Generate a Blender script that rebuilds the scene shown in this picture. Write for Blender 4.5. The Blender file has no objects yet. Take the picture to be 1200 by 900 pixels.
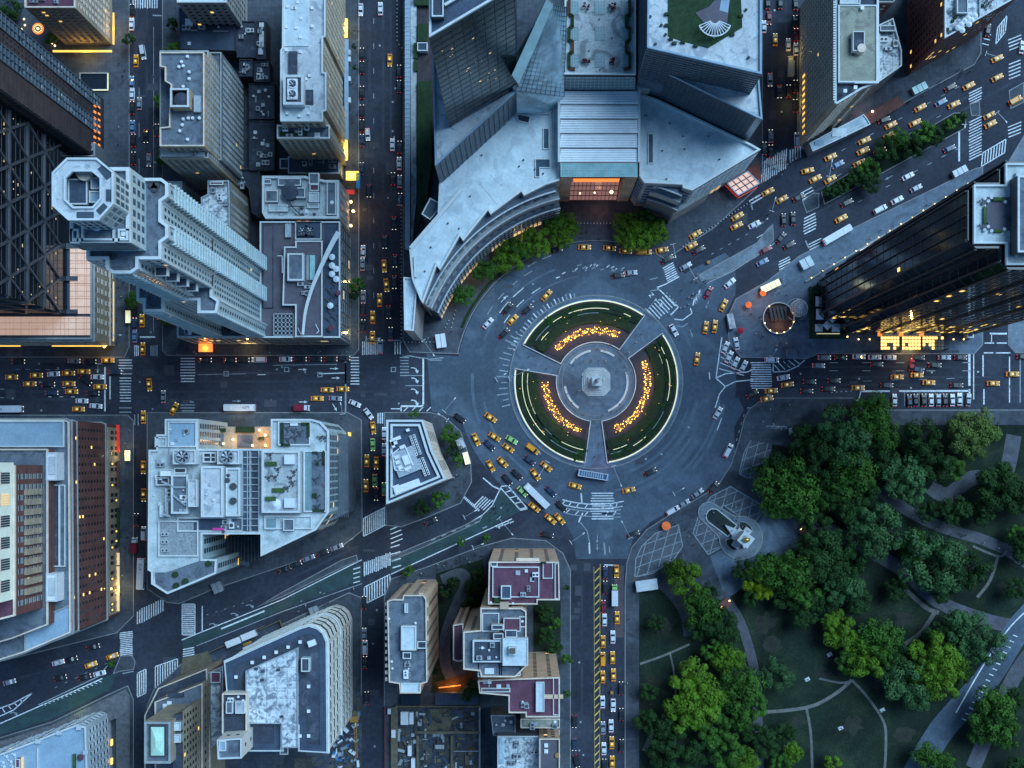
import bpy,math,random
from mathutils import Vector,Matrix
random.seed(7)
SC=bpy.context.scene
COL=SC.collection
R=math.radians
# ------------------------------------------------------------------ camera, sky, sun, exposure
H=520.0
CX,CY=615.0,540.0
cam_d=bpy.data.cameras.new('camera')
cam=bpy.data.objects.new('camera',cam_d);COL.objects.link(cam)
cam.location=(0,0,H);cam.rotation_euler=(0,0,0)
cam_d.sensor_width=36;cam_d.lens=36*H/400.0
cam_d.shift_x=(600-CX)/1200.0;cam_d.shift_y=(CY-450)/1200.0
cam_d.clip_start=1;cam_d.clip_end=5000
SC.camera=cam
world=bpy.data.worlds.new('World');SC.world=world;world.use_nodes=True
wn,wl=world.node_tree.nodes,world.node_tree.links
wn.clear()
sky=wn.new('ShaderNodeTexSky');sky.sky_type='NISHITA';sky.sun_disc=False
SUN_EL,SUN_ROT=9.0,53.0
sky.sun_elevation=R(SUN_EL);sky.sun_rotation=R(SUN_ROT);sky.ozone_density=5.0;sky.air_density=1.2;sky.dust_density=0.6
bg=wn.new('ShaderNodeBackground');bg.inputs['Strength'].default_value=0.09
wo=wn.new('ShaderNodeOutputWorld')
wl.new(sky.outputs[0],bg.inputs[0]);wl.new(bg.outputs[0],wo.inputs[0])
sun_d=bpy.data.lights.new('sun','SUN');sun_d.energy=1.6;sun_d.angle=R(36);sun_d.color=(0.50,0.76,1.0)
sun=bpy.data.objects.new('sun',sun_d);COL.objects.link(sun)
sun.rotation_euler=(R(34),0,R(180-SUN_ROT))
SC.view_settings.view_transform='Standard';SC.view_settings.look='None'
SC.view_settings.exposure=1.2;SC.view_settings.gamma=1
SC.cycles.max_bounces=5;SC.cycles.diffuse_bounces=3;SC.cycles.glossy_bounces=3
SC.cycles.use_denoising=True;SC.cycles.sample_clamp_indirect=4
try:SC.cycles.caustics_reflective=False;SC.cycles.caustics_refractive=False
except Exception:pass
# ------------------------------------------------------------------ mapping
def P2(px,py,z=0.0):
 k=1-z/H
 return((px-CX)/3.0*k,(CY-py)/3.0*k)
def P(px,py,z=0.0):
 x,y=P2(px,py,z);return Vector((x,y,z))
def PP(pts,z=0.0):return ccw([P2(a,b,z)for a,b in pts])
def area(p):return 0.5*sum(p[i][0]*p[(i+1)%len(p)][1]-p[(i+1)%len(p)][0]*p[i][1]for i in range(len(p)))
def ccw(p):return list(p)if area(p)>0 else list(p)[::-1]
def rect(x0,y0,x1,y1):return[(x0,y0),(x1,y0),(x1,y1),(x0,y1)]
def inset(poly,d):
 n=len(poly);out=[]
 for i in range(n):
  p0,p1,p2=Vector(poly[i-1]),Vector(poly[i]),Vector(poly[(i+1)%n])
  a=(p1-p0).normalized();b=(p2-p1).normalized()
  na,nb=Vector((-a.y,a.x)),Vector((-b.y,b.x))
  m=na+nb
  if m.length<1e-6:m=na
  m.normalize();c=max(0.35,m.dot(na))
  q=p1+m*(d/c);out.append((q.x,q.y))
 return out
def inpoly(x,y,poly):
 r=False;n=len(poly)
 for i in range(n):
  x1,y1=poly[i];x2,y2=poly[(i+1)%n]
  if(y1>y)!=(y2>y)and x<(x2-x1)*(y-y1)/(y2-y1)+x1:r=not r
 return r
# ------------------------------------------------------------------ materials
MATS={}
def mat(name,col,rough=.8,metal=0.,var=.25,scale=.3,emit=None,estr=0.,pat=None,bump=.0,spec=.4,objvar=0,stain=None,psize=1.5,pcol=.7,fine=3.0):
 if name in MATS:return MATS[name]
 m=bpy.data.materials.new(name);m.use_nodes=True
 nt=m.node_tree;N,L=nt.nodes,nt.links
 b=N['Principled BSDF'];b.inputs['Roughness'].default_value=rough;b.inputs['Metallic'].default_value=metal
 b.inputs['Specular IOR Level'].default_value=spec
 tc=N.new('ShaderNodeTexCoord');geo=N.new('ShaderNodeNewGeometry')
 src=geo.outputs['Position']
 n1=N.new('ShaderNodeTexNoise');n1.inputs['Scale'].default_value=scale;n1.inputs['Detail'].default_value=8;n1.inputs['Roughness'].default_value=.65
 L.new(src,n1.inputs['Vector'])
 mr=N.new('ShaderNodeMapRange');mr.inputs[1].default_value=.3;mr.inputs[2].default_value=.7
 mr.inputs[3].default_value=1-var;mr.inputs[4].default_value=1+var
 L.new(n1.outputs['Fac'],mr.inputs[0])
 n2=N.new('ShaderNodeTexNoise');n2.inputs['Scale'].default_value=scale*fine*3;n2.inputs['Detail'].default_value=5
 L.new(src,n2.inputs['Vector'])
 mr2=N.new('ShaderNodeMapRange');mr2.inputs[1].default_value=.3;mr2.inputs[2].default_value=.7
 mr2.inputs[3].default_value=1-var*.6;mr2.inputs[4].default_value=1+var*.6
 L.new(n2.outputs['Fac'],mr2.inputs[0])
 mu=N.new('ShaderNodeMath');mu.operation='MULTIPLY';L.new(mr.outputs[0],mu.inputs[0]);L.new(mr2.outputs[0],mu.inputs[1])
 last=mu.outputs[0]
 if pat in('grid','brick'):
  br=N.new('ShaderNodeTexBrick');br.inputs['Scale'].default_value=1.0
  br.offset=0.5 if pat=='brick' else 0.0
  br.inputs['Brick Width'].default_value=psize;br.inputs['Row Height'].default_value=psize if pat=='grid' else psize*.45
  br.inputs['Mortar Size'].default_value=psize*.05;br.inputs['Color1'].default_value=(1,1,1,1);br.inputs['Color2'].default_value=(.86,.86,.86,1)
  br.inputs['Mortar'].default_value=(pcol,pcol,pcol,1)
  L.new(src,br.inputs['Vector'])
  m3=N.new('ShaderNodeMath');m3.operation='MULTIPLY';L.new(last,m3.inputs[0])
  L.new(br.outputs['Color'],m3.inputs[1]);last=m3.outputs[0]
 if pat=='bands':
  sx=N.new('ShaderNodeSeparateXYZ');L.new(src,sx.inputs[0])
  w=N.new('ShaderNodeMath');w.operation='SINE'
  q=N.new('ShaderNodeMath');q.operation='MULTIPLY';q.inputs[1].default_value=2*math.pi/psize;L.new(sx.outputs['Z'],q.inputs[0]);L.new(q.outputs[0],w.inputs[0])
  r3=N.new('ShaderNodeMapRange');r3.inputs[1].default_value=.6;r3.inputs[2].default_value=1;r3.inputs[3].default_value=1;r3.inputs[4].default_value=pcol
  L.new(w.outputs[0],r3.inputs[0])
  m3=N.new('ShaderNodeMath');m3.operation='MULTIPLY';L.new(last,m3.inputs[0]);L.new(r3.outputs[0],m3.inputs[1]);last=m3.outputs[0]
 if objvar:
  oi=N.new('ShaderNodeObjectInfo')
  r4=N.new('ShaderNodeMapRange');r4.inputs[3].default_value=1-objvar;r4.inputs[4].default_value=1+objvar
  L.new(oi.outputs['Random'],r4.inputs[0])
  m4=N.new('ShaderNodeMath');m4.operation='MULTIPLY';L.new(last,m4.inputs[0]);L.new(r4.outputs[0],m4.inputs[1]);last=m4.outputs[0]
 vm=N.new('ShaderNodeVectorMath');vm.operation='SCALE';vm.inputs[0].default_value=col
 if stain:
  n5=N.new('ShaderNodeTexNoise');n5.inputs['Scale'].default_value=stain[2];n5.inputs['Detail'].default_value=6;n5.inputs['Distortion'].default_value=1.2
  L.new(src,n5.inputs['Vector'])
  rp=N.new('ShaderNodeMapRange');sw_=stain[3]if len(stain)>3 else .05;rp.inputs[1].default_value=stain[1]-sw_;rp.inputs[2].default_value=stain[1]+sw_
  L.new(n5.outputs['Fac'],rp.inputs[0])
  mx=N.new('ShaderNodeMix');mx.data_type='RGBA';mx.inputs[6].default_value=(*col,1);mx.inputs[7].default_value=(*stain[0],1)
  L.new(rp.outputs[0],mx.inputs[0]);L.new(mx.outputs[2],vm.inputs[0])
 L.new(last,vm.inputs['Scale']);L.new(vm.outputs[0],b.inputs['Base Color'])
 if emit is not None:
  b.inputs['Emission Color'].default_value=(*emit,1);b.inputs['Emission Strength'].default_value=estr
 if bump:
  bp=N.new('ShaderNodeBump');bp.inputs['Strength'].default_value=bump;bp.inputs['Distance'].default_value=.1
  L.new(n2.outputs['Fac'],bp.inputs['Height']);L.new(bp.outputs[0],b.inputs['Normal'])
 MATS[name]=m;return m
M={}
def dm(k,*a,**kw):M[k]=mat(k,*a,**kw)
dm('asphalt',(.024,.031,.050),.78,var=.42,scale=.035,bump=.15,fine=6,stain=((.038,.047,.070),.56,.03))
dm('asphalt_worn',(.058,.088,.128),.7,var=.3,scale=.05,bump=.15,fine=5,stain=((.082,.118,.165),.55,.05))
dm('asphalt_streak',(.095,.138,.19),.7,var=.3,scale=.2)
dm('asphalt_patch',(.060,.068,.088),.8,var=.25,scale=.2)
dm('asphalt_dark_patch',(.03,.036,.05),.75,var=.25,scale=.2)
dm('lane_red',(.10,.075,.085),.8,var=.3,scale=.15)
dm('paint',(.70,.76,.80),.7,var=.45,scale=1.2)
dm('paint_worn',(.30,.35,.39),.7,var=.45,scale=1.2)
dm('paint_yellow',(.75,.52,.12),.6,var=.3,scale=1.2)
dm('lane_green',(.028,.062,.068),.75,var=.35,scale=.25)
dm('pavement',(.078,.094,.118),.85,var=.35,scale=.06,pat='grid',psize=1.5,pcol=.75,bump=.1,stain=((.052,.063,.082),.58,.08))
dm('pavement_light',(.19,.235,.28),.8,var=.28,scale=.08,pat='grid',psize=1.8,pcol=.8,stain=((.13,.16,.19),.58,.12))
dm('plaza_stone',(.125,.175,.235),.7,var=.28,scale=.06,pat='grid',psize=1.2,pcol=.82,stain=((.09,.12,.165),.58,.1))
dm('plaza_tile',(.105,.125,.15),.75,var=.3,scale=.1,pat='grid',psize=1.0,pcol=.75)
dm('kerb',(.24,.25,.26),.8)
dm('lawn',(.008,.020,.012),.95,var=.6,scale=.05,bump=.5,fine=8,stain=((.020,.034,.018),.54,.06,.1))
dm('hedge',(.020,.048,.018),.9,var=.5,scale=.5,bump=.6)
dm('hedge_low',(.012,.030,.011),.9,var=.5,scale=.5,bump=.6)
dm('hedge_bright',(.05,.11,.03),.9,var=.5,scale=.5,bump=.6)
dm('soil',(.06,.048,.055),.95,var=.4,scale=.5)
dm('basin',(.028,.020,.030),.35,var=.3,scale=.3)
dm('path',(.095,.10,.12),.9,var=.3,scale=.2)
dm('dirt_path',(.16,.16,.15),.95,var=.35,scale=.3)
dm('bark',(.05,.04,.03),.95)
dm('white_stone',(.55,.60,.63),.7,var=.18,scale=.2)
dm('white_trim',(.64,.67,.67),.6,var=.12,scale=.3)
dm('tower_white',(.46,.56,.57),.6,var=.15,scale=.15)
dm('tower_white_roof',(.50,.56,.57),.8,var=.3,scale=.3)
dm('roof_light',(.60,.68,.71),.75,var=.16,scale=.12,stain=((.48,.56,.60),.58,.12))
dm('roof_pale',(.56,.585,.60),.75,var=.2,scale=.2,stain=((.35,.39,.43),.58,.25))
dm('roof_snow',(.74,.78,.80),.8,var=.15,scale=.3,stain=((.24,.28,.33),.53,.5,.09),pat='grid',psize=3.5,pcol=.7)
dm('roof_grey',(.15,.18,.22),.85,var=.3,scale=.2,stain=((.10,.12,.15),.57,.2))
dm('roof_dark',(.05,.063,.09),.85,var=.35,scale=.2,stain=((.085,.10,.13),.6,.2))
dm('roof_navy',(.05,.075,.12),.7,var=.3,scale=.2)
dm('roof_purple',(.12,.11,.135),.85,var=.2,scale=.2)
dm('roof_maroon',(.15,.06,.095),.85,var=.25,scale=.25,pat='grid',psize=1.2,pcol=.8)
dm('roof_tan',(.33,.33,.26),.85,var=.25,scale=.2,stain=((.22,.22,.19),.58,.2))
dm('roof_blue',(.30,.42,.52),.8,var=.15,scale=.15)
dm('gravel',(.30,.33,.35),.95,var=.45,scale=1.5,bump=.5)
dm('tan_wall',(.44,.35,.25),.85,var=.25,scale=.15,pat='bands',psize=3.3,pcol=.8)
dm('tan_trim',(.78,.64,.52),.8,var=.2,scale=.3)
dm('peach_wall',(.66,.47,.33),.85,var=.2,scale=.2,pat='bands',psize=3.2,pcol=.8)
dm('brick_wall',(.17,.07,.06),.9,var=.3,scale=.2,pat='bands',psize=3.5,pcol=.8)
dm('brick_dark',(.060,.043,.046),.9,var=.35,scale=.2,pat='bands',psize=3.4,pcol=.75)
dm('grey_wall',(.20,.22,.24),.85,var=.25,scale=.15,pat='bands',psize=3.5,pcol=.85)
dm('grey_stone',(.33,.35,.35),.85,var=.25,scale=.15)
dm('beige_wall',(.42,.36,.28),.85,var=.25,scale=.15,pat='bands',psize=3.5,pcol=.85)
dm('cream_wall',(.70,.66,.58),.75,var=.12,scale=.2)
dm('window_glass',(.015,.022,.032),.12,spec=.8,var=.1)
dm('window_blue',(.05,.09,.13),.15,spec=.8,var=.2,scale=.5)
dm('glass_dark',(.006,.009,.015),.10,spec=.35,var=.4,scale=.12)
dm('glass_navy',(.008,.016,.030),.2,spec=.2,var=.5,scale=.05,stain=((.009,.028,.022),.56,.03))  # green blotches in the glass colour stand in for reflections
dm('glass_slate',(.075,.10,.13),.22,spec=.8,var=.2,scale=.08)
dm('glass_pale',(.46,.62,.70),.45,spec=.8,var=.35,scale=.06,stain=((.20,.30,.36),.54,.05,.1))  # pale matte colour and blotches paint the tower wedge's sky reflection
dm('glass_teal',(.20,.31,.33),.2,spec=.8,var=.2,scale=.3)
dm('glass_green',(.35,.62,.60),.3,spec=.6,var=.2,scale=.3)
dm('vault',(.90,.93,.95),.55,var=.08,scale=.3)
dm('mullion',(.14,.17,.20),.5,metal=.3)
dm('mullion_dark',(.035,.04,.05),.5,metal=.3)
dm('bronze',(.05,.046,.055),.45,metal=.5)
dm('steel',(.11,.12,.145),.45,metal=.4)
dm('metal',(.32,.35,.38),.5,metal=.3,var=.2,scale=1)
dm('metal_white',(.80,.82,.84),.5,var=.15,scale=1)
dm('metal_dark',(.06,.065,.075),.6,var=.2,scale=1)
dm('duct',(.42,.46,.50),.5,metal=.3,var=.25,scale=1)
dm('lit_cream',(.5,.4,.33),.5,emit=(1.,.66,.50),estr=.20,pat='grid',psize=4.05,pcol=.35,var=.3,scale=.25)
dm('lit_yellow',(.8,.5,.1),.5,emit=(1.,.60,.10),estr=.6)
dm('lit_window',(.5,.35,.1),.5,emit=(1.,.66,.22),estr=.5)
dm('lit_soft',(.5,.4,.2),.5,emit=(1.,.72,.38),estr=.28)
dm('lit_orange',(.8,.3,.1),.5,emit=(1.,.28,.05),estr=.45)
dm('lit_red',(.6,.03,.02),.5,emit=(1.,.06,.04),estr=.14)
dm('lit_white',(.8,.8,.8),.5,emit=(.95,.95,1.),estr=.6)
dm('lit_rim',(.8,.8,.5),.5,emit=(1.,.95,.55),estr=.26)
dm('jet_gold',(.8,.5,.1),.4,emit=(1.,.47,.06),estr=2.0)
dm('lamp_warm',(.8,.6,.3),.4,emit=(1.,.72,.30),estr=1.6)
dm('gold',(.55,.38,.10),.35,metal=.8)
dm('wood_deck',(.15,.15,.165),.9,var=.4,scale=.5)
dm('concrete',(.46,.49,.50),.85,var=.3,scale=.15,stain=((.24,.26,.28),.57,.15))
dm('site_dirt',(.085,.082,.075),.95,var=.5,scale=.15,stain=((.05,.06,.08),.52,.15))
dm('timber',(.15,.13,.09),.9,var=.3,scale=.6)
dm('crane_orange',(.45,.22,.05),.6)
dm('red_leaf',(.12,.012,.02),.9,var=.4,scale=.5)
dm('pond',(.018,.030,.026),.25)
dm('asphalt_lane',(.034,.042,.063),.75,var=.4,scale=.1)
dm('worn_grass',(.030,.034,.026),.95,var=.4,scale=.3)
dm('canvas',(.72,.76,.80),.8,var=.08)
dm('canvas_red',(.5,.02,.04),.8)
dm('canvas_orange',(.7,.16,.04),.8,emit=(1.,.25,.08),estr=.10)
dm('pool_green',(.30,.55,.5),.3,emit=(.5,.95,.82),estr=.12)
dm('blue_tarp',(.02,.2,.5),.5)
dm('skin',(.35,.22,.16),.7)
dm('cloth_dark',(.03,.03,.04),.9)
dm('cloth_light',(.6,.62,.66),.9)
dm('cloth_red',(.35,.05,.05),.9)
dm('tyre',(.015,.015,.017),.9)
dm('car_glass',(.02,.025,.035),.1,spec=.8)
dm('headlight',(.8,.8,.8),.3,emit=(1.,.95,.8),estr=.7)
dm('taillight',(.4,.02,.02),.3,emit=(1.,.05,.03),estr=.6)
dm('taxi_sign',(.9,.7,.3),.4,emit=(1.,.8,.35),estr=.25)
dm('entr_glow',(.10,.07,.09),.3,emit=(1.,.50,.46),estr=.10,var=.4,scale=.3)
dm('lit_peach',(.5,.35,.3),.4,emit=(1.,.62,.50),estr=.28)
dm('lit_blue',(.1,.1,.5),.4,emit=(.2,.2,1.),estr=1.)
dm('lit_canopy',(.8,.6,.2),.4,emit=(1.,.66,.20),estr=.8)
dm('lit_gold',(.5,.4,.2),.4,emit=(1.,.66,.16),estr=.7)
dm('lit_pink',(.6,.05,.3),.5,emit=(1.,.1,.5),estr=.03)
dm('penthouse',(.58,.64,.60),.7,emit=(.8,1.,.85),estr=.10,var=.15)  # slight emission makes the penthouse wall look lit; it is no lamp
dm('crane_hedge',(.10,.045,.02),.9)
CARCOL={'taxi':('yellow',(.80,.34,.018)),'w':('white',(.68,.72,.78)),'k':('black',(.018,.02,.028)),'b':('dark blue',(.03,.055,.11)),'s':('silver',(.26,.30,.36)),'r':('dark red',(.22,.012,.035)),'g':('apple green',(.33,.62,.20)),'l':('light blue',(.13,.25,.40)),'o':('orange',(.7,.2,.03)),'tan':('tan',(.45,.43,.36))}
for k,(nm,c)in CARCOL.items():dm('car_'+k,c,.32,metal=.15 if k in 'sb' else 0.,var=.08,scale=2,spec=.5,objvar=.15 if k=='taxi' else .05)
# ------------------------------------------------------------------ mesh builder
class MB:
 def __init__(s):s.v=[];s.f=[]
 def add(s,vs,fs):
  o=len(s.v);s.v+=[tuple(v)for v in vs];s.f+=[tuple(i+o for i in f)for f in fs];return s
 def prism(s,poly,z0,z1,top=True,bottom=False):
  poly=ccw(poly);n=len(poly)
  vs=[(x,y,z0)for x,y in poly]+[(x,y,z1)for x,y in poly]
  fs=[(i,(i+1)%n,n+(i+1)%n,n+i)for i in range(n)]
  if top:fs.append(tuple(range(n,2*n)))
  if bottom:fs.append(tuple(range(n-1,-1,-1)))
  return s.add(vs,fs)
 def frustum(s,p0,z0,p1,z1):
  n=len(p0)
  vs=[(x,y,z0)for x,y in p0]+[(x,y,z1)for x,y in p1]
  return s.add(vs,[(i,(i+1)%n,n+(i+1)%n,n+i)for i in range(n)]+[tuple(range(n,2*n))])
 def ring(s,po,pi,z0,z1):
  n=len(po)
  vs=[(x,y,z)for p,z in((po,z0),(po,z1),(pi,z1),(pi,z0))for x,y in p]
  fs=[]
  for i in range(n):
   j=(i+1)%n
   fs+=[(i,j,n+j,n+i),(n+i,n+j,2*n+j,2*n+i),(2*n+i,2*n+j,3*n+j,3*n+i)]
  return s.add(vs,fs)
 def box(s,c,sz,rz=0.):
  hx,hy,hz=sz[0]/2,sz[1]/2,sz[2]/2;ca,sa=math.cos(rz),math.sin(rz)
  vs=[]
  for dz in(-hz,hz):
   for dx,dy in((-hx,-hy),(hx,-hy),(hx,hy),(-hx,hy)):
    vs.append((c[0]+dx*ca-dy*sa,c[1]+dx*sa+dy*ca,c[2]+dz))
  return s.add(vs,[(0,1,5,4),(1,2,6,5),(2,3,7,6),(3,0,4,7),(4,5,6,7),(3,2,1,0)])
 def bar(s,p,q,w,h=None,up=(0,0,1)):
  p,q=Vector(p),Vector(q);h=h or w;d=(q-p)
  if d.length<1e-5:return s
  d.normalize();u=Vector(up)
  if abs(d.dot(u))>.98:u=Vector((1,0,0))
  a=d.cross(u).normalized();b=a.cross(d).normalized()
  vs=[]
  for e in(p,q):
   for i,j in((-1,-1),(1,-1),(1,1),(-1,1)):vs.append(e+a*(i*w/2)+b*(j*h/2))
  return s.add(vs,[(0,1,5,4),(1,2,6,5),(2,3,7,6),(3,0,4,7),(4,5,6,7),(3,2,1,0)])
 def cyl(s,c,r,h,n=12,r2=None):
  r2=r if r2 is None else r2
  vs=[(c[0]+r*math.cos(2*math.pi*i/n),c[1]+r*math.sin(2*math.pi*i/n),c[2])for i in range(n)]
  vs+=[(c[0]+r2*math.cos(2*math.pi*i/n),c[1]+r2*math.sin(2*math.pi*i/n),c[2]+h)for i in range(n)]
  return s.add(vs,[(i,(i+1)%n,n+(i+1)%n,n+i)for i in range(n)]+[tuple(range(n,2*n)),tuple(range(n-1,-1,-1))])
 def quad(s,a,b,c,d):return s.add([a,b,c,d],[(0,1,2,3)])
 def sheet(s,poly,z):
  poly=ccw(poly);return s.add([(x,y,z)for x,y in poly],[tuple(range(len(poly)))])
 def sphere(s,c,r,n=10,m=7,sc=(1,1,1)):
  vs=[(c[0],c[1],c[2]-r*sc[2])]
  for j in range(1,m):
   t=-math.pi/2+math.pi*j/m
   for i in range(n):
    a=2*math.pi*i/n
    vs.append((c[0]+r*sc[0]*math.cos(t)*math.cos(a),c[1]+r*sc[1]*math.cos(t)*math.sin(a),c[2]+r*sc[2]*math.sin(t)))
  vs.append((c[0],c[1],c[2]+r*sc[2]));fs=[]
  for i in range(n):fs.append((0,1+(i+1)%n,1+i))
  for j in range(m-2):
   for i in range(n):
    a=1+j*n+i;b=1+j*n+(i+1)%n;fs.append((a,b,b+n,a+n))
  t=len(vs)-1
  for i in range(n):fs.append((t,t-n+i,t-n+(i+1)%n))
  return s.add(vs,fs)
 def stroke(s,pts,w,z,closed=False):
  """a painted line of width w (metres) along world points"""
  n=len(pts);seg=range(n if closed else n-1)
  for i in seg:
   a,b=Vector(pts[i]),Vector(pts[(i+1)%n]);d=b-a
   if d.length<1e-4:continue
   d.normalize();nn=Vector((-d.y,d.x))*(w/2)
   s.add([(*(a-nn),z),(*(b-nn),z),(*(b+nn),z),(*(a+nn),z)],[(0,1,2,3)])
  return s
 def build(s,name,material,parent=None,smooth=False,kind=None,loc=None,label=None,cat=None,group=None):
  if not s.f:return None
  L=parent.matrix_world.translation if(parent is not None and False)else Vector((0,0,0))
  if parent is not None:L=Vector(parent['origin'])if 'origin' in parent else Vector((0,0,0))
  elif loc is not None:L=Vector(loc)
  me=bpy.data.meshes.new(name)
  me.from_pydata([(v[0]-L.x,v[1]-L.y,v[2]-L.z)for v in s.v],[],s.f)
  me.materials.append(M[material]if isinstance(material,str)else material)
  if smooth:
   me.polygons.foreach_set('use_smooth',[True]*len(me.polygons))
  me.update()
  o=bpy.data.objects.new(name,me);COL.objects.link(o)
  if parent is not None:
   o.parent=parent
   if 'origin' in parent:o['origin']=parent['origin']
  else:o.location=L;o['origin']=tuple(L)
  if kind:o['kind']=kind
  if label:o['label']=label
  if cat:o['category']=cat
  if group:o['group']=group
  return o
def struct(name,mb,material):return mb.build(name,material,kind='structure')
def thing(name,label,cat,loc=(0,0,0),group=None):
 o=bpy.data.objects.new(name,None);COL.objects.link(o);o.location=loc;o['origin']=tuple(loc)
 o.empty_display_size=1
 if label:o['label']=label
 o['category']=cat
 if group:o['group']=group
 return o
KIDS={}
def copy_thing(src,loc,rz=0.,label=None,group=None,scale=None):
 """copy a thing, its parts and their sub-parts (shared meshes)"""
 def rec(o,par):
  c=o.copy();COL.objects.link(c);c.parent=par
  for ch in KIDS.get(o.name,()):rec(ch,c)
  return c
 if src.name not in KIDS:
  def walk(o):
   KIDS[o.name]=list(o.children)
   for ch in o.children:walk(ch)
  walk(src)
 c=rec(src,None);c.location=loc;c.rotation_euler=(0,0,rz)
 if scale:c.scale=scale if hasattr(scale,'__len__')else(scale,)*3
 if label:c['label']=label
 if group:c['group']=group
 return c
def point_light(name,loc,energy,col,r=.3):
 l=bpy.data.lights.new(name,'POINT');l.energy=energy*.32;l.color=col;l.shadow_soft_size=r
 o=bpy.data.objects.new(name,l);COL.objects.link(o);o.location=loc;return o
# ================================================================== GROUND, PAVEMENTS, MARKINGS
g=MB();g.sheet(rect(-900,-900,900,900),0.0);struct('ground',g,'asphalt')
def arc_px(cx,cy,r,a0,a1,n):return[(cx+r*math.cos(R(a0+(a1-a0)*i/n)),cy-r*math.sin(R(a0+(a1-a0)*i/n)))for i in range(n+1)]
def pavement(name,pts,material='pavement',h=.14,kerb=True):
 w=PP(pts)
 b=MB();b.prism(inset(w,.35),0.0,h)
 o=struct(name,b,material)
 if kerb:
  k=MB();k.ring(w,inset(w,.35),0.0,h+.004)
  ko=k.build('kerb','kerb',o)
 return o
FAR=160
pavement('pavement',[(-FAR,-FAR),(152,-FAR),(152,406),(146,419),(-FAR,419)])
pavement('pavement',[(190,-FAR),(421,-FAR),(421,410),(414,417),(196,417),(190,411)])
CC=(698.5,447.5)
pavement('pavement',[(472,-FAR),(472,400),(480,413),(538,415)]+arc_px(*CC,165,168,60,26)+[(800,291),(836,268),(886,222),(894,200),(894,-FAR)])
pavement('pavement',[(934,-FAR),(934,165),(945,180),(1013,147),(1088,105),(1142,76),(1150,62),(1150,40),(1140,-FAR)])
pavement('pavement',[(852,372),(862,350),(899,329),(936,300),(997,268),(1143,197),(1152,195),(1152,404),(1142,415),(959,415),(945,421),(868,419),(854,402)],'plaza_stone')
pavement('pavement',[(1181,190),(1181,404),(1190,414),(1360,414),(1360,100),(1200,158)],'pavement_light')
pavement('pavement',[(669,668),(669,1060),(450,1060),(450,700),(458,678),(500,664),(560,641),(600,630),(640,633),(660,648)])
pavement('pavement',[(450,483),(505,483),(520,487),(540,505),(552,540),(553,565),(540,590),(500,607),(470,618),(452,616)])
pavement('pavement',[(172,483),(408,483),(424,492),(425,622),(400,641),(250,691),(210,708),(195,706),(172,690)])
pavement('pavement',[(-FAR,486),(150,486),(157,493),(157,722),(137,742),(-FAR,815)])
pavement('pavement',[(-FAR,905),(0,864),(62,845),(132,811),(150,803),(157,820),(157,1060),(-FAR,1060)])
pavement('pavement',[(172,826),(180,808),(212,778),(246,764),(331,731),(409,694),(424,700),(424,1060),(172,1060)])
PARK=[(745,660),(750,640),(768,620),(790,605),(815,592),(840,570),(856,545),(866,515),(872,490),(878,479),(895,466),(1002,466),(1010,480),(1360,480),(1360,1060),(745,1060)]
pavement('pavement',[(732,745),(732,690),(734,660),(740,641),(758,620),(783,604)]+PARK[5:8]+PARK[8:14]+[(1360,1060),(732,1060)])
def patch(pts,material,z=.012,name='road_patch'):struct(name,MB().sheet(PP(pts),z),material)
patch([(720,663),(731,663),(731,747),(720,747)],'lane_red',.016)
circ=arc_px(*CC,164,0,360,72)[:-1]
struct('roundabout_road',MB().ring(PP(circ),PP(arc_px(*CC,100,0,360,72)[:-1]),-.02,.008),'asphalt_worn')
patch([(860,500),(862,540),(845,565),(800,590),(762,612),(742,632),(735,655),(675,655),(672,630),(655,600),(700,606),(760,575),(800,540),(825,500),(826,470),(865,466),(872,480)],'asphalt_worn',.006)
patch([(795,330),(806,318),(850,296),(862,310),(862,345),(850,368),(852,400),(842,432),(820,400),(800,352)],'asphalt_worn',.007)
patch([(500,415),(540,418),(556,400),(556,500),(540,490),(506,482)],'asphalt_worn',.007)
patch([(0,418),(152,418),(152,425),(0,425)],'asphalt_patch',.010)
patch([(895,455),(1005,455),(1005,466),(895,466)],'asphalt_patch',.010)
patch([(672,657),(697,657),(697,672),(672,672)],'asphalt_dark_patch',.011)
for(a,b,c,d,mm)in[(7,456,18,467,'asphalt_patch'),(178,500,190,520,'asphalt_dark_patch'),(674,686,681,698,'asphalt_patch'),(684,660,692,669,'asphalt_patch'),(192,428,204,440,'asphalt_patch'),(194,468,208,480,'asphalt_patch'),(470,470,500,478,'asphalt_patch'),(974,300-5,980,300,'asphalt_patch'),(901,130,910,140,'asphalt_patch'),(191,770,206,780,'asphalt_patch'),(452,190,462,205,'asphalt_patch'),(862,250,876,262,'asphalt_patch')]:
 patch([(a,b),(c,b),(c,d),(a,d)],mm,.014)
patch([(587,571),(613,597),(560,625),(458,672),(456,660),(500,640),(545,617),(566,603),(577,592)],'lane_green',.009,'cycle_lane')
patch([(424,661),(424,683),(415,683),(330,715),(215,762),(214,750),(250,738),(330,705),(400,668)],'lane_green',.009,'cycle_lane')
patch([(137,788),(130,808),(60,843),(0,862),(-FAR,905),(-FAR,890),(0,850),(50,828),(100,803)],'lane_green',.009,'cycle_lane')
for a0,a1 in((131,158),(112,121)):struct('planting_strip',MB().prism([P2(*q)for q in arc_px(*CC,168,a0,a1,16)+arc_px(*CC,171.5,a1,a0,16)],.1,.5),'hedge_low')
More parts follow.
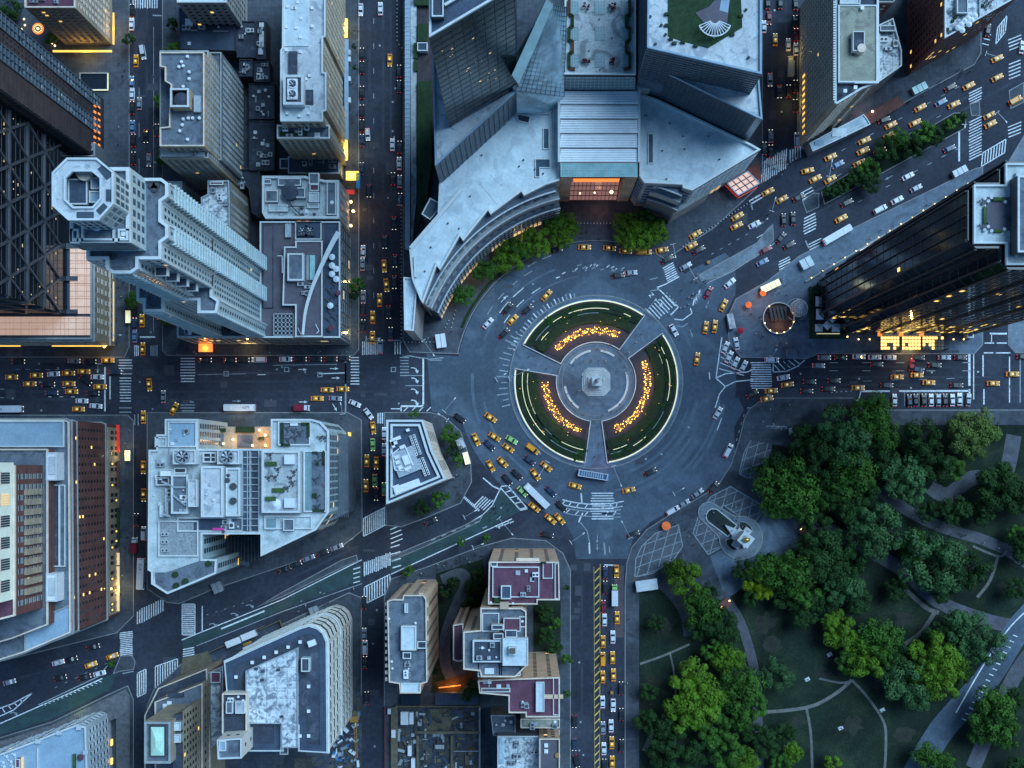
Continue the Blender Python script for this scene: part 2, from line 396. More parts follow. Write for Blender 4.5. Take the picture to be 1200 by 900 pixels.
for r_,w_,a0,a1 in((112,1.0,285,345),(120,1.6,296,350),(129,.9,280,335),(137,2.0,290,330),(146,1.0,300,352),(152,1.4,318,350),(118,.8,20,48),(133,1.0,190,235),(145,1.2,176,200),(125,.7,100,150),(140,.8,110,160)):
 struct('tyre_track',MB().stroke([P2(*q)for q in arc_px(*CC,r_,a0,a1,24)],w_,.011+r_*2e-5),'asphalt_streak')
patch([(706,608),(722,608),(717,628),(708,632)],'asphalt_streak',.015)
rr=random.Random(31);mh=MB();mp=MB()
for(x0,y0,x1,y1,n)in((0,425,490,482,26),(156,0,186,400,10),(425,0,468,400,16),(672,665,695,900,8),(880,425,1190,460,14),(430,620,446,900,7),(560,480,640,600,8),(740,470,840,560,8),(540,300,640,360,6),(900,0,930,160,5)):
 for i in range(n):
  x,y=rr.uniform(x0,x1),rr.uniform(y0,y1);c=P2(x,y)
  if i%2:mh.cyl((c[0],c[1],0),.42,.018,12)
  else:mp.box((c[0],c[1],.004),(rr.uniform(1,5),rr.uniform(.8,2.6),.036+i*.0007))
tl=MB()
for p_,q_,w_ in(((0,437),(490,437),.9),((0,447),(490,447),.9),((0,459),(490,459),1),((0,468),(490,468),.8),((160,0),(160,400),.8),((172,0),(172,400),.9),((433,0),(433,400),.9),((449,0),(449,400),1),((458,0),(458,400),.8),((707,665),(707,900),1),((718,665),(718,900),1),((682,665),(682,900),.9),((880,442),(1190,442),.9),((880,451),(1190,451),.9),((900,430),(1190,430),.8),((900,255),(1190,95),1),((900,245),(1150,104),.9),((930,265),(1130,152),.9),((0,800),(160,760),1),((230,730),(420,640),1),((905,0),(905,170),.8),((921,0),(921,170),.8)):
 tl.stroke([P2(*p_),P2(*q_)],w_,.0125)
struct('wheel_track',tl,'asphalt_lane')
struct('manhole_cover',mh,'metal');struct('road_repair',mp,'asphalt_patch')
pavement('median_island',[(862,298),(887,284),(899,268),(906,262),(907,282),(893,296),(845,324),(822,330),(818,322)],'pavement_light',.12)
pavement('median_island',[(566,604),(562,612),(500,640),(458,658),(457,652),(500,634),(540,617)],'pavement',.12)
pavement('median_island',[(400,666),(330,700),(300,712),(330,694),(400,656),(418,650),(420,658)],'pavement',.12)
pavement('median_island',[(940,236),(952,226),(960,226),(960,243),(945,250)],'pavement',.12)
pavement('median_island',[(1136,122),(1148,118),(1149,136),(1138,136)],'pavement',.12)
pavement('median_island',[(1182,106),(1200,96),(1200,120),(1184,128)],'pavement',.12)
pavement('median_island',[(141,768),(155,768),(159,775),(157,785),(141,787),(132,790)],'pavement',.12)
for pts in([(966,240),(1132,150),(1132,132),(1118,132),(972,216),(962,226)],):
 o=pavement('planted_median',pts,'lawn',.16)
WP,WN=MB(),MB()
zc=[0.02]
def line(pts,w=.35,worn=False,z=None,closed=False,mb=None):
 b=mb or(WN if worn else WP);b.stroke([P2(a,c)for a,c in pts],w,zc[0],closed)
def dashes(p,q,n,frac=.4,w=.25,worn=False):
 for i in range(n):
  t0=(i+.5-frac/2)/n;t1=(i+.5+frac/2)/n
  line([(p[0]+(q[0]-p[0])*t0,p[1]+(q[1]-p[1])*t0),(p[0]+(q[0]-p[0])*t1,p[1]+(q[1]-p[1])*t1)],w,worn)
NCW=[0]
def crosswalk(p0,p1,n,w,barw=.42,d=None,worn=False,border=False):
 """bars spread from p0 to p1; d = direction of each bar in the frame (default square to the row); w = bar length, px"""
 b=MB();ux,uy=p1[0]-p0[0],p1[1]-p0[1];l=math.hypot(ux,uy)or 1
 if d is None:d=(-uy/l,ux/l)
 l2=math.hypot(*d);d=(d[0]/l2,d[1]/l2)
 rr=random.Random(n*7+int(p0[0]))
 for i in range(n):
  t=i/max(1,n-1);x,y=p0[0]+ux*t,p0[1]+uy*t
  k=rr.uniform(.42,.5)
  b.stroke([P2(x-d[0]*w*k,y-d[1]*w*k),P2(x+d[0]*w*k,y+d[1]*w*k)],barw*rr.uniform(.85,1.1),.024)
 if border:
  for s in(-1,1):b.stroke([P2(p0[0]+s*d[0]*w/2,p0[1]+s*d[1]*w/2),P2(p1[0]+s*d[0]*w/2,p1[1]+s*d[1]*w/2)],.35,.028)
 struct('crosswalk_marking',b,'paint_worn' if worn else 'paint')
cw=crosswalk
cw((147,422),(147,438),6,17);cw((147,443),(147,470),9,15);cw((147,478),(147,483),2,16,worn=True)
cw((220,420),(220,447),9,18);cw((220,471),(220,485),5,17,worn=True)
cw((158,411),(162,411),3,13);cw((177,411),(184,411),4,13,worn=True);cw((203,411),(207,411),3,13)
cw((178,492),(189,492),6,14);cw((158,492),(162,492),2,14,worn=True)
cw((416,419),(416,450),10,11);cw((425,408),(442,408),8,17);cw((463,408),(469,408),3,16)
cw((474,419),(474,440),7,11,worn=True);cw((443,490),(456,490),6,14)
cw((161,724),(191,709),12,17,d=(0,1));cw((148,741),(148,771),15,16,d=(1,-.12));cw((148,776),(150,788),4,14,d=(1,-.2),worn=True)
cw((161,803),(171,798),5,28,d=(0,1),border=True);cw((182,794),(208,785),10,26,d=(0,1),border=True)
cw((221,708),(221,744),17,15,d=(1,0),border=True);cw((221,760),(221,768),4,15,d=(1,-.2))
cw((426,618),(455,603),13,21,d=(0,1),border=True);cw((427,667),(457,655),14,17,d=(0,1));cw((427,698),(457,683),11,20,d=(0,1),border=True)
cw((463,613),(465,634),5,15,d=(1,-.4));cw((463,640),(465,664),4,12,d=(1,-.3))
cw((405-4,622),(408,634),3,14,d=(1,-.6));cw((418,666),(418,682),4,9,d=(1,-.3))
cw((541,580),(561,598),13,3.2,.5);cw((561,587),(572,592),5,17,d=(1,-1.0));cw((513,572),(536,566),7,12,d=(-.35,1),worn=True)
cw((706,578),(706,608),11,28,d=(1,0));cw((716,594),(716,606),4,26,d=(1,0),worn=True)
cw((764,369),(785,352),8,20,d=(.7,.75));cw((783,311),(788,326),7,15,d=(1,-.55))
cw((893,202),(921,186),12,27,d=(-.06,1));cw((926,183),(938,178),5,16,d=(0,1))
cw((941,228),(951,225),1,1);cw((945,237-14),(949,222+12),4,18,d=(1,-.55))
cw((949,253),(949,271),6,17,d=(1,-.5));cw((955,283),(956,296),5,17,d=(1,-.5));cw((919,304),(920,316),5,16,d=(1,-.5))
cw((1143,106),(1143,119),5,18,d=(1,-.5));cw((1143,140),(1143,184),14,18,d=(1,-.5))
cw((1189,44),(1190,56),4,17,d=(1,-.4));cw((1189,73),(1189,90),5,17,d=(1,-.4));cw((1189,146),(1189,158),4,17,d=(1,-.4));cw((1189,108),(1189,113),2,14,d=(1,-.4))
cw((1151,187),(1178,171),9,16,d=(-.1,1),border=True);cw((1168,42),(1179,28),5,19,d=(-.1,1),border=True);cw((1155,52),(1158,40),3,8)
cw((156,4),(184,4),11,12,d=(0,1));cw((192,4),(202,4),4,11,d=(0,1),worn=True)
cw((892,425),(892,455),12,26,d=(1,0));cw((901,463),(901,476),3,6,d=(1,0))
cw((820,380+2),(828,372),0,1)if False else None
cw((815,352),(821,343),4,9,d=(.1,1),worn=True)
line([(123,430),(123,482)],.6);line([(129,441),(129,468)],.5);line([(405,422),(405,483)],.6,True);line([(405,425),(405,450)],.6)
line([(496,419),(496,474),(494,476),(470,476)],.65);line([(458,479),(470,479)],.35);line([(470,476),(470,482)],.5)
for i in range(4):line([(473+i*9,482),(478+i*9,477)],.35)
line([(472,418),(480,417),(496,420)],.45,True);line([(496,419),(503,421),(520,419)],.35,True);line([(503,422),(518,422)],.35,True)
line([(479,440),(495,440)],.3,True);line([(475,452),(495,452)],.3,True)
line([(436,388+11),(451,399)],.5,True);line([(455,399),(470,399)],.5,True)
line([(164,395),(182,395)],.6);line([(179,18),(210,19)],.5,True)
line([(374,438),(404,437)],.35);line([(302,439),(311,439)],.3);line([(320,428),(395,427)],.25,True);line([(232,439),(288,438)],.25,True)
dashes((15,433),(120,433),9,.5,.2,True);dashes((55,454),(95,454),3,.3);dashes((52,465),(92,465),3,.3);line([(0,456),(5,456)],.3,True);line([(0,466),(5,466)],.3,True)
dashes((438,10),(438,390),13,.22,.25,True);dashes((180,30),(180,390),6,.95,.2,True);dashes((163,90),(163,340),6,.4,.22,True)
line([(1136,415),(1136,452)],.9);line([(1136,456),(1136,466)],.7);line([(1141,415),(1141,468)],.4);line([(1152,416),(1152,441)],.5);line([(1153,456),(1153,474)],.5)
line([(1183,418),(1183,472)],.45);line([(1195.5,416),(1195.5,472)],.45,True);line([(1153,413.5),(1164,413.5)],.45);line([(1167,413.5),(1184,413.5)],.45)
line([(1154,402),(1165,402)],.45);line([(1168,402),(1180,402)],.45);line([(1160,391),(1180,391)],.7);line([(1162,391),(1162,402)],.3)
line([(1009,458.5),(1136,458)],.7);line([(1009,458),(1007,466),(1003,472)],.5)
for x in(1060,1077,1087-1,1096,1104,1128):line([(x,460),(x,476)],.25,True)
for y in(425,434.5):
 for x in(972,1010,1048+2,1086,1124+4):line([(x,y),(x+10,y)],.3,True)
dashes((1000,447),(1130,443),4,.3,.2,True);dashes((972,460),(1000,458),5,.3,.3)
line([(846,395),(839,443),(850,438),(876,436),(884,432)],.45);line([(839,443),(850,453)],.5);line([(850,453),(862,447),(883,445)],.4);line([(850,453),(843,462),(838,478)],.45)
for i in range(5):line([(846-i*0.8,404+i*7),(856+i*4,420+i*5)],.3)
line([(906,436),(922,435),(935,429),(943,422)],.4)
for i in range(5):line([(906+i*6,426-i*1.2+0),(914+i*6,435-i*2)],.35)
line([(906,424),(906,436)],.4)
line([(875.5,478),(897,477)],.4,True);dashes((846,489),(840,505),1,.9,.35);dashes((873,482),(862,520),4,.35,.3,True);dashes((831,435),(832,446),1,.8,.35)
for(r,a0,a1,n,fr)in[(139,126,146,2,.7),(150,118,150,4,.5),(128,118,150,3,.5),(157,108,122,2,.6)]:
 for i in range(n):
  t0=a0+(a1-a0)*(i+.5-fr/2)/n;t1=a0+(a1-a0)*(i+.5+fr/2)/n
  line(arc_px(*CC,r,t0,t1,4),.35,r>145)
for i in range(22):
 a=104+i*2.6;line([(CC[0]+rr*math.cos(R(a)),CC[1]-rr*math.sin(R(a)))for rr in(102,107+(i%3))],.5,i%2==0)
for i in range(14):
 a=148+i*3.6;line([(CC[0]+rr*math.cos(R(a)),CC[1]-rr*math.sin(R(a)))for rr in(104,111+3*(i%3))],.45,True)
for i in range(22):
 a=random.uniform(76,112);rr=random.uniform(130,138)
 x,y=CC[0]+rr*math.cos(R(a)),CC[1]-rr*math.sin(R(a));line([(x,y),(x+random.uniform(2,5),y-random.uniform(1,3))],.4,i%2==0)
for r,a0,a1 in((143.5,254,283),(149,254,282)):line(arc_px(*CC,r,a0,a1,10),.4)
for r,a0,a1 in((158,256,278),(152,256,281)):line(arc_px(*CC,r,a0,a1,10),.35,True)
for a in(255.5,258.5,262,266,274,277,280):line([(CC[0]+r*math.cos(R(a+s)),CC[1]-r*math.sin(R(a+s)))for r,s in((143.5,0),(149,-1))],.4)
for a in(258,262,266,275,278.5):line([(CC[0]+r*math.cos(R(a+s)),CC[1]-r*math.sin(R(a+s)))for r,s in((152,.5),(158,-1))],.4)
line([(681,578),(682,590)],.55);line([(683,601),(678,612)],.6)
line([(690.5,636),(691,649)],.6);line([(708,636),(709,650)],.6,True);line([(714,640),(714.5,648)],.4,True)
line([(680,612),(688,622),(691,636)],.35,True);line([(708,662),(722,662.5)],.5)
line([(566,560),(578,570),(587,574)],.5);line([(587,570),(595,569+0),(618,596),(610,598),(587,572)],.4)
for t in(.2,.45,.7,.95):line([(587+23*t,572+26*t),(595+23*t,569+27*t)],.4)
line([(587,571),(577,592),(566,603),(545,616),(500,638),(456,656)],.4);line([(600,608),(560,626),(458,673)],.4);line([(602,611),(582,618)],.4)
for t in(0,.4,.8):line([(582+16*t,617-7*t),(586+16*t,619-7*t)],.35)
line([(424,656),(400,668),(330,703),(213,750)],.35);line([(424,684),(330,717),(230,757)],.3,True);line([(259,737),(310,716)],.6);line([(237,710),(237,740)],.4)
line([(0,848),(50,826),(120,795)],.4);line([(45,800+26),(115,793),(126,780)],.4,True)
for i in range(14):line([(50+i*5,825-i*2.1),(54+i*5,826.5-i*2.1)],.3)
line([(-6,832),(14,825),(38,812)],.4);line([(-6,842),(16,832),(38,812)],.4)
for i in range(4):line([(2+i*7,829-i*3),(6+i*7,835-i*4)],.4)
dashes((60,808),(130,775),6,.25,.2,True);dashes((238,722),(300,702),6,.2,.25,True)
line([(828,332),(858,318),(880,304),(900,292),(908,284)],.4,True);dashes((830,300),(880,272),5,.3,.25,True)
line([(878,236),(893,227)],.6);line([(880,239),(895,230)],.5);line([(880,238),(882,246)],.5,True);line([(886,266),(900,256)],.45)
dashes((905,268),(885,280),1,.8);line([(889,263),(899,257)],.4);line([(944,282),(948,291)],.5,True)
dashes((980,180),(1130,98),9,.3,.25,True);dashes((975,210),(1125,122),9,.3,.25,True);dashes((1000,240),(1130,170),8,.3,.25,True);line([(1124,152),(1124,189)],.7)
line([(1018,208),(1018,208)],.3)
line([(773,345-6),(762,341)],.35,True);line([(770,337),(795,360),(786,369)],.45);line([(770,337),(780,333),(796,324)],.45);line([(790,374),(800,375),(811,367),(809,361)],.4);line([(793,382),(800,383),(806,379)],.35,True)
for i in range(3):line([(812+i*3,358-i*5),(814+i*3,350-i*5)],.5)
dashes((760,328),(772,325),1,.8,.3,True);dashes((827,362),(831,352),2,.6,.4,True)
line([(888,415),(888,415)],.3)
YM=MB()
for i in range(27):YM.stroke([P2(697,671.5+i*9.3),P2(702.5,665.5+i*9.3)],.42,.02)
YM.stroke([P2(703.3,661),P2(702.5,1000)],.18,.022);YM.stroke([P2(696,664),P2(697.5,1000)],.12,.022)
struct('yellow_hatch_marking',YM,'paint_yellow')
def arrow(x,y,ang,turn=0,s=1.,worn=False):
 b=WN if worn else WP;ca,sa=math.cos(R(ang)),math.sin(R(ang))
 wx,wy=P2(x,y)
 def T(u,v):return(wx+(u*ca-v*sa)*s,wy+(u*sa+v*ca)*s)
 if turn==0:
  b.stroke([T(-1.5,0),T(.6,0)],.28*s,.026);b.add([(*T(.5,-.55),.026),(*T(1.9,0),.026),(*T(.5,.55),.026)],[(0,1,2)])
 else:
  b.stroke([T(-1.6,0),T(-.6,0),T(.1,-.4*turn),T(.5,-.9*turn)],.34*s,.026)
  b.add([(*T(-.2,-.9*turn),.026),(*T(.6,-2.0*turn),.026),(*T(1.2,-.9*turn),.026)],[(0,1,2)])
for y in(431,443,456,469):arrow(487,y,0,1,1.1)
for x,y,a,t in[(354,433,0,0),(391,432,0,0),(393,443,0,0),(277,470,0,0),(316,470,0,0),(355,471,0,0),(392,477,-60,0),(250,730,20,1),(275,718,20,1),(293,708,20,1),(16,834,25,1),(1042,208,208,0),(590,351,50,0),(700,640,-90,0),(700,632,-90,0),(810,390,-70,0)]:
 arrow(x,y,a,t,1.0,x<300 or x>600)
for(x,y)in[(336,433),(375,439),(265,438),(461,433)]:
 WN.ring(PP([(x-3,y-3),(x+3,y-3),(x+3,y+3),(x-3,y+3)]),PP([(x-2,y-2),(x+2,y-2),(x+2,y+2),(x-2,y+2)]),-.01,.02)
struct('road_marking',WP,'paint');struct('road_marking',WN,'paint_worn')
def lettering(txt,px,py,size,ang,material,z,parent=None,name='lettering',ext=0.0):
 c=bpy.data.curves.new(name,'FONT');c.body=txt;c.size=size;c.align_x='CENTER';c.align_y='CENTER';c.extrude=ext
 c.materials.append(M[material]);t_=bpy.data.objects.new('tmp',c);COL.objects.link(t_);me=bpy.data.meshes.new_from_object(t_.evaluated_get(bpy.context.evaluated_depsgraph_get()));bpy.data.objects.remove(t_)
 o=bpy.data.objects.new(name,me);COL.objects.link(o)
 if parent is None:o.location=P(px,py,0)+Vector((0,0,z));o.rotation_euler=(0,0,R(ang));o['kind']='structure'
 else:o.parent=parent;o.location=(px,py,z);o.rotation_euler=(0,0,R(ang))
 return o
for ch,x,y in(('Z',763,346),('E',775,357),('4',772,351.5)):lettering(ch,x,y,2.6 if ch!='4' else 1.4,-48,'paint',.03,name='road_lettering')
def lattice(poly,sp,angs,w,material,z,edge=True,name='paving_lattice'):
 b=MB();W=PP(poly)
 for ang in angs:
  ca,sa=math.cos(R(ang)),math.sin(R(ang));pr=[(-x*sa+y*ca)for x,y in W]
  t=math.floor(min(pr)/sp)*sp
  while t<max(pr):
   xs=[]
   for i in range(len(W)):
    (x1,y1),(x2,y2)=W[i],W[(i+1)%len(W)]
    a,c=-x1*sa+y1*ca-t,-x2*sa+y2*ca-t
    if(a>0)!=(c>0):
     k=a/(a-c);x,y=x1+(x2-x1)*k,y1+(y2-y1)*k;xs.append(x*ca+y*sa)
   xs.sort()
   for i in range(0,len(xs)-1,2):b.stroke([(xs[i]*ca-t*sa,xs[i]*sa+t*ca),(xs[i+1]*ca-t*sa,xs[i+1]*sa+t*ca)],w,z)
   t+=sp
 if edge:b.stroke(W,w*1.2,z+.002,True)
 struct(name,b,material)
LT=[[(866,555),(872,530),(885,508),(900,499),(922,500),(920,520),(905,545),(885,560),(875,560)],[(744,676),(745,655),(752,640),(768,625),(795,615),(800,640),(790,655),(765,672)],[(820,600),(833,582),(856,570),(898,595),(886,610),(868,606),(848,592),(842,600),(848,640),(830,650),(812,625)]]
for q in LT:
 patch(q,'plaza_tile',.147,'plaza_paving');lattice(q,3.6,(20,75),.28,'paint_worn',.155)
patch([(898,596),(935,612),(932,640),(905,668),(880,690),(850,700),(832,652),(850,642),(880,640),(888,615)],'plaza_stone',.15,'plaza_paving')
patch([(833,652),(820,655),(842,690),(850,702),(862,690)],'roof_light',.152,'plaza_paving')if False else None
lawn=[(749,690),(775,684),(800,700),(832,700),(850,704),(868,690),(905,670),(935,642),(945,612),(925,590),(900,560),(905,520),(925,500),(1005,500),(1040,498),(1110,498),(1185,498),(1360,498),(1360,1060),(749,1060)]
struct('lawn',MB().prism(PP(lawn),0.0,.19),'lawn')
def road_strip(name,pts,wpx,material,z):
 b=MB();w=[P2(a,c)for a,c in pts];n=len(w);L_,R_=[],[]
 for i in range(n):
  a,c=Vector(w[max(0,i-1)]),Vector(w[min(n-1,i+1)]);d=(c-a).normalized();nn=Vector((-d.y,d.x))*(wpx/6.0)
  L_.append(tuple(Vector(w[i])+nn));R_.append(tuple(Vector(w[i])-nn))
 b.sheet(L_+R_[::-1],z);struct(name,b,material)
def smooth(pts,n=6):
 out=[]
 for i in range(len(pts)-1):
  p0,p1,p2,p3=pts[max(0,i-1)],pts[i],pts[i+1],pts[min(len(pts)-1,i+2)]
  for j in range(n):
   t=j/n
   out.append(tuple(.5*((2*p1[k])+(-p0[k]+p2[k])*t+(2*p0[k]-5*p1[k]+4*p2[k]-p3[k])*t*t+(-p0[k]+3*p1[k]-3*p2[k]+p3[k])*t**3)for k in(0,1)))
 out.append(pts[-1]);return out
for pts,w,m_ in[([(1030,575),(1048,588),(1075,605),(1110,620),(1150,632),(1180,645),(1210,665)],13,'path'),([(945,612),(975,622),(1010,640),(1060,670),(1100,705),(1160,728),(1215,738)],16,'path'),([(845,695),(868,730),(885,790),(888,840),(890,920)],11,'path'),([(775,682),(792,700),(804,720),(808,745)],14,'path'),([(1240,690),(1195,735),(1160,790),(1125,830),(1100,860),(1070,910)],30,'asphalt_worn'),([(1240,735),(1200,775),(1170,830),(1140,900)],18,'path'),([(1090,570),(1110,580),(1140,560),(1175,560),(1188,510)],18,'path'),([(870,505),(940,520),(960,545)],18,'pavement'),([(1100,490),(1210,490)],14,'pavement')]:
 road_strip('park_path',smooth(pts),w,m_,.2+.002*pts[0][0]/100+w*.0006)
for pts,w in[([(750,778),(778,768),(808,755)],2.5),([(785,765),(790,790),(792,830),(790,900)],2),([(885,835),(925,832),(955,826),(980,812),(998,797)],4),([(998,797),(1015,815),(1035,845),(1038,870),(1036,910)],3),([(945,830),(950,860),(952,910)],3),([(1170,650),(1160,680),(1145,700)],3.5),([(1140,640),(1170,652),(1180,645)],2.5),([(1095,718),(1080,740),(1060,755)],5),([(1060,690),(1085,712),(1100,718)],5),([(960,795),(985,800),(1000,797)],2.5),([(755,880),(768,850),(760,860)],6)]:
 road_strip('dirt_path',smooth(pts),w,'dirt_path',.235+(pts[0][0]%17)*.0012)
rr=random.Random(12)
for cx_,cy_,r_ in((895,730,18),(965,790,14),(780,735,12),(1000,850,16),(1060,860,14),(935,845,12),(765,800,12),(1140,610,16),(1060,725,14),(905,755,14),(1030,800,10),(975,730,12),(1175,690,12)):
 w_=[P2(cx_+r_*rr.uniform(.45,1.1)*math.cos(R(a)),cy_+r_*rr.uniform(.35,.9)*math.sin(R(a)))for a in range(0,360,24)];struct('worn_grass_patch',MB().sheet(w_,.196+.0005*(cx_%9)),'worn_grass')
b=MB();b.stroke([P2(x,y)for x,y in smooth([(1215,705),(1185,733),(1155,775),(1120,835)])],.5,.27)
for i in range(16):
 t=i/15;x,y=1185-60*t,742+98*t;b.stroke([P2(x+2,y+2),P2(x+7,y+4)],.4,.27)
struct('road_marking',b,'paint')
patch([(870,715),(900,712),(905,740),(895,765),(880,750)],'dirt_path',.212,'ground_patch')if False else None
# ================================================================== BUILDINGS
def tier(root,pts,z,wall,roof,base=0.0,ph=1.1,pw=.45,pmat='white_trim',world=False,names=('wall','roof','parapet')):
 """one mass of a building; pts = its roof outline in the photograph's pixels at height z. Returns its world outline."""
 w=ccw(pts)if world else PP(pts,z)
 MB().prism(w,base,z,top=False).build(names[0],wall,root)
 iw=inset(w,pw)
 MB().prism(iw,z-.5,z,top=True).build(names[1],roof,root)
 MB().ring(w,iw,z-.02,z+ph).build(names[2],pmat,root)
 return w
def facing(w,i):
 a,b=Vector(w[i]),Vector(w[(i+1)%len(w)]);d=b-a;n=Vector((d.y,-d.x))
 if n.length<1e-6:return a,b,n,-1
 n.normalize();return a,b,n,n.dot(-(a+b)/2)/((a+b).length/2+1e-6)
def windows(root,w,z0,z1,sx=2.6,sz=3.3,ww=1.3,wh=1.9,glass='window_glass',frame=None,lit=.02,litmat='lit_window',edges=None,minface=.05,seed=1,margin=1.0,name='window',fins=None,single=False):
 rr=random.Random(seed);gl,lt,fr=MB(),MB(),MB();singles=[]
 for i in range(len(w)):
  if edges is not None and i not in edges:continue
  a,b,n,f=facing(w,i)
  if f<minface:continue
  l=(b-a).length
  if l<2.2:continue
  d=(b-a)/l;nx=max(1,int((l-2*margin)/sx));st=(l-2*margin)/nx
  nz=max(1,int((z1-z0)/sz));sv=(z1-z0)/nz
  for ix in range(nx):
   c=a+d*(margin+st*(ix+.5))
   for iz in range(nz):
    zz=z0+sv*(iz+.5)
    p=c+n*.04;q=d*(ww/2)
    tgt=lt if rr.random()<lit else gl
    v=[(*(p-q),zz-wh/2),(*(p+q),zz-wh/2),(*(p+q),zz+wh/2),(*(p-q),zz+wh/2)]
    tgt.add(v,[(0,1,2,3)])
    if frame:
     o=c+n*.16
     fr.bar((*(o-q*1.15),zz-wh/2-.12),(*(o+q*1.15),zz-wh/2-.12),.3,.18)
     fr.bar((*(o-q*1.15),zz+wh/2+.1),(*(o+q*1.15),zz+wh/2+.1),.22,.16)
  if fins:
   for ix in range(nx+1):
    c=a+d*(margin+st*ix)+n*.2;fr.bar((*c,z0),(*c,z1),fins,.4)
 o=gl.build(name,glass,root,kind='stuff')
 lt.build('lit_'+name,litmat,root,kind='stuff')
 if frame or fins:fr.build('sill' if not fins else 'fin',frame or 'mullion',root,kind='stuff')
def cornice(root,w,z,h=.6,out=.5,material='white_trim',name='cornice'):
 MB().ring(inset(w,-out),inset(w,-.01),z,z+h).build(name,material,root)
def edge_facing_px(w):return[i for i in range(len(w))if facing(w,i)[3]>.05]
def ac_unit(root,px,py,z,sx=3.2,sy=2.2,h=1.6,fans=1,material='duct',rz=0.):
 c=P(px,py,z);b=MB();b.box((c.x,c.y,z+h/2),(sx,sy,h),rz);b.box((c.x,c.y,z+h+.08),(sx*.96,sy*.96,.12),rz)
 o=b.build('cooling_unit',material,root)
 for i in range(fans):
  f=MB()
  t=(i-(fans-1)/2)*sx/fans;x,y=c.x+t*math.cos(rz),c.y+t*math.sin(rz)
  r=min(sx/fans,sy)*.38
  f.cyl((x,y,z+h+.14),r,.1,14);f.build('fan_opening','metal_dark',o)
 return o
def fan(root,px,py,z,r,blades=6,frame='metal_white',h=2.0,sq=True):
 c=P(px,py,z);b=MB()
 if sq:b.ring(rect(c.x-r*1.35,c.y-r*1.35,c.x+r*1.35,c.y+r*1.35),[(c.x+r*math.cos(R(225+90*i))*1.25,c.y+r*math.sin(R(225+90*i))*1.25)for i in range(4)],z,z+h)
 b.ring([(c.x+(r+.3)*math.cos(2*math.pi*i/24),c.y+(r+.3)*math.sin(2*math.pi*i/24))for i in range(24)],[(c.x+r*math.cos(2*math.pi*i/24),c.y+r*math.sin(2*math.pi*i/24))for i in range(24)],z,z+h+.3)
 o=b.build('cooling_fan',frame,root)
 MB().cyl((c.x,c.y,z+.2),r*.99,.2,24).build('fan_well','metal_dark',o)
 f=MB();f.cyl((c.x,c.y,z+h-.4),r*.22,.5,12)
 for i in range(blades):
  a=2*math.pi*i/blades;ca,sa=math.cos(a),math.sin(a)
  f.add([(c.x+r*.2*ca-.15*sa,c.y+r*.2*sa+.15*ca,z+h-.3),(c.x+r*.95*math.cos(a-.16),c.y+r*.95*math.sin(a-.16),z+h-.3),(c.x+r*.95*math.cos(a+.3),c.y+r*.95*math.sin(a+.3),z+h-.05),(c.x+r*.25*math.cos(a+.6),c.y+r*.25*math.sin(a+.6),z+h-.05)],[(0,1,2,3)])
 f.build('fan_blade','duct',o);return o
def hatch(root,px,py,z,sx,sy,h,wall='grey_stone',roof='roof_grey',rz=0.,name='bulkhead',trim=True):
 c=P(px,py,z+h);b=MB();b.box((c.x,c.y,z+h/2),(sx,sy,h),rz);o=b.build(name,wall,root)
 if trim:
  MB().box((c.x,c.y,z+h+.06),(max(.2,sx-.7),max(.2,sy-.7),.1),rz).build('bulkhead_roof',roof,o)
 return o
def rbox(root,x0,y0,x1,y1,z,h,wall='grey_stone',roof=None,name='bulkhead',pw=.35,ph=.5,pmat='white_trim'):
 """a raised box whose TOP outline in the photograph is x0..x1, y0..y1"""
 w=PP(rect(x0,y0,x1,y1),z+h);o=MB().prism(w,z,z+h).build(name,wall,root)
 if roof:
  MB().prism(inset(w,pw),z+h,z+h+.05).build('bulkhead_roof',roof,o);MB().ring(w,inset(w,pw),z+h,z+h+ph).build('bulkhead_rim',pmat,o)
 return o
def tank(root,px,py,z,r=2,h=4,name='water_tank',material='timber'):
 c=P(px,py,z+h);b=MB()
 for i in range(4):a=R(45+90*i);b.bar((c.x+r*.7*math.cos(a),c.y+r*.7*math.sin(a),z),(c.x+r*.7*math.cos(a),c.y+r*.7*math.sin(a),z+1.6),.25)
 b.cyl((c.x,c.y,z+1.5),r,h-1.5,20);o=b.build(name,material,root);MB().cyl((c.x,c.y,z+h),r*1.06,r*.45,20,.1).build('tank_cap',material,o);return o
def vents(root,pts,z,r=.45,h=.9,material='metal_white'):
 for x,y in pts:
  c=P(x,y,z);b=MB();b.cyl((c.x,c.y,z),r*.7,h*.7,8);b.cyl((c.x,c.y,z+h*.7),r,h*.4,8,r*.6);b.build('roof_vent',material,root)
def curbs(root,pts,z,s=1.3,h=.7,material='metal_white'):
 for x,y in pts:
  c=P(x,y,z);b=MB();b.box((c.x,c.y,z+h/2),(s,s,h));b.box((c.x,c.y,z+h+.06),(s*1.1,s*1.1,.12));b.build('roof_hatch',material,root)
def pipes(root,lines,z,w=.3,material='duct',name='roof_pipe'):
 for ln in lines:
  b=MB();pts=[P(x,y,z)for x,y in ln]
  for i in range(len(pts)-1):b.bar(pts[i]+Vector((0,0,w)),pts[i+1]+Vector((0,0,w)),w)
  b.build(name,material,root)
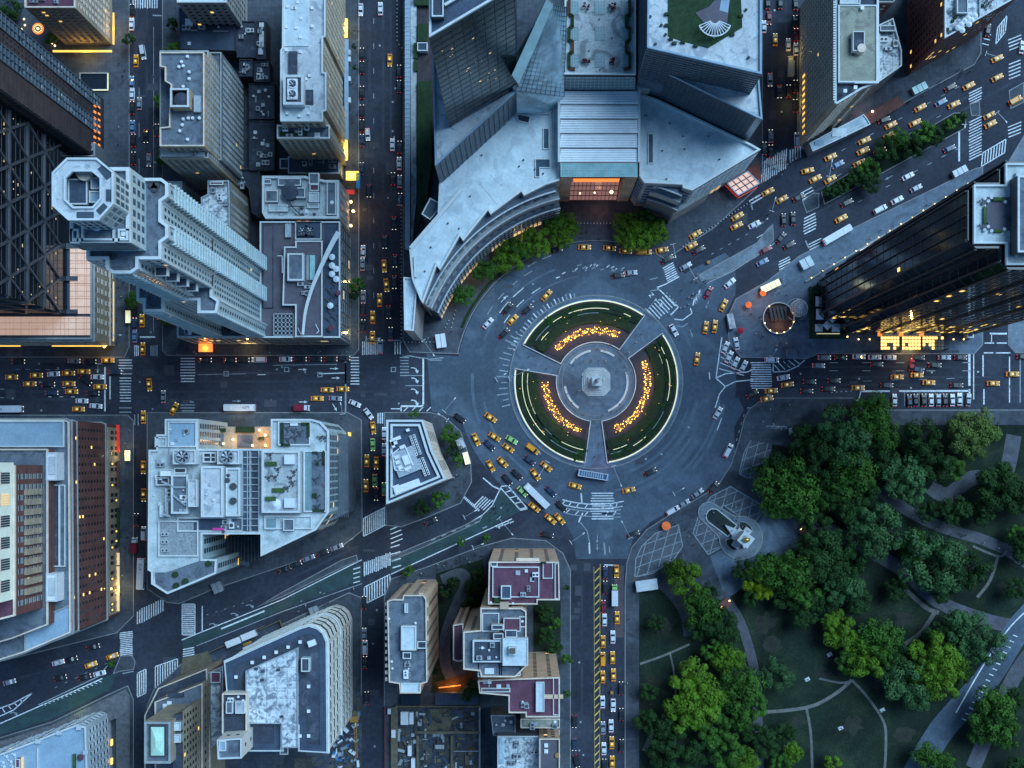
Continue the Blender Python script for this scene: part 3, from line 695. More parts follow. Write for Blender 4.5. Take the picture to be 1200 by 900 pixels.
def clutter(root,x0,y0,x1,y1,z,n,seed):
 """small plant scattered over a roof, each piece a part"""
 rr=random.Random(seed)
 for i in range(n):
  x,y=rr.uniform(x0,x1),rr.uniform(y0,y1);k=rr.random();c=P(x,y,z)
  if k<.35:ac_unit(root,x,y,z,rr.uniform(1.5,3),rr.uniform(1.2,2),rr.uniform(.8,1.5),rr.choice((1,2)),rr.choice(('duct','metal','metal_white')),rr.choice((0,math.pi/2)))
  elif k<.6:curbs(root,[(x,y)],z,rr.uniform(.8,1.5),.6,rr.choice(('metal_white','duct')))
  elif k<.85:vents(root,[(x,y)],z,rr.uniform(.3,.6))
  else:pipes(root,[[(x,y),(x+rr.uniform(-9,9),y)]if rr.random()<.5 else[(x,y),(x,y+rr.uniform(-9,9))]],z)
def planter(root,x0,y0,x1,y1,z,material='hedge',h=.9):
 w=PP(rect(x0,y0,x1,y1),z);b=MB();b.prism(w,z,z+h);o=b.build('planter',material,root)
 return o
def furniture(root,pts,z,material='metal_dark'):
 for x,y in pts:
  c=P(x,y,z);b=MB();b.cyl((c.x,c.y,z),.1,.7,6);b.cyl((c.x,c.y,z+.7),.6,.06,10)
  for i in range(3):
   a=R(40+120*i);b.box((c.x+1.05*math.cos(a),c.y+1.05*math.sin(a),z+.42),(.45,.45,.08),a);b.box((c.x+1.28*math.cos(a),c.y+1.28*math.sin(a),z+.65),(.06,.45,.5),a)
  b.build('terrace_table',material,root)
def grid_bars(root,A,B,C,D,nu,nv,w=.25,d=.3,material='mullion',name='mullion',kind='stuff',u=True,v=True,diag=None):
 """bars over the quad A-B-C-D (A->B along u, A->D along v)"""
 A,B,C,D=map(Vector,(A,B,C,D));nrm=(B-A).cross(D-A).normalized();b=MB()
 def pt(s,t):return(A*(1-s)+B*s)*(1-t)+(D*(1-s)+C*s)*t+nrm*(d/2)
 if u:
  for i in range(nu+1):b.bar(pt(i/nu,0),pt(i/nu,1),w,d,nrm)
 if v:
  for j in range(nv+1):b.bar(pt(0,j/nv),pt(1,j/nv),w,d*.8,nrm)
 return b.build(name,material,root,kind=kind)
def panels(root,A,B,C,D,nu,nv,gap,material,name='panel',thick=.12):
 """separate panels laid over the quad, each a part of its own"""
 A,B,C,D=map(Vector,(A,B,C,D));nrm=(B-A).cross(D-A).normalized()
 def pt(s,t):return(A*(1-s)+B*s)*(1-t)+(D*(1-s)+C*s)*t
 for i in range(nu):
  for j in range(nv):
   s0,s1,t0,t1=(i+gap)/nu,(i+1-gap)/nu,(j+gap)/nv,(j+1-gap)/nv
   q=[pt(s0,t0),pt(s1,t0),pt(s1,t1),pt(s0,t1)];b=MB();b.add([*q,*[p+nrm*thick for p in q]],[(4,5,6,7),(0,1,5,4),(1,2,6,5),(2,3,7,6),(3,0,4,7)]);b.build(name,material,root)
def base_at(pts,z):c=PP(pts,z);return(sum(p[0]for p in c)/len(c),sum(p[1]for p in c)/len(c),0)
def bld(name,label,pts,z,cat='building'):return thing(name,label,cat,base_at(pts,z))
# ---------------------------------------------------------------- top left
pts=[(30,10),(89,10),(89,-50),(30,-50)]
r=bld('hotel_building','tan hotel block with dark maroon roof in the far upper left corner',pts,42)
w=tier(r,pts,42,'beige_wall','roof_maroon',pmat='tan_trim');windows(r,w,4,40,2.6,3.2,1.2,1.6,seed=2,lit=.04,frame='tan_trim')
MB().bar(P(62,60,4),P(131,60,4),.7,.5).build('lit_awning','lit_yellow',r)
MB().bar(P(133,15,4),P(133,52,4),.5,.5).build('lit_awning','lit_yellow',r)
clutter(r,40,-5,80,8,42,5,4)
x1=P2(122,117)[0];ya,yb=P2(0,117)[1],P2(0,190)[1]
wp=rect(x1-55,yb,x1,ya)
r=thing('apartment_tower','dark slab tower with two long window bands leaning in from the upper left edge','tower',(x1-27,(ya+yb)/2,0))
MB().prism(wp,0,150,top=False).build('wall','brick_dark',r);MB().prism(wp,149.5,150).build('roof','roof_dark',r)
yb1,yb2,yb3=P2(0,133)[1],P2(0,148)[1],P2(0,163)[1]
for(u0,u1)in((ya-.5,yb1),(yb2,yb3)):
 A=(x1+.1,u1,6);B=(x1+.1,u0,6);C=(x1+.1,u0,148);D=(x1+.1,u1,148)
 MB().quad(A,B,C,D).build('window_band','window_blue',r)
 grid_bars(r,A,B,C,D,2,44,.35,.35,'mullion','mullion')
 rr=random.Random(5)
 for s in range(26):
  z=8+rr.randrange(43)*3.23;k=rr.random()*.6
  MB().quad((x1+.2,u1+(u0-u1)*k,z),(x1+.2,u1+(u0-u1)*(k+.35),z),(x1+.2,u1+(u0-u1)*(k+.35),z+2),(x1+.2,u1+(u0-u1)*k,z+2)).build('blind','glass_teal' if s%3 else 'white_stone',r)
b=MB();v=MB()
for i in range(44):
 for y in(yb1-1.4,yb1-3.2):v.box((x1+.05,y,8+i*3.2),(.12,.7,.8))
v.build('window','window_glass',r,kind='stuff')
b=MB()
for i in range(8):b.box((x1+.3,yb+2+i*2.4,12),(.3,.8,2.2));b.box((x1+.3,yb+2.6+i*2.4,7),(.3,.7,2))
b.build('lit_window','lit_orange',r,kind='stuff')
for i in range(46):
 pass
fb=MB()
for i in range(18):fb.bar((x1-55+i*3.2,yb-.15,4),(x1-55+i*3.2,yb-.15,148),.5,.3)
for i in range(40):fb.bar((x1-55,yb-.1,6+i*3.6),(x1,yb-.1,6+i*3.6),.2,.6)
fb.build('fin','metal_dark',r,kind='stuff')
pts=[(86,168),(112,168),(112,184),(86,184)]
r=bld('annex_building','low grey annex roof squeezed just above the octagonal tower top',pts,14);w=tier(r,pts,14,'grey_wall','roof_grey',pmat='grey_stone');clutter(r,89,171,109,182,14,4,9)
XH=-169.5;YH0,YH1,Z0=54.1,115.1,33
r=thing('diagrid_tower','dark glass tower wrapped in steel triangles at the left edge over glowing skylights','tower',(XH-18,84,0))
hp=rect(XH-36,YH0,XH,YH1)
MB().prism(hp,20,182,top=False).build('glass_wall','glass_dark',r);MB().prism(hp,181.5,182).build('roof','roof_grey',r)
b=MB();rr=random.Random(3)
nb=5
for lv in range(9):
 z=35+16*lv;z2=z+16;off=0 if lv%2==0 else 6.1;ofn=6.1-off
 ys=[YH0+off+12.2*i for i in range(6)]
 for y in ys:
  for s in(-1,1):
   y2=y+s*6.1
   if YH0-.1<=y<=YH1+.1 and YH0-.1<=y2<=YH1+.1:b.bar((XH+.3,y,z),(XH+.3,y2,z2),0.8,.7,(1,0,0))
 for x in[XH-off-12.2*i for i in range(4)]:
  for s in(-1,1):
   x2=x+s*6.1
   if XH-37<=x2<=XH+.1 and x>=XH-37:b.bar((x,YH0-.3,z),(x2,YH0-.3,z2),0.8,.7,(0,1,0))
 b.bar((XH+.3,YH0,z2),(XH+.3,YH1,z2),.9,.8,(1,0,0));b.bar((XH-36,YH0-.3,z2),(XH,YH0-.3,z2),.9,.8,(0,1,0))
b.build('steel_diagrid','steel',r)
b=MB()
for lv in range(36):z=37+lv*4;b.bar((XH+.05,YH0,z),(XH+.05,YH1,z),.2,.25);b.bar((XH-36,YH0-.05,z),(XH,YH0-.05,z),.2,.25)
b.build('floor_edge','metal_dark',r,kind='stuff')
b=MB()
for i in range(70):
 y,z=rr.uniform(YH0+1,YH1-1),38+4*rr.randrange(24);b.box((XH+.06,y,z+.9),(.1,rr.uniform(.3,.8),.35))
b.build('lit_window','lit_soft',r,kind='stuff')
for i in range(4):MB().box((XH+2.2,YH0+i*12.2+1,28),(4.2,1.6,1.2)).build('steel_buttress','steel',r)
zb=27
pd=[(-FAR,398),(109,398),(109,290),(60,290),(60,200),(-FAR,200)]
r=bld('stone_base_building','stone podium with blush glowing skylights around the foot of the diagrid tower',[(0,300),(109,300),(109,398),(0,398)],zb)
w=tier(r,pd,zb,'tan_wall','roof_navy',ph=1.3,pw=.6,pmat='grey_stone');windows(r,w,3,26,3.6,3.9,1.6,2.4,'window_glass','tan_trim',.02,seed=12,margin=2);cornice(r,w,26.2,.7,.7,'grey_stone');cornice(r,w,7,.5,.4,'tan_trim')
A=P(80,373,zb+1);
def PQ(x,y,z=zb+.6):return P(x,y,z)
panels(r,PQ(82,368),PQ(108,368),PQ(108,288),PQ(82,288),3,9,.03,'lit_cream','skylight_panel',.3)
panels(r,PQ(-12,393),PQ(108,393),PQ(108,371),PQ(-12,371),13,3,.03,'lit_cream','skylight_panel',.3)
b=MB()
for(p,q)in(((0,405),(24,405)),((61,405),(118,405))):b.bar(P(*p,5),P(*q,5),.7,.4)
b.build('lit_awning','lit_yellow',r)
b=MB();b.bar(P(121,407,4),P(131,397,4),1.2,.5);b.bar(P(133,330,3),P(133,400,3),.5,.4);b.build('lit_sign','lit_soft',r)
# ---------------------------------------------------------------- octagonal tower
r=thing('octagonal_tower','tall pale tower crowned by a white octagon ring on the left','tower',(-108,63,0))
def wr(x0,y0,x1_,y1_):return rect(x0,y0,x1_,y1_)
L_poly=[(-121,50),(-119,50),(-119,46.5),(-112.5,46.5),(-112.5,50),(-102,50),(-102,46),(-96,46),(-95.2,50),(-97.4,51.5),(-97.4,58),(-95.6,59.5),(-95.6,63.2),(-97.4,64.5),(-97.4,69.5),(-95.6,70.8),(-95.6,74.5),(-97.4,76),(-121,76)]
w1=tier(r,L_poly,104,'tower_white','roof_grey',pmat='white_trim',world=True,ph=1.4,pw=.8)
M_poly=[(-117.5,54),(-112.3,54),(-112.3,51.5),(-110.5,50.2),(-105.5,50.2),(-103.6,51.5),(-103.6,54),(-97.4,54),(-97.4,58.5),(-95.6,59.8),(-95.6,63.2),(-97.4,64.5),(-97.4,69.5),(-95.6,70.8),(-95.6,74.5),(-97.4,75.8),(-117.5,75.8)]
w2=tier(r,M_poly,162,'tower_white','roof_grey',base=104,pmat='white_trim',world=True,ph=1.4,pw=.8)
U_poly=[(-117.2,56.4),(-101.8,56.4),(-101.8,75.6),(-117.2,75.6)]
w3=tier(r,U_poly,176,'tower_white','roof_grey',base=162,pmat='white_trim',world=True,ph=1.4,pw=.9)
windows(r,w1,24,103,1.75,3.3,.95,2.0,'window_blue',None,.012,'lit_soft',seed=5,margin=.5)
windows(r,w2,105,161,1.75,3.3,.95,2.0,'window_blue',None,.01,'lit_soft',seed=6,margin=.5)
windows(r,w3,163,175,2.6,3.4,1.7,2.4,'window_blue',None,.0,'lit_soft',seed=7,margin=.8)
b=MB()
for ww_,z0_,z1_ in((w1,24,104),(w2,104,162)):
 for i in range(len(ww_)):
  a_,b_,n_,f_=facing(ww_,i)
  if f_>.05:
   for q in(a_,b_):b.bar((*(q+n_*.1),z0_),(*(q+n_*.1),z1_),.35,.35)
b.build('pier','white_trim',r,kind='stuff')
b=MB()
for(x0_,y0_,x1_,y1_)in((-96.4,58.8,-95.0,64),(-96.4,70.2,-95.0,75.2),(-101.5,45.6,-95.6,46.6),(-118.4,46.0,-113,46.9)):
 for i in range(40 if x1_>-97 and y1_>50 else 24):b.box(((x0_+x1_)/2,(y0_+y1_)/2,26+i*3.35),(x1_-x0_,y1_-y0_,.9))
for i in range(17):b.box((-108,50.1,106+i*3.35),(6,.8,.9))
b.build('spandrel','tower_white',r,kind='stuff')
for i,zz in enumerate((150,139,128,117)):
 MB().box((-100.8,52.6,zz),(3.6,2.6,1.6)).build('balcony','white_trim',r);MB().box((-100.8,52.5,zz+.9),(2.8,2.0,.3)).build('balcony_floor','roof_dark',r)
OC=[(79.5,186),(113.8,186),(133.3,202),(133.3,239),(116,258),(81,258),(62.4,241),(62.4,203)];ZO=190
oc=PP(OC,ZO);oi=inset(oc,3.1)
MB().prism(oc,176,ZO-.6,top=False).build('octagon_drum','tower_white',r)
windows(r,oc,177,188.5,1.5,3.8,1.1,2.8,'window_blue',None,0,seed=8,margin=.3,name='drum_window')
MB().ring(oc,oi,ZO-.6,ZO).build('octagon_ring','roof_pale',r);MB().ring(inset(oc,-.15),inset(oc,.35),ZO-.3,ZO+.7).build('ring_rim','white_trim',r);MB().ring(inset(oc,2.8),inset(oc,3.3),ZO-.3,ZO+.7).build('ring_rim','white_trim',r)
rb=MB()
for i in range(40):
 a=2*math.pi*i/40;cx_,cy_=(oc[0][0]+oc[4][0])/2,(oc[0][1]+oc[4][1])/2
MB().prism(oi,180,183.5).build('well_floor','roof_dark',r)
for(x0,y0,x1_,y1_,mm)in[(107,208,123,222,'roof_blue'),(105,224,123,238,'roof_blue'),(80,210,103,240,'roof_navy'),(95,243,120,247,'metal_dark')]:rbox(r,x0,y0,x1_,y1_,183.5,2.2,'duct',mm,'plant_box')
c=P(99,202,187);MB().cyl((c.x,c.y,183),2.1,4.2,24).build('round_tank','tan_trim',r)
for(a_,b_)in[((118,195),(129,208)),((129,222),(129,236)),((116,250),(125,241)),((90,253),(110,253))]:
 w_=MB().bar(P(*a_,ZO+.05),P(*b_,ZO+.05),2.0,.3).build('louvre_panel','glass_slate',r)
for(x0,y0,x1_,y1_)in[(95.5,266,133,283),(82,269,91.5,283),(139,269,153,283)]:
 pass
MB().prism(PP(rect(82,262,149,286),176.3),166,176.2).build('shoulder_roof','roof_grey',r)
for(x0,y0,x1_,y1_)in[(95,265,134,284),(82,268,92,285),(138,268,153,284)]:
 w_=PP(rect(x0,y0,x1_,y1_),177.4);MB().ring(w_,inset(w_,.5),176.1,177.4).build('shoulder_rim','white_trim',r)
for x,y in((146,274),(144,281),(114,268)):curbs(r,[(x,y)],176.2,1.2,.6)
for x,y in((178,217),(183,217),(181,221)):c=P(x,y,162.4);MB().cyl((c.x,c.y,162.2),1.0,.5,8).build('roof_drum','metal_dark',r)
for x,y in((128,298),(122,302),(132,301)):c=P(x,y,162.4);MB().cyl((c.x,c.y,162.2),.8,.5,8).build('roof_drum','metal_dark',r)
pts=[(208,372),(304,372),(304,396),(208,396)]
pts=[(208,345),(304,345),(304,396),(208,396)]
r=bld('podium_building','pale podium with terrace plant beds at the foot of the octagonal tower',pts,26)
w=tier(r,pts,26,'grey_stone','roof_grey',pmat='tower_white',pw=.7);windows(r,w,5,25,2.4,3.8,1.4,2.4,'window_glass',None,.05,seed=21)
for x,y in((252,388),(268,385),(283,385),(297,386)):
 c=P(x,y,26);b=MB();b.box((c.x,c.y,26.5),(3,.8,1));b.box((c.x,c.y,26.5),(.8,3,1));b.build('planter','hedge',r)
rbox(r,233,384,238,395,26,1,'window_blue');pipes(r,[[(215,380),(217,392)],[(217,392),(222,392)]],26,.2,'metal_white')
c=P(241,400,4);MB().box((c.x,c.y-2.5,4),(5.4,3.2,.5)).build('lit_canopy','lit_orange',r);clutter(r,212,375,230,392,26,6,3);MB().bar(P(283,401,4),P(300,401,4),1.2,.4).build('lit_canopy','lit_soft',r)
pts=[(244,212),(269,212),(270,232),(270,285),(238,262),(236,232),(244,228)]
r=bld('old_walkup_building','worn building with blotchy white roof tucked behind the pale leaning tower',pts,34)
w=tier(r,pts,34,'beige_wall','roof_snow',pmat='duct');windows(r,w,4,33,2.2,3.1,1.1,1.5,frame='grey_stone',seed=31,lit=.03);rbox(r,246,213,262,217,34,1.5,'brick_wall','roof_maroon');clutter(r,246,220,266,240,34,5,2)
pts=[(196,213),(214,213),(214,234),(222,240),(222,262),(200,232)]
r=bld('corner_building','narrow building with small bare roof against the upper side of the pale tower',pts,30)
w=tier(r,pts,30,'grey_wall','roof_light',pmat='duct');windows(r,w,4,29,2.4,3.1,1.1,1.5,seed=33)
pts=[(300,212),(304,212),(304,195),(324,195),(324,240),(318,258),(300,250)]
pts=[(272,200),(304,196),(306,222),(306,256),(296,250),(292,222)]
r=bld('courtyard_building','low black roofed courtyard block left of the jumbled pale rooftop',pts,6);w=tier(r,pts,6,'grey_wall','roof_dark',pmat='metal_dark');clutter(r,278,205,302,220,6,5,14)
# ---------------------------------------------------------------- purple roofed building
pts=[(305,260),(399,260),(399,396),(305,396)]
r=bld('purple_roof_building','big flat purple roofed building crossed by a curved white canopy arm',pts,29)
w=tier(r,pts,29,'grey_stone','roof_purple',pmat='white_trim',pw=.5)
windows(r,w,3,28,4.2,4.2,3.0,2.8,'window_blue',None,.05,'lit_soft',seed=41,margin=1,fins=.5)
rbox(r,308,264,320,361,29,.5,'roof_dark','roof_purple','roof_strip',.3,.15,'roof_dark')
q=PP([(333,289),(346,289),(346,282),(378,282),(378,395),(346,395),(346,358),(331,358)],32);MB().prism(q,29,31.4).build('upper_deck','roof_purple',r);MB().ring(q,inset(q,.5),31.4,32.3).build('deck_rim','white_trim',r)
rbox(r,337,297,356,329,31,3,'white_stone','roof_grey','penthouse',.6);rbox(r,363,299,369,328,31,1.2,'glass_green',None,'skylight');rbox(r,359,299,362,328,31,.8,'grey_stone',None,'planter_box')
for x in(361,361,361):pass
rbox(r,334,262,341,278,29,1.6,'duct',None,'duct_box');rbox(r,346,260,377,281,29,.6,'roof_navy','roof_navy','sunken_court',.4,.5)
fan(r,355,271,29.6,1.4,6,'glass_slate',1.4);fan(r,364,271,29.6,1.4,6,'glass_slate',1.4)
clutter(r,350,332,364,346,31.4,7,77);pipes(r,[[(370,380),(374,388),(371,391)],[(349,384),(353,392)],[(325,300),(331,300),(331,320)]],31.6,.3,'white_trim')
gx=MB();
for i in range(6):gx.bar(P(321+i*4.6,368,30),P(321+i*4.6,393,30),.5,.6)
for i in range(6):gx.bar(P(321,368+i*5,30),P(344,368+i*5,30),.5,.6)
gx.build('trellis','metal',r);rbox(r,322,368,344,393,29,.2,'metal_dark',None,'trellis_court')
tr=[(380,262),(398,262),(398,394),(380,394)]
MB().prism(PP(tr,29.3),29,29.15).build('terrace_floor','roof_navy',r);rbox(r,381,283,397,300,29.2,.3,'window_blue',None,'glass_roof')
cp=smooth([(397,272),(390,284),(382,300),(373,320),(365,340),(358,365),(355,392)],5);b=MB()
for i in range(len(cp)-1):b.bar(P(*cp[i],35),P(*cp[i+1],35),1.9-i*.035,.4)
b.build('curved_canopy','white_trim',r)
for(x,y)in((389,301),(389,311),(394,315),(394,327),(389,321),(387,358)):
 c=P(x,y,31.5);b=MB();b.cyl((c.x,c.y,29.2),.08,2.3,6);b.cyl((c.x,c.y,31.3),1.2,.5,8,.1);b.build('parasol','canvas',r)
for(x,y)in((396,343),(389,383),(387,385)):
 c=P(x,y,31.5);b=MB();b.cyl((c.x,c.y,29.2),.08,2.3,6);b.cyl((c.x,c.y,31.3),1.1,.5,8,.1);b.build('parasol','roof_maroon',r)
furniture(r,[(385,303),(392,333),(386,340),(392,346),(385,352),(392,360),(388,366),(393,372),(386,374)],29.2)
for(x0_,x1_)in((332,346),):MB().bar(P(x0_,399,5),P(x1_,399,5),1.0,.4).build('lit_canopy','lit_soft',r)
pts=[(308,207),(352,207),(358,207),(382,212),(398,212),(398,257),(376,257),(312,257),(308,250)]
r=bld('jumbled_roof_building','squat building with jumbled pale rooftop walls and a round dark tank',pts,29)
w=tier(r,pts,29,'grey_stone','tower_white_roof',pmat='white_trim',pw=.9,ph=1.6);windows(r,w,4,28,2.6,3.4,1.2,1.8,frame='grey_stone',seed=43,lit=.12,litmat='lit_orange')
c=P(339,224,33);b=MB();b.cyl((c.x,c.y,29),2.9,3.6,28);b.cyl((c.x,c.y,32.6),3.0,.9,28,.2);b.build('water_tank','roof_dark',r)
for a_ in((309,210,318,216),(311,223,326,237),(326,209,353,218),(347,220,358,232),(383,213,394,252),(362,203,374,216),(362,225,374,237),(360,238,374,244),(315,240,338,248)):
 rbox(r,*a_,29,random.uniform(.8,2.2),'duct',random.choice(('tower_white_roof','roof_grey','roof_dark')),'roof_room',.4)
rbox(r,363,216,374,224,29,2.4,'brick_wall','roof_maroon','stair_head');pipes(r,[[(335,230),(343,243),(352,252)],[(338,242),(357,242)]],31,.4,'metal_dark')
c=P(389,237,31);MB().cyl((c.x,c.y,29),.7,2,16).build('vent_pipe','metal_white',r);clutter(r,312,240,370,254,29,9,5)
for(x,y)in((411,236),(413.5,247),(411,264)):
 c=P(x,y,5);MB().cyl((c.x,c.y,4),.55,.5,14).build('entrance_lamp','lamp_warm',r)
MB().box(tuple(P(410,225,4)),(3.5,1.6,.4)).build('red_awning','lit_red',r);MB().box(tuple(P(413,206,4)),(5,3.5,.4)).build('yellow_awning','lit_yellow',r);MB().box(tuple(P(420,212,3)),(1.6,6,2.4)).build('blue_canopy','blue_tarp',r)
# ---------------------------------------------------------------- hotel with long cream roof
pts=[(331,57),(332,-60),(382,-60),(382,44),(379,45),(379,85),(383,86),(383,130),(379,132),(379,143),(329,143),(329,60)]
r=bld('long_cream_building','long cream apartment block with white edged roof at the top left centre',pts,52)
w=tier(r,pts,52,'beige_wall','roof_pale',pmat='white_trim',pw=.6);windows(r,w,4,51,2.3,3.2,1.2,1.7,frame='beige_wall',seed=51,lit=.01)
rbox(r,333,-20,362,54,52,.25,'roof_light','roof_light','roof_strip',.3,.1);rbox(r,338,60,348,87,52,1.2,'roof_dark',None,'louvre_box')
rbox(r,332,88,356,123,52,4,'white_stone','roof_dark','plant_house',.9);fan(r,343,99,56,1.35,6,'metal_white',.8);fan(r,343,111,56,1.35,6,'metal_white',.8)
rbox(r,358,105,367,122,52,.6,'roof_dark',None,'roof_recess')
curbs(r,[(337,8),(344,10),(346,10),(353,22),(349,3),(336,32),(347,33),(352,44),(366,10),(366,31),(359,93),(363,89),(352,61),(336,59)],52,.9,.6)
rbox(r,331,124,364,141,52,.3,'roof_light','roof_light','roof_strip');curbs(r,[(351,136),(362,133),(337,133)],52.4,.9)
w4=PP([(325,147),(387,147),(387,163),(325,163)],44);MB().prism(w4,0,44,top=False).build('lower_wall','beige_wall',r);MB().prism(inset(w4,.4),43,43.9).build('lower_roof','roof_grey',r);MB().ring(w4,inset(w4,.5),43.9,45).build('parapet','white_trim',r)
windows(r,w4,4,43,2.3,3.2,1.2,1.7,frame='beige_wall',seed=52,lit=.01);curbs(r,[(372,159)],44,1.8);clutter(r,332,150,366,160,44,6,8);rbox(r,328,154,360,159,44,.4,'hedge',None,'planter')
MB().bar(P(406,46,4),P(406,163,4),1.6,.4).build('glass_awning','roof_blue',r)
for y0_,y1_ in((22,44),(164,188)):MB().box(tuple(P(405,(y0_+y1_)/2,4)),(1.6,(y1_-y0_)/3,.6)).build('lit_awning','lit_yellow',r)
for y in(60,68,91,116):c=P(409,y,5);MB().box((c.x,c.y,3),(.9,1.8,2)).build('awning_box','metal_white',r)
pts=[(338,184),(398,182),(398,204),(338,204)]
r=bld('low_blue_roof_building','low blue grey roof below the long cream apartment block',pts,12);w=tier(r,pts,12,'grey_wall','roof_navy',pmat='duct');clutter(r,345,187,392,200,12,8,22);rbox(r,328,186,346,198,8,3,'grey_wall','roof_dark')
# ---------------------------------------------------------------- stone block with round tank
pts=[(188,62),(240,62),(240,172),(188,172),(188,150),(199,149),(199,135),(201,100),(194,96),(194,80),(188,79)]
r=bld('stone_apartment_building','stone apartment block with grey roof and a dark round tank in a square well',pts,62)
w=tier(r,pts,62,'tan_wall','roof_grey',pmat='tan_trim',pw=.4);windows(r,w,4,61,2.2,3.2,1.2,1.7,frame='grey_stone',seed=61,lit=.015)
wl=PP([(188,172),(246,172),(251,60),(251,186),(188,186)],56)if False else PP(rect(188,60,245,186),54)
MB().prism(wl,0,54,top=False).build('lower_wall','beige_wall',r);MB().prism(inset(wl,.4),53.5,53.9).build('lower_roof','roof_grey',r);MB().ring(wl,inset(wl,.5),53.9,55).build('parapet','grey_stone',r)
windows(r,wl,4,53,2.2,3.2,1.2,1.7,frame='grey_stone',seed=62,lit=.015)
wm=PP(rect(200,62,260,188),40);MB().prism(wm,0,40,top=False).build('lower_wall','grey_wall',r);MB().prism(inset(wm,.4),39.5,39.9).build('lower_roof','roof_grey',r);MB().ring(wm,inset(wm,.4),39.9,41).build('parapet','grey_stone',r);windows(r,wm,4,39,2.2,3.2,1.2,1.7,frame='grey_stone',seed=63,lit=.015)
q=PP(rect(199,103,221,125),68);MB().prism(q,62,67,top=False).build('tank_enclosure','tan_wall',r);MB().ring(q,inset(q,.6),67,67.8).build('enclosure_rim','white_trim',r);MB().prism(inset(q,.6),63,63.4).build('enclosure_floor','metal_dark',r)
c=P(211,115,68);b=MB();b.cyl((c.x,c.y,63.4),2.4,3,24);b.cyl((c.x,c.y,66.4),2.5,.8,24,.2);b.build('water_tank','roof_dark',r)
rbox(r,227,112,235,131,62,2,'duct',None,'duct_box');vents(r,[(220,67),(213,73),(210,79),(215,78),(222,85),(222,93),(215,102),(215,140),(221,139),(226,139),(214,147),(211,154),(220,164),(234,139)],62,.65,1.0)
rbox(r,189,174,240,185,54,.5,'grey_stone','roof_light','roof_strip');clutter(r,195,176,235,183,54.6,5,10)
for i,(pp_,z,lb)in enumerate([([(210,10),(276,10),(276,60),(212,58)],12,'low dark blue roof with one pale hatch directly below the top edge white roof'),([(276,25),(300,25),(300,68),(278,68)],10,'small black roof between the dark blue roof and the long cream block'),([(301,25),(312,25),(312,70),(301,70)],9,'narrow dark roof with a row of white units beside the long cream block'),([(281,70),(296,70),(296,90),(281,90)],11,'little dark roof with a vent below the small black roof'),([(298,72),(316,72),(316,96),(298,96)],8,'low steel grey roof near the middle of the narrow yard'),([(292,98),(322,98),(322,140),(292,140)],6,'wide black yard roof between the stone block and long cream block'),([(292,142),(322,142),(322,200),(292,200)],7,'lowest black yard roof above the jumbled pale rooftop')]):
 r=bld('yard_building',lb,pp_,z);w=tier(r,pp_,z,'brick_dark','roof_navy' if i==0 else 'roof_dark',pmat='roof_dark',pw=.3,ph=.7)
 xs=[a[0]for a in pp_];ys=[a[1]for a in pp_];clutter(r,min(xs)+4,min(ys)+4,max(xs)-4,max(ys)-4,z,6+i,100+i)
 if i==0:curbs(r,[(222,27)],z,2.6,.8);pipes(r,[[(214,36),(232,36)],[(250,37),(268,37)]],z,.4,'metal')
 if i==2:curbs(r,[(307,30),(307,40),(307,46),(307,53),(306,62)],z,1.6,.8)
pts=[(208,4),(266,4),(266,-50),(208,-50)]
r=bld('white_roof_building','pale block whose roof peeks in at the top edge left of centre',pts,36);w=tier(r,pts,36,'grey_stone','roof_light',pmat='white_trim');windows(r,w,4,35,2.4,3.3,1.2,1.7,seed=71)
# ================================================================== THE GLASS MALL AT THE TOP OF THE CIRCLE
ZM=42
r=thing('curved_mall','huge pale blue roofed mall curving along the top of the roundabout','shopping mall',(0,90,0))
left=[(480,293),(513,255),(515,212),(606,130),(643,132),(656,112),(656,212),(640,217),(614,230),(611,225),(575,252),(572,247),(543,283),(539,277),(516,317),(512,312),(496,356),(493,352),(484,330),(483,326)]
right=[(748,110),(770,117),(879,169),(891,176),(811,224),(800,221),(799,217),(755,215),(749,207)]
for pts in(left,right):
 w=tier(r,pts,ZM,'grey_stone','roof_light',ph=1.3,pw=.7)
RW=w
def arc_w(rad,a0,a1,n):return[(P2(*CC)[0]+rad*math.cos(R(a0+(a1-a0)*i/n)),P2(*CC)[1]+rad*math.sin(R(a0+(a1-a0)*i/n)))for i in range(n+1)]
for rad,z1,mm,a0,a1 in((65.3,24,'glass_slate',158,103),(67.2,33,'grey_stone',158,103),(69.0,39,'glass_slate',158,104),(69.3,24,'glass_slate',75,65),(70.4,33,'grey_stone',75,65.5),(71.4,39,'glass_slate',75,66)):
 A_=arc_w(rad,a0,a1,36);B_=arc_w(rad+9,a0,a1,36);b=MB();b.prism(A_+B_[::-1],0,z1);b.build('curved_facade',mm,r)
 k=MB();C_=arc_w(rad-.35,a0,a1,36)
 for i in range(36):k.bar((*C_[i],z1),(*C_[i+1],z1),.5,.6)
 k.build('ledge','duct',r)
 if z1==24:
  b=MB();f=MB()
  for i in range(36):
   for zz in(5,10,15,20):b.bar((*C_[i],zz),(*C_[i+1],zz),.25,.3)
   f.bar((*C_[i],1),(*C_[i],24),.3,.4)
  b.build('glazing_bar','duct',r,kind='stuff');f.build('fin','mullion',r,kind='stuff')
  l=MB();rr=random.Random(4)
  for i in range(36):
   if rr.random()<(.75 if a0>100 else .9):l.add([(*C_[i],1),(*C_[i+1],1),(*C_[i+1],6.5),(*C_[i],6.5)],[(0,1,2,3)])
  l.build('lit_shopfront','lit_soft',r)
b=MB()
for a in[103+i*3.1 for i in range(18)]:
 for rad in(66.6,68.6):p=arc_w(rad,a,a+1.8,1);b.bar((*p[0],33.2 if rad>67 else 24.2),(*p[1],33.2 if rad>67 else 24.2),.8,.3)
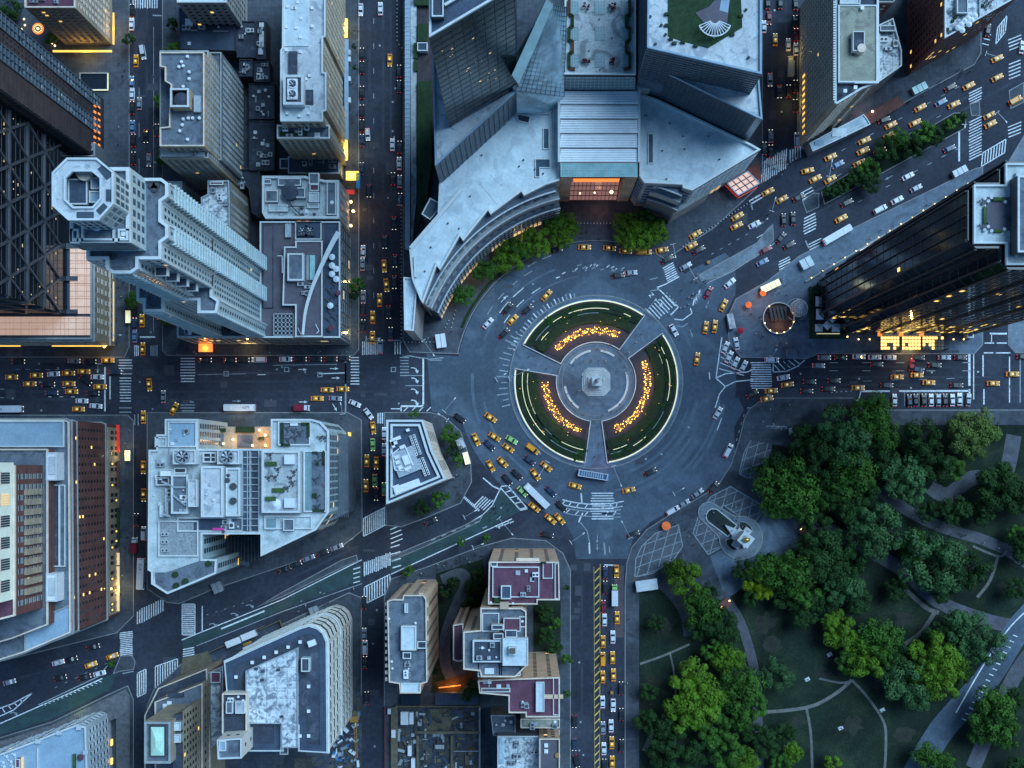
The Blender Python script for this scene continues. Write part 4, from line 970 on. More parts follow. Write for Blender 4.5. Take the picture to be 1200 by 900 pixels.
b.build('ledge_louvre','mullion',r,kind='stuff')
windows(r,RW,12,40,3.4,4.4,2.7,3.2,'glass_slate','duct',0,seed=81,margin=.5,name='wing_window')
b=MB()
for i in range(len(RW)):
 a_,b_,n_,f_=facing(RW,i);l=(b_-a_).length
 if f_>.3 and l>15 and n_.x>.3:
  for k in range(4):
   for zz in(4,8):
    p_=a_+(b_-a_)*((9+k*2.6)/l)+n_*.15;d_=(b_-a_).normalized();b.add([(*(p_-d_),zz-1.5),(*(p_+d_),zz-1.5),(*(p_+d_),zz+1.5),(*(p_-d_),zz+1.5)],[(0,1,2,3)])
b.build('lit_shopfront','lit_soft',r,kind='stuff')
MB().prism(PP([(783,262),(824,238),(824,228),(793,238),(776,240)],0),0,20).build('prow_base','grey_stone',r)
for i in range(5):
 y0,y1=105+i*17,105+(i+1)*17;zt=50-i*.5
 w=PP([(657,y0+1.6),(747,y0+1.6),(748,y1-.6),(656,y1-.6)],zt)
 MB().prism(w,40,zt).build('roof_band','vault',r)
 b=MB()
 for k in range(5):yy=y0+3+k*2.8;b.bar(P(657,yy,zt+.05),P(747,yy,zt+.05),.12,.2)
 b.build('roof_seam','roof_pale',r,kind='stuff')
MB().prism(PP([(655,104),(749,104),(749,190),(655,190)],47),0,46.5).build('atrium_wall','glass_slate',r)
for q in([(580,142),(593,131),(594,143),(587,146)],[(605,133),(622,136),(620,145),(607,142)]):w=PP(q,ZM+.5);MB().prism(w,ZM,ZM+.3).build('skylight','window_glass',r);MB().ring(w,inset(w,.3),ZM,ZM+.7).build('skylight_frame','white_trim',r)
for x in(655,749):MB().bar(P(x,104,49.5),P(x,190,48.5),.8,1.0).build('gutter','white_trim',r)
q=[P(657,191,47.5),P(747,191,47.5),P(747,207,45),P(657,207,45)]
MB().quad(q[3],q[2],q[1],q[0]).build('sloped_glazing','glass_green',r);grid_bars(r,q[3],q[2],q[1],q[0],30,2,.12,.15,'white_trim','glazing_bar')
yA=P2(0,207.5,45)[1]+.05;xa,xb=P2(657,207,45)[0],P2(747,207,45)[0]
b=MB();b.box((xa+2.1,yA+2,22),(4.2,4,44));b.build('entrance_pier','tan_wall',r);b=MB();b.box((xb-2.1,yA+2,22),(4.2,4,44));b.build('entrance_pier','tan_wall',r)
zt_=43
G=[(xa+4.5,yA+.4,1),(xb-4.5,yA+.4,1),(xb-4.5,yA+7.0,33),(xa+4.5,yA+7.0,33)]
b=MB();b.quad(*G);b.build('entrance_glass','entr_glow' if 'entr_glow' in M else 'lit_soft',r);grid_bars(r,*G,12,7,.18,.3,'bronze','glazing_bar')
MB().box(((xa+xb)/2-.5,yA+1.2,37),(16.5,1.8,4.2)).build('lit_screen','lit_orange',r)
MB().box(((xa+xb)/2,yA+3.2,40),(xb-xa-8,5,2)).build('lintel','metal_dark',r)
for x in(.3,.5,.73):c=(xa+(xb-xa)*x,yA+.4,12+x*6);MB().sphere(c,.7 if x>.6 else .35,10,7).build('hanging_lamp','lamp_warm',r)
for pts in([(636,150),(644,150),(644,175),(636,175)],[(759,156),(766,156),(766,192),(759,192)]):
 w=PP(pts,ZM+.3);MB().prism(w,ZM,ZM+.12).build('skylight','window_blue',r);MB().ring(w,inset(w,.35),ZM,ZM+.6).build('skylight_frame','white_trim',r)
w=PP([(627,186),(645,186),(645,197),(633,197),(633,208),(627,208)],ZM+.3);MB().prism(w,ZM,ZM+.12).build('skylight','window_blue',r);MB().ring(w,inset(w,.3),ZM,ZM+.6).build('skylight_frame','white_trim',r)
for ln in([(772,122),(772,196),(825,204),(852,170)],[(758,205),(805,218)],[(560,212),(583,240)],[(575,205),(588,218)],[(690,60),(690,60)]):
 MB().stroke([P2(a,c,ZM+.1)for a,c in ln],.18,ZM+.08).build('roof_seam','roof_pale',r)
MB().bar(P(487,325,ZM+.8),P(478+8,300,ZM+.8),.8,.8).build('roof_rail','white_trim',r);MB().bar(P(481,291,ZM+1),P(541,222,ZM+1),1.3,1.0).build('roof_rail','white_trim',r)
rr=random.Random(2)
vents(r,[(rr.uniform(560,640),rr.uniform(180,205))for _ in range(5)]+[(498,318),(505,290),(525,262),(538,268),(551,230),(785,145),(800,160),(776,177),(802,175),(830,160),(843,187),(781,210),(757,136)],ZM,.35,.7,'metal_dark')
w=PP([(494,251),(504,232),(520,240),(504,258)],38);MB().prism(w,20,38).build('glass_stair_box','glass_slate',r);MB().ring(w,inset(w,.4),38,38.5).build('box_rim','white_trim',r)
ZT=70
lt=[(507,68),(600,70),(607,106),(510,195)]
w=PP(lt,ZT);MB().prism(w,0,ZT,top=False).build('terrace_block_wall','glass_slate',r);MB().prism(inset(w,.6),ZT-.5,ZT).build('terrace','roof_pale',r);MB().ring(w,inset(w,.55),ZT-.1,ZT+1.1).build('terrace_rail','roof_blue',r)
for i in range(len(w)):
 a_,b_,n_,f_=facing(w,i)
 if f_>.05 and(b_-a_).length>6:grid_bars(r,(*b_,30),(*a_,30),(*a_,ZT),(*b_,ZT),max(2,int((b_-a_).length/2.2)),16,.12,-.25,'mullion','glazing_bar')
for pts in([(574,139),(592,127),(594,139),(586,143)],[(604,128),(628,131),(625,140),(606,134)]):
 w=PP(pts,62)
 pass
rt=[(777,85),(836,90),(889,92),(893,141),(886,138)]
w=PP(rt,ZT);MB().prism(w,0,ZT,top=False).build('terrace_block_wall','glass_slate',r);MB().prism(inset(w,.6),ZT-.5,ZT).build('terrace','roof_pale',r);MB().ring(w,inset(w,.55),ZT-.1,ZT+1.1).build('terrace_rail','roof_blue',r)
for i in range(len(w)):
 a_,b_,n_,f_=facing(w,i)
 if f_>.05 and(b_-a_).length>6:grid_bars(r,(*b_,30),(*a_,30),(*a_,ZT),(*b_,ZT),max(2,int((b_-a_).length/1.6)),22,.1,-.25,'mullion','glazing_bar')
ZG=92
gt=[(759,-60),(892,-60),(892,88),(758,57)]
w=PP(gt,ZG);MB().prism(w,0,ZG,top=False).build('garden_block_wall','glass_slate',r);MB().prism(inset(w,.6),ZG-.5,ZG).build('garden_terrace','roof_pale',r);MB().ring(w,inset(w,.6),ZG-.1,ZG+1.2).build('terrace_rail','roof_blue',r)
for i in range(len(w)):
 a_,b_,n_,f_=facing(w,i)
 if f_>.05 and(b_-a_).length>6:grid_bars(r,(*b_,60),(*a_,60),(*a_,ZG),(*b_,ZG),max(2,int((b_-a_).length/2.0)),14,.1,-.25,'mullion','glazing_bar')
lw=PP([(783,8),(783,42),(800,48),(830,56),(870,32),(867,-30),(783,-30)],ZG+.3);MB().prism(lw,ZG,ZG+.3).build('roof_lawn','hedge',r)
lw=PP([(815,15),(830,8),(838,0),(855,0),(852,28),(838,44),(826,28)],ZG+.5);MB().prism(lw,ZG+.3,ZG+.5).build('roof_paving','roof_purple',r)
lw=PP([(845,0),(855,0),(853,15),(843,12)],ZG+.6);MB().prism(lw,ZG+.5,ZG+.6).build('roof_pool','roof_blue',r)
for x,y in((781,16),(781,29),(786,45),(800,49),(815,53),(868,18),(858,40),(790,50)):rbox(r,x-2,y-1.5,x+3,y+1.5,ZG,1,'hedge',None,'planter')
fc=P(838,22,ZG+4);b=MB()
for i in range(13):
 a=R(180+22+i*136/12)
 b.bar((fc.x+1.5*math.cos(a),fc.y+1.5*math.sin(a),ZG+3.5),(fc.x+5.4*math.cos(a),fc.y+5.4*math.sin(a),ZG+3.5),.22,.3)
for rad in(1.5,5.4):
 for i in range(12):
  a,a2=R(202+i*136/12),R(202+(i+1)*136/12);b.bar((fc.x+rad*math.cos(a),fc.y+rad*math.sin(a),ZG+3.5),(fc.x+rad*math.cos(a2),fc.y+rad*math.sin(a2),ZG+3.5),.3,.35)
for a in(210,270,330):b.bar((fc.x+5*math.cos(R(a)),fc.y+5*math.sin(R(a)),ZG+.3),(fc.x+5*math.cos(R(a)),fc.y+5*math.sin(R(a)),ZG+3.5),.25)
b.build('fan_pergola','canvas',r)
vents(r,[(775,30),(780,41),(874,12),(762,20),(768,52),(877,68)],ZG,.5,1,'metal_dark')
w=PP([(786,66),(794,66),(789,79),(780,77)],100)
ZD=62
w=PP([(662,-60),(745,-60),(745,88),(661,88)],ZD);MB().prism(w,0,ZD,top=False).build('deck_block_wall','glass_slate',r);MB().prism(inset(w,.5),ZD-.5,ZD).build('garden_deck','concrete',r);MB().ring(w,inset(w,.5),ZD,ZD+1).build('deck_rail','white_trim',r)
q=[P(660,90,ZD-1),P(744,90,ZD-1),P(744,104,51),P(659,104,51)]
MB().quad(q[3],q[2],q[1],q[0]).build('sloped_glazing','glass_teal',r);grid_bars(r,q[3],q[2],q[1],q[0],18,4,.2,.25,'duct','glazing_bar')
for cx_ in(672,703,733):
 for cy_ in(9,39,71):
  w=PP(rect(cx_-6,cy_-8,cx_+6,cy_+8),ZD+.25);o=MB().prism(w,ZD,ZD+.2).build('paving_square','glass_teal',r)
  b=MB();xs=[p[0]for p in w];ys=[p[1]for p in w]
  for k in range(1,4):t=k/4;b.bar((min(xs)+(max(xs)-min(xs))*t,min(ys),ZD+.22),(min(xs)+(max(xs)-min(xs))*t,max(ys),ZD+.22),.08,.06);b.bar((min(xs),min(ys)+(max(ys)-min(ys))*t,ZD+.23),(max(xs),min(ys)+(max(ys)-min(ys))*t,ZD+.23),.08,.06)
  b.build('paving_joint','duct',o)
for s,xs in((1,(667,671)),(-1,(738,734))):
 seg=[(xs[0],0),(xs[0],18),(xs[1],18),(xs[1],32),(xs[0],32),(xs[0],48),(xs[1],48),(xs[1],62),(xs[0],62),(xs[0],80),(xs[0]+7*s,81)]
 for i in range(len(seg)-1):
  MB().bar(P(*seg[i],ZD+.5),P(*seg[i+1],ZD+.5),1.0,1.0).build('planter','hedge' if i%3 else 'crane_hedge' if 'crane_hedge' in M else 'hedge',r)
vents(r,[(702,23),(690,60),(717,45),(703,82)],ZD,.3,.5,'metal_dark')
MB().prism(PP([(746,-60),(757,-60),(757,60),(762,104),(746,104)],50),0,50).build('link_roof','grey_stone',r)
pipes(r,[[(748,-20),(748,90)],[(751,-20),(750,80)],[(755,-20),(754,60)]],50,.4,'duct')
MB().bar(P(756.5,-50,52),P(756.5,50,52),.5,.8).build('roof_rail','metal_dark',r)
w0=PP([(600,104),(643,119),(661,113),(661,-60),(640,-60)],78)
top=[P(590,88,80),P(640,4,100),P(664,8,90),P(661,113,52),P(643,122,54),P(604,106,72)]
b=MB();b.add([*top,*[Vector((p.x,p.y,20))for p in top]],[(0,5,4,3,2,1)]+[(i,(i+1)%6,6+(i+1)%6,6+i)for i in range(6)]);b.build('glass_wedge','glass_pale',r)  # added pale volume, shaped and coloured as the sky reflection on the tower facade
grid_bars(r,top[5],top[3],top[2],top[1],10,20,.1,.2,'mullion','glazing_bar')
w=PP([(598,88),(640,-4),(650,6),(626,62),(608,102)],103);MB().frustum(PP([(598,88),(640,-4),(650,6),(626,62),(608,102)],60),60,inset(w,.4),103).build('glass_fold','glass_teal',r)  # added teal strip, the facade reflection's lighter left part painted as a solid
b=MB();b.bar(P(478,-60,5),P(478,292,5),1.9,5);b.build('side_wall','roof_blue',r)
b=MB()
for i in range(60):c=P(478,-20+i*5.3,5);b.box((c.x,c.y,7.6),(2.1,.25,.2))
b.build('wall_joint','duct',r,kind='stuff')
MB().prism(PP([(481,-60),(488,-60),(488,235),(482,292)],4),0,4).build('side_walk','concrete',r)
MB().prism(PP([(488,-60),(507,-60),(507,195),(503,235),(492,262),(488,262)],3),0,3).build('side_court','soil',r)
MB().prism(PP([(489,95),(505,95),(506,190),(500,235),(491,262),(488,262)],5),3,5).build('hedge_bed','hedge',r)
for a_ in((489,28,500,48),(486,-10,506,6),(485,50,489,68),(485,70,489,83)):rbox(r,*a_,3,2.2,'hedge',None,'hedge_bed')
rbox(r,489,50,501,60,3,3,'white_stone','window_blue','stair_box')
pts=[(473,325),(489,326),(488,350),(485,388),(474,387)]
w=tier(r,pts,40,'grey_stone','roof_light',ph=1.0,pw=.5,names=('pylon_wall','pylon_roof','pylon_rim'))
w=PP([(488,350),(496,356),(503,362),(512,374),(504,395),(490,398),(486,388)],20)if False else None
r2=thing('entrance_canopy','glass entrance canopy with peach lit panes beside the boulevard crossing','canopy',tuple(P(871,217,0)))
q=[P(852,215,5),P(865,229,5),P(890,215,5),P(876,201,5)]
MB().add([*q,*[p-Vector((0,0,.3))for p in q]],[(0,1,2,3),(0,4,5,1),(1,5,6,2),(2,6,7,3),(3,7,4,0)]).build('canopy_slab','metal_dark',r2)
b=MB();panels(r2,q[1]+Vector((0,0,.05)),q[2]+Vector((0,0,.05)),q[3]+Vector((0,0,.05)),q[0]+Vector((0,0,.05)),4,3,.1,'lit_peach' if 'lit_peach' in M else 'lit_soft','pane',.1)
b=MB()
for i in range(4):b.bar(q[i]+Vector((0,0,.3)),q[(i+1)%4]+Vector((0,0,.3)),.45,.6)
b.build('canopy_rim','white_stone',r2)
for p in q:MB().bar((p.x,p.y,.1),(p.x,p.y,4.8),.3).build('post','metal_dark',r2)
MB().bar(P(850,217,4),P(864,231,4),.4,.6).build('lit_sign','lit_red',r2);MB().bar(P(865,232,4),P(888,219,4),.3,.4).build('lit_sign','lit_red',r2)
c=P(885,200,.3);MB().sheet(PP([(876,198),(889,189),(892,209),(884,212)],.2),.2).build('lit_floor','brick_wall',r2)  # red-brown sheet paints the warm entrance glow onto the floor
r=thing('mall_tower','navy glass tower with a thin white roof edge above the curved mall','tower',tuple(P(560,60,70)[:2])+(70,))
tp=PP([(503,45),(579,0),(603,-14),(603,-140),(503,-140)],165)
MB().prism(tp,70,165,top=False).build('glass_wall','glass_navy',r);MB().prism(inset(tp,.6),164,164.6).build('roof','roof_navy',r);MB().ring(tp,inset(tp,.6),164.4,166).build('parapet','white_trim',r)
for i in range(len(tp)):
 a_,b_,n_,f_=facing(tp,i)
 if f_>.05 and(b_-a_).length>6:grid_bars(r,(*b_,70),(*a_,70),(*a_,165),(*b_,165),max(2,int((b_-a_).length/3)),20,.06,-.12,'glass_slate2' if 'glass_slate2' in M else 'mullion_dark','glazing_bar')
MB().bar(P(521,6,166),P(548,-10,166),.7,.8).build('roof_beam','white_trim',r);rbox(r,506,-60,520,20,164.6,3,'metal_dark','roof_dark','plant_house')
b=MB();rr=random.Random(11)
a_=Vector(tp[[i for i in range(len(tp))if facing(tp,i)[3]>.5][0]]);
cand=max(((facing(tp,i)[1]-facing(tp,i)[0]).length,i)for i in range(len(tp))if facing(tp,i)[3]>.5)[1]
a_,b_,n_,f_=facing(tp,cand);d_=(b_-a_).normalized();L__=(b_-a_).length
for cx_,cz_,nn_ in((.22,100,5),(.4,120,6),(.7,145,5),(.12,86,2)):
 for k in range(nn_):
  p_=a_+d_*(L__*(1-cx_)+rr.gauss(0,2.0))+n_*.15;z_=cz_+rr.gauss(0,4);s_=rr.uniform(.12,.4);b.add([(*(p_-d_*s_),z_),(*(p_+d_*s_),z_),(*(p_+d_*s_),z_+s_*2),(*(p_-d_*s_),z_+s_*2)],[(0,1,2,3)])
b.build('lit_window','lit_soft',r,kind='stuff')
w=PP([(529,148),(523,128),(600,84),(626,88)],90)if False else PP([(529,147),(524,126),(596,84),(624,89)],72)
MB().prism(w,69.8,72).build('tower_plinth','glass_slate',r)
# ================================================================== RIGHT SIDE
pts=[(979,-60),(1029,-60),(1029,98),(1010,105),(980,123),(977,121)]
r=bld('wedge_apartment_building','brick apartment wedge with cream roof pointing down to the boulevard at top right',pts,60)
w=tier(r,pts,60,'beige_wall','roof_dark',pmat='white_trim',pw=.7);windows(r,w,5,59,2.0,3.1,1.2,1.8,frame='tan_trim',seed=91,lit=.01)
for i in range(len(w)):
 pass
rbox(r,982,6,1028,97,60,1.5,'white_stone','roof_tan','upper_deck',.5);MB().bar(P(1001,97,62),P(1028,97,62),.6,1).build('deck_rail','white_trim',r)
rbox(r,999,37,1013,60,61.5,2.5,'cream_wall','roof_dark','stair_head',.3);c=P(1010,56,65);MB().cyl((c.x,c.y,61.5),1.5,3.4,20).build('round_tank','tan_trim',r)
MB().sheet(PP([(1004,55),(1000,66),(996,60),(995,46),(1000,44)],61.7),61.62).build('roof_stain','roof_dark',r)
rbox(r,984,-20,1008,5,60,2,'grey_stone','roof_pale','upper_deck');curbs(r,[(1010,10),(990,107),(1002,103)],62,1.1)
b=MB()
for i in range(50):c=P(978,-30+i*3,61);b.box((c.x-.1,c.y,61.3),(.9,.55,.5))
b.build('parapet_block','white_trim',r,kind='stuff')
bb=MB()
a_,b_,n_,f_=[facing(w,i)for i in range(len(w))if facing(w,i)[2].x<-.9][0]
for k in range(10):
 p_=(a_ if a_.y<b_.y else b_)+Vector((-.15,2+k*2.4));bb.add([(p_.x,p_.y-.5,9),(p_.x,p_.y+.5,9),(p_.x,p_.y+.5,13),(p_.x,p_.y-.5,13)],[(0,1,2,3)])
bb.build('lit_window','lit_yellow',r,kind='stuff')
pts=[(1029,30),(1046,22),(1056,60),(1056,78),(1029,97)]
r=bld('white_terrace_building','low building with stained white terrace roof between two brick blocks at top right',pts,26)
w=tier(r,pts,26,'grey_wall','roof_snow',pmat='white_trim');windows(r,w,4,25,2.4,3.2,1.2,1.7,seed=93);rbox(r,1031,30,1049,37,26,2,'window_blue','roof_grey','roof_room');clutter(r,1032,45,1050,80,26,5,9);rbox(r,1024,52,1028,66,26,33,'grey_stone',None,'ladder_shaft')if False else None
pts=[(1021,-60),(1055,-60),(1055,-8),(1046,4),(1021,4)]
r=bld('red_wing_building','dark red brick wing at the top edge beside the cream roofed wedge',pts,48);w=tier(r,pts,48,'brick_wall','roof_dark',pmat='grey_stone');windows(r,w,4,47,2.2,3.2,1.2,1.7,seed=94,lit=.06)
pts=[(1106,-60),(1106,46),(1183,2),(1200,-10),(1200,-60)]
r=bld('rooftop_garden_building','brown brick building topped by a bright roof garden in the upper right corner',pts,46)
w=tier(r,pts,46,'brick_wall','roof_snow',pmat='white_trim',pw=.5);windows(r,w,4,45,2.6,3.3,1.2,1.7,'window_glass',None,.07,seed=95)
rbox(r,1121,-4,1134,16,46,2,'grey_stone','roof_grey','roof_room');rbox(r,1148,-10,1149,18,46,1,'white_stone',None,'roof_wall')
for k,(x,y)in enumerate([(1127,28),(1131,24),(1135,21),(1139,23),(1143,18),(1123,32),(1128,35),(1136,28)]):c=P(x,y,48);b=MB();b.cyl((c.x,c.y,46),.1,1.8,6);b.cyl((c.x,c.y,47.7),1.1,.6,8,.1);b.build('parasol','canvas',r)
for x,y in((1117,24),(1120,20),(1152,6),(1111,34)):rbox(r,x-1.5,y-1.5,x+1.5,y+1.5,46,1,'hedge',None,'planter')
furniture(r,[(1155,8),(1160,3),(1155,2),(1113,15),(1113,38)],46)
b=MB();b.box(tuple(P(1074,75,9)),(.5,.4,7));b.build('lit_sign','lit_blue' if 'lit_blue' in M else 'lit_white',r)
pts=[(948,168),(1012,134),(1016,139),(1020,146),(952,178)]
r=bld('corner_shop_building','low glass roofed shops on the boulevard corner under the brick wedge',pts,9)
w=tier(r,pts,9,'grey_wall','glass_pale',pmat='duct',pw=.4,ph=.5);rbox(r,975,150,992,160,9,.4,'white_stone',None,'roof_panel');rbox(r,955,164,966,170,9,.4,'roof_blue',None,'roof_panel');pipes(r,[[(960,172),(1010,146)],[(958,166),(1005,140)]],9,.25)
for(p,q)in(((1018,133),(1050,115)),((1076,96),(1137,62))):pass
MB().add([P(1012,136,4.2),P(1020,146,4.2),P(1060,122,4.2),P(1052,112,4.2)],[(0,1,2,3)]).build('warm_canopy','brick_wall',r)
c=P(1022,131,4);MB().sphere((c.x,c.y,4.6),.5).build('lamp_globe','lamp_warm',r)
# ---------------------------------------------------------------- black glass tower
ZB=178
pts=[(1177,192),(1410,192),(1410,311),(1178,311),(1178,286),(1140,286),(1140,217),(1177,217)]
r=bld('black_glass_tower','black ribbed glass tower with pale cross shaped roof terrace on the right edge',pts,ZB)
w=PP(pts,ZB)
wc=[]
for i,p in enumerate(w):
 p0,p2=Vector(w[i-1]),Vector(w[(i+1)%len(w)]);p1=Vector(p);c1=(p1-p0).normalized();c2=(p2-p1).normalized()
 if c1.x*c2.y-c1.y*c2.x>0:wc+=[tuple(p1-c1*1.6),tuple(p1+c2*1.6)]
 else:wc.append(tuple(p1))
wo=inset(wc,-.9)
MB().prism(wo,0,ZB-1.2,top=True).build('glass_wall','glass_dark',r)
MB().prism(inset(w,.4),ZB-1.3,ZB).build('roof','tower_white_roof',r);MB().ring(w,inset(w,.45),ZB-.2,ZB+.9).build('parapet','white_trim',r)
fb,fr2,rv=MB(),MB(),MB();rr=random.Random(6)
for i in range(len(wo)):
 a_,b_,n_,f_=facing(wo,i);l=(b_-a_).length
 if f_<.03 or l<.8:continue
 nx=max(1,int(l/3.0))
 for k in range(nx+1):p_=a_+(b_-a_)*(k/nx)+n_*.3;(rv if k%4==0 else fb).bar((*p_,6),(*p_,ZB-1.5),.4 if k%4==0 else .14,.5)
 for zz in range(8,int(ZB),8):fr2.bar((*(a_+n_*.02),zz),(*(b_+n_*.02),zz),.06,.4)
fb.build('fin','mullion_dark',r,kind='stuff');rv.build('fin','bronze',r,kind='stuff');fr2.build('spandrel','metal_dark',r,kind='stuff')
lw_,lo_=MB(),MB()
for i in range(len(wo)):
 a_,b_,n_,f_=facing(wo,i);l=(b_-a_).length
 if f_<.03 or l<3:continue
 d_=(b_-a_).normalized()
 south=n_.y<-.9
 for k in range(int(l/1.5)):
  for zi in range(1,43):
   z_=6+zi*4;pr=(.62*max(0,1-z_/42)if south else 0)+(.0022 if not south else .006)
   if south and k%4==3:pr*=.1
   if rr.random()<pr:
    p_=a_+d_*(k*1.5+.75)+n_*.12;lw_.add([(*(p_-d_*.6),z_-1.6),(*(p_+d_*.6),z_-1.6),(*(p_+d_*.6),z_+1.0),(*(p_-d_*.6),z_+1.0)],[(0,1,2,3)])
lw_.build('lit_window','lit_gold' if 'lit_gold' in M else 'lit_window',r,kind='stuff')
gq=PP([(1156,231),(1184,231),(1184,270),(1156,270)],ZB);MB().prism(gq,ZB,ZB+.15).build('terrace_paving','roof_purple',r)
for a_ in((1164,231,1176,235),(1153,243,1156,262),(1165,269,1175,272),(1186,233,1190,248),(1186,259,1190,272)):rbox(r,*a_,ZB,.9,'hedge_bright',None,'planter')
for x,y in((1157,236),(1161,232),(1157,266),(1161,271),(1177,237),(1176,269),(1153,233),(1153,270),(1171,233)):c=P(x,y,ZB);b=MB();b.cyl((c.x,c.y,ZB),.45,.8,10);b.build('plant_pot','white_stone',r)
rbox(r,1192,206,1390,296,ZB,5,'metal_dark','roof_grey','plant_house',.5);rbox(r,1191,202,1193,300,ZB,1.2,'white_stone',None,'screen_wall')
furniture(r,[(1152,238),(1152,266),(1182,255)],ZB)
r2=thing('lobby_canopy','glowing yellow grid canopy over the entrance at the foot of the black tower','canopy',tuple(P(1068,398,0)))
zc_=6
for i,(x0,x1_)in enumerate(((1034,1052),(1059,1077),(1083,1104))):
 nx=6 if i<2 else 7
 MB().prism(PP(rect(x0-3,393,x1_+3,410),zc_),5.4,zc_-.1).build('canopy_slab','bronze',r2)
 for a_ in range(nx):
  for b_ in range(4):
   xx=x0-2+(x1_-x0+4)*a_/nx;yy=394+4*b_;k=random.random()
   bright=(b_<2 and 0<=a_<5)or k<.75
   if i==2 and a_>3 and b_>0:bright=False
   MB().prism(PP(rect(xx+.35,yy+.4,xx+(x1_-x0+4)/nx-.35,yy+3.6),zc_),zc_-.1,zc_+.15).build('pane','lit_canopy' if 'lit_canopy' in M and bright else('lit_yellow' if bright else 'roof_tan'),r2)
for x in(1030,1056,1080,1107):c=P(x,410,0);MB().bar((c.x,c.y,.1),(c.x,c.y,5.5),.4).build('post','bronze',r2)
MB().prism(PP(rect(1033,388,1103,393),8),5.4,8).build('canopy_head','grey_stone',r2)
for x in(1056,1080,1031):MB().box(tuple(P(x,391,8.4)),(1.6,2,.5)).build('lit_lamp_box','lit_orange',r2)
for(x0,x1_)in((1010,1056),(1070,1083),(1093,1124)):
 b=MB();b.prism(PP(rect(x0,410.5,x1_,413.5)),.14,.16)
 o=b.build('pavement_grating','roof_dark',None,kind='structure')
pts=[(1133,388),(1141,388),(1141,396),(1133,396)]
r=bld('guard_hut','tiny white rimmed hut right of the glowing canopy',pts,4,'kiosk');tier(r,pts,4,'grey_stone','roof_dark',pmat='white_trim',ph=.4,pw=.5)
pts=[(1215,380),(1290,380),(1290,230),(1215,230)]
# ================================================================== LEFT AND BOTTOM BUILDINGS
pts=[(-60,492),(77,492),(82,494),(84,741),(27,765),(-60,792)]
r=bld('stepped_brick_hotel','wide brick hotel with stepped roofs and dotted yellow windows at the lower left',pts,54)
w=tier(r,pts,54,'brick_wall','roof_grey',pmat='tan_trim',pw=.5)
windows(r,w,16,53,3.1,3.3,1.0,1.5,frame=None,seed=101,lit=.05,litmat='lit_gold');cornice(r,w,14.5,.7,.5,'grey_stone');cornice(r,w,47,.6,.4,'grey_stone');cornice(r,w,52.6,.7,.6,'grey_stone')
windows(r,w,3,14,6.2,5.5,3.6,4,'window_glass','tan_trim',.12,'lit_soft',seed=102)
a_=[i for i in range(len(w))if facing(w,i)[2].x>.9][0];fa,fb_,n_,_=facing(w,a_)
b=MB();b.box((fa.x+.25,(fa.y+fb_.y)/2,7.5),(.35,abs(fa.y-fb_.y)-2,14));b.build('stone_base','tan_wall',r)
b=MB()
for k in range(12):
 y=min(fa.y,fb_.y)+4+k*(abs(fa.y-fb_.y)-8)/11
 for dy in(-1.1,1.1):
  for zz in(5,10):b.box((fa.x+.5,y+dy,zz),(.2,1.3,3.2))
b.build('shop_window','window_glass',r,kind='stuff')
b=MB();rr=random.Random(8)
for k in range(12):
 y=min(fa.y,fb_.y)+4+k*(abs(fa.y-fb_.y)-8)/11
 for dy in(-1.1,1.1):
  if rr.random()<.35:b.box((fa.x+.62,y+dy,5 if rr.random()<.5 else 10),(.1,.7,1.6))
b.build('lit_shop_window','lit_gold',r,kind='stuff')
for y0_,y1_,m_ in((498,530,'lit_red'),(540,572,'brick_wall'),(595,640,'hedge'),(648,662,'lit_soft'),(664,716,'lit_soft')):c=P(138,(y0_+y1_)/2,4);MB().box((c.x,c.y,4),(1.3,(y1_-y0_)/3,.5)).build('shop_awning',m_,r)
rbox(r,-60,493,76,524,54,.4,'roof_blue','roof_blue','roof_deck',.5,.8);w_=PP([(29,731),(83,708),(83,741),(29,765)],54.5);MB().prism(w_,54,54.3).build('roof_deck','roof_blue',r);MB().ring(w_,inset(w_,.5),54.3,55).build('deck_rim','grey_stone',r)
rbox(r,62,568,71,664,54,.2,'roof_dark','roof_dark','light_well');rbox(r,69,568,77,664,54,.3,'roof_blue','roof_grey','roof_strip')
for y0_ in(530,672):rbox(r,54,y0_,67,y0_+33,54,7,'metal_white','metal_white','water_house',.5,.3);rbox(r,57,y0_+5,64,y0_+26,61,.6,'white_stone',None,'hatch')
t1=PP([(-60,526),(57,526),(57,732),(16,748),(-60,770)],60);MB().prism(t1,54,60,top=False).build('setback_wall','brick_wall',r);MB().prism(inset(t1,.5),59.5,60).build('setback_roof','roof_grey',r);MB().ring(t1,inset(t1,.5),60,61).build('parapet','tan_trim',r)
t2=PP([(-60,545),(50,545),(50,712),(-60,740)],60);MB().prism(t2,60,84,top=False).build('setback_wall','brick_wall',r);MB().prism(inset(t2,.5),83.5,84).build('setback_roof','roof_maroon',r);MB().ring(t2,inset(t2,.6),84,85.2).build('parapet','tan_trim',r)
windows(r,t2,61,83,3.4,3.4,1.6,2.0,frame='grey_stone',seed=103,lit=.03,litmat='lit_gold',margin=2)
fa,fb_=[facing(t2,i)[:2]for i in range(len(t2))if facing(t2,i)[2].x>.9][0]
b=MB()
for k in range(11):b.box((fa.x+.5,min(fa.y,fb_.y)+7+k*(abs(fa.y-fb_.y)-16)/10,70),(1.0,2.0,14))
b.build('stone_bay','tan_wall',r)
t3=PP([(-90,542),(16,542),(16,702),(-90,730)],84);MB().prism(t3,84,112,top=False).build('penthouse_wall','penthouse',r);MB().prism(inset(t3,.5),111.5,112).build('penthouse_roof','roof_pale',r);MB().ring(t3,inset(t3,.6),112,113.2).build('parapet','white_trim',r)
fa,fb_=[facing(t3,i)[:2]for i in range(len(t3))if facing(t3,i)[2].x>.9][0]
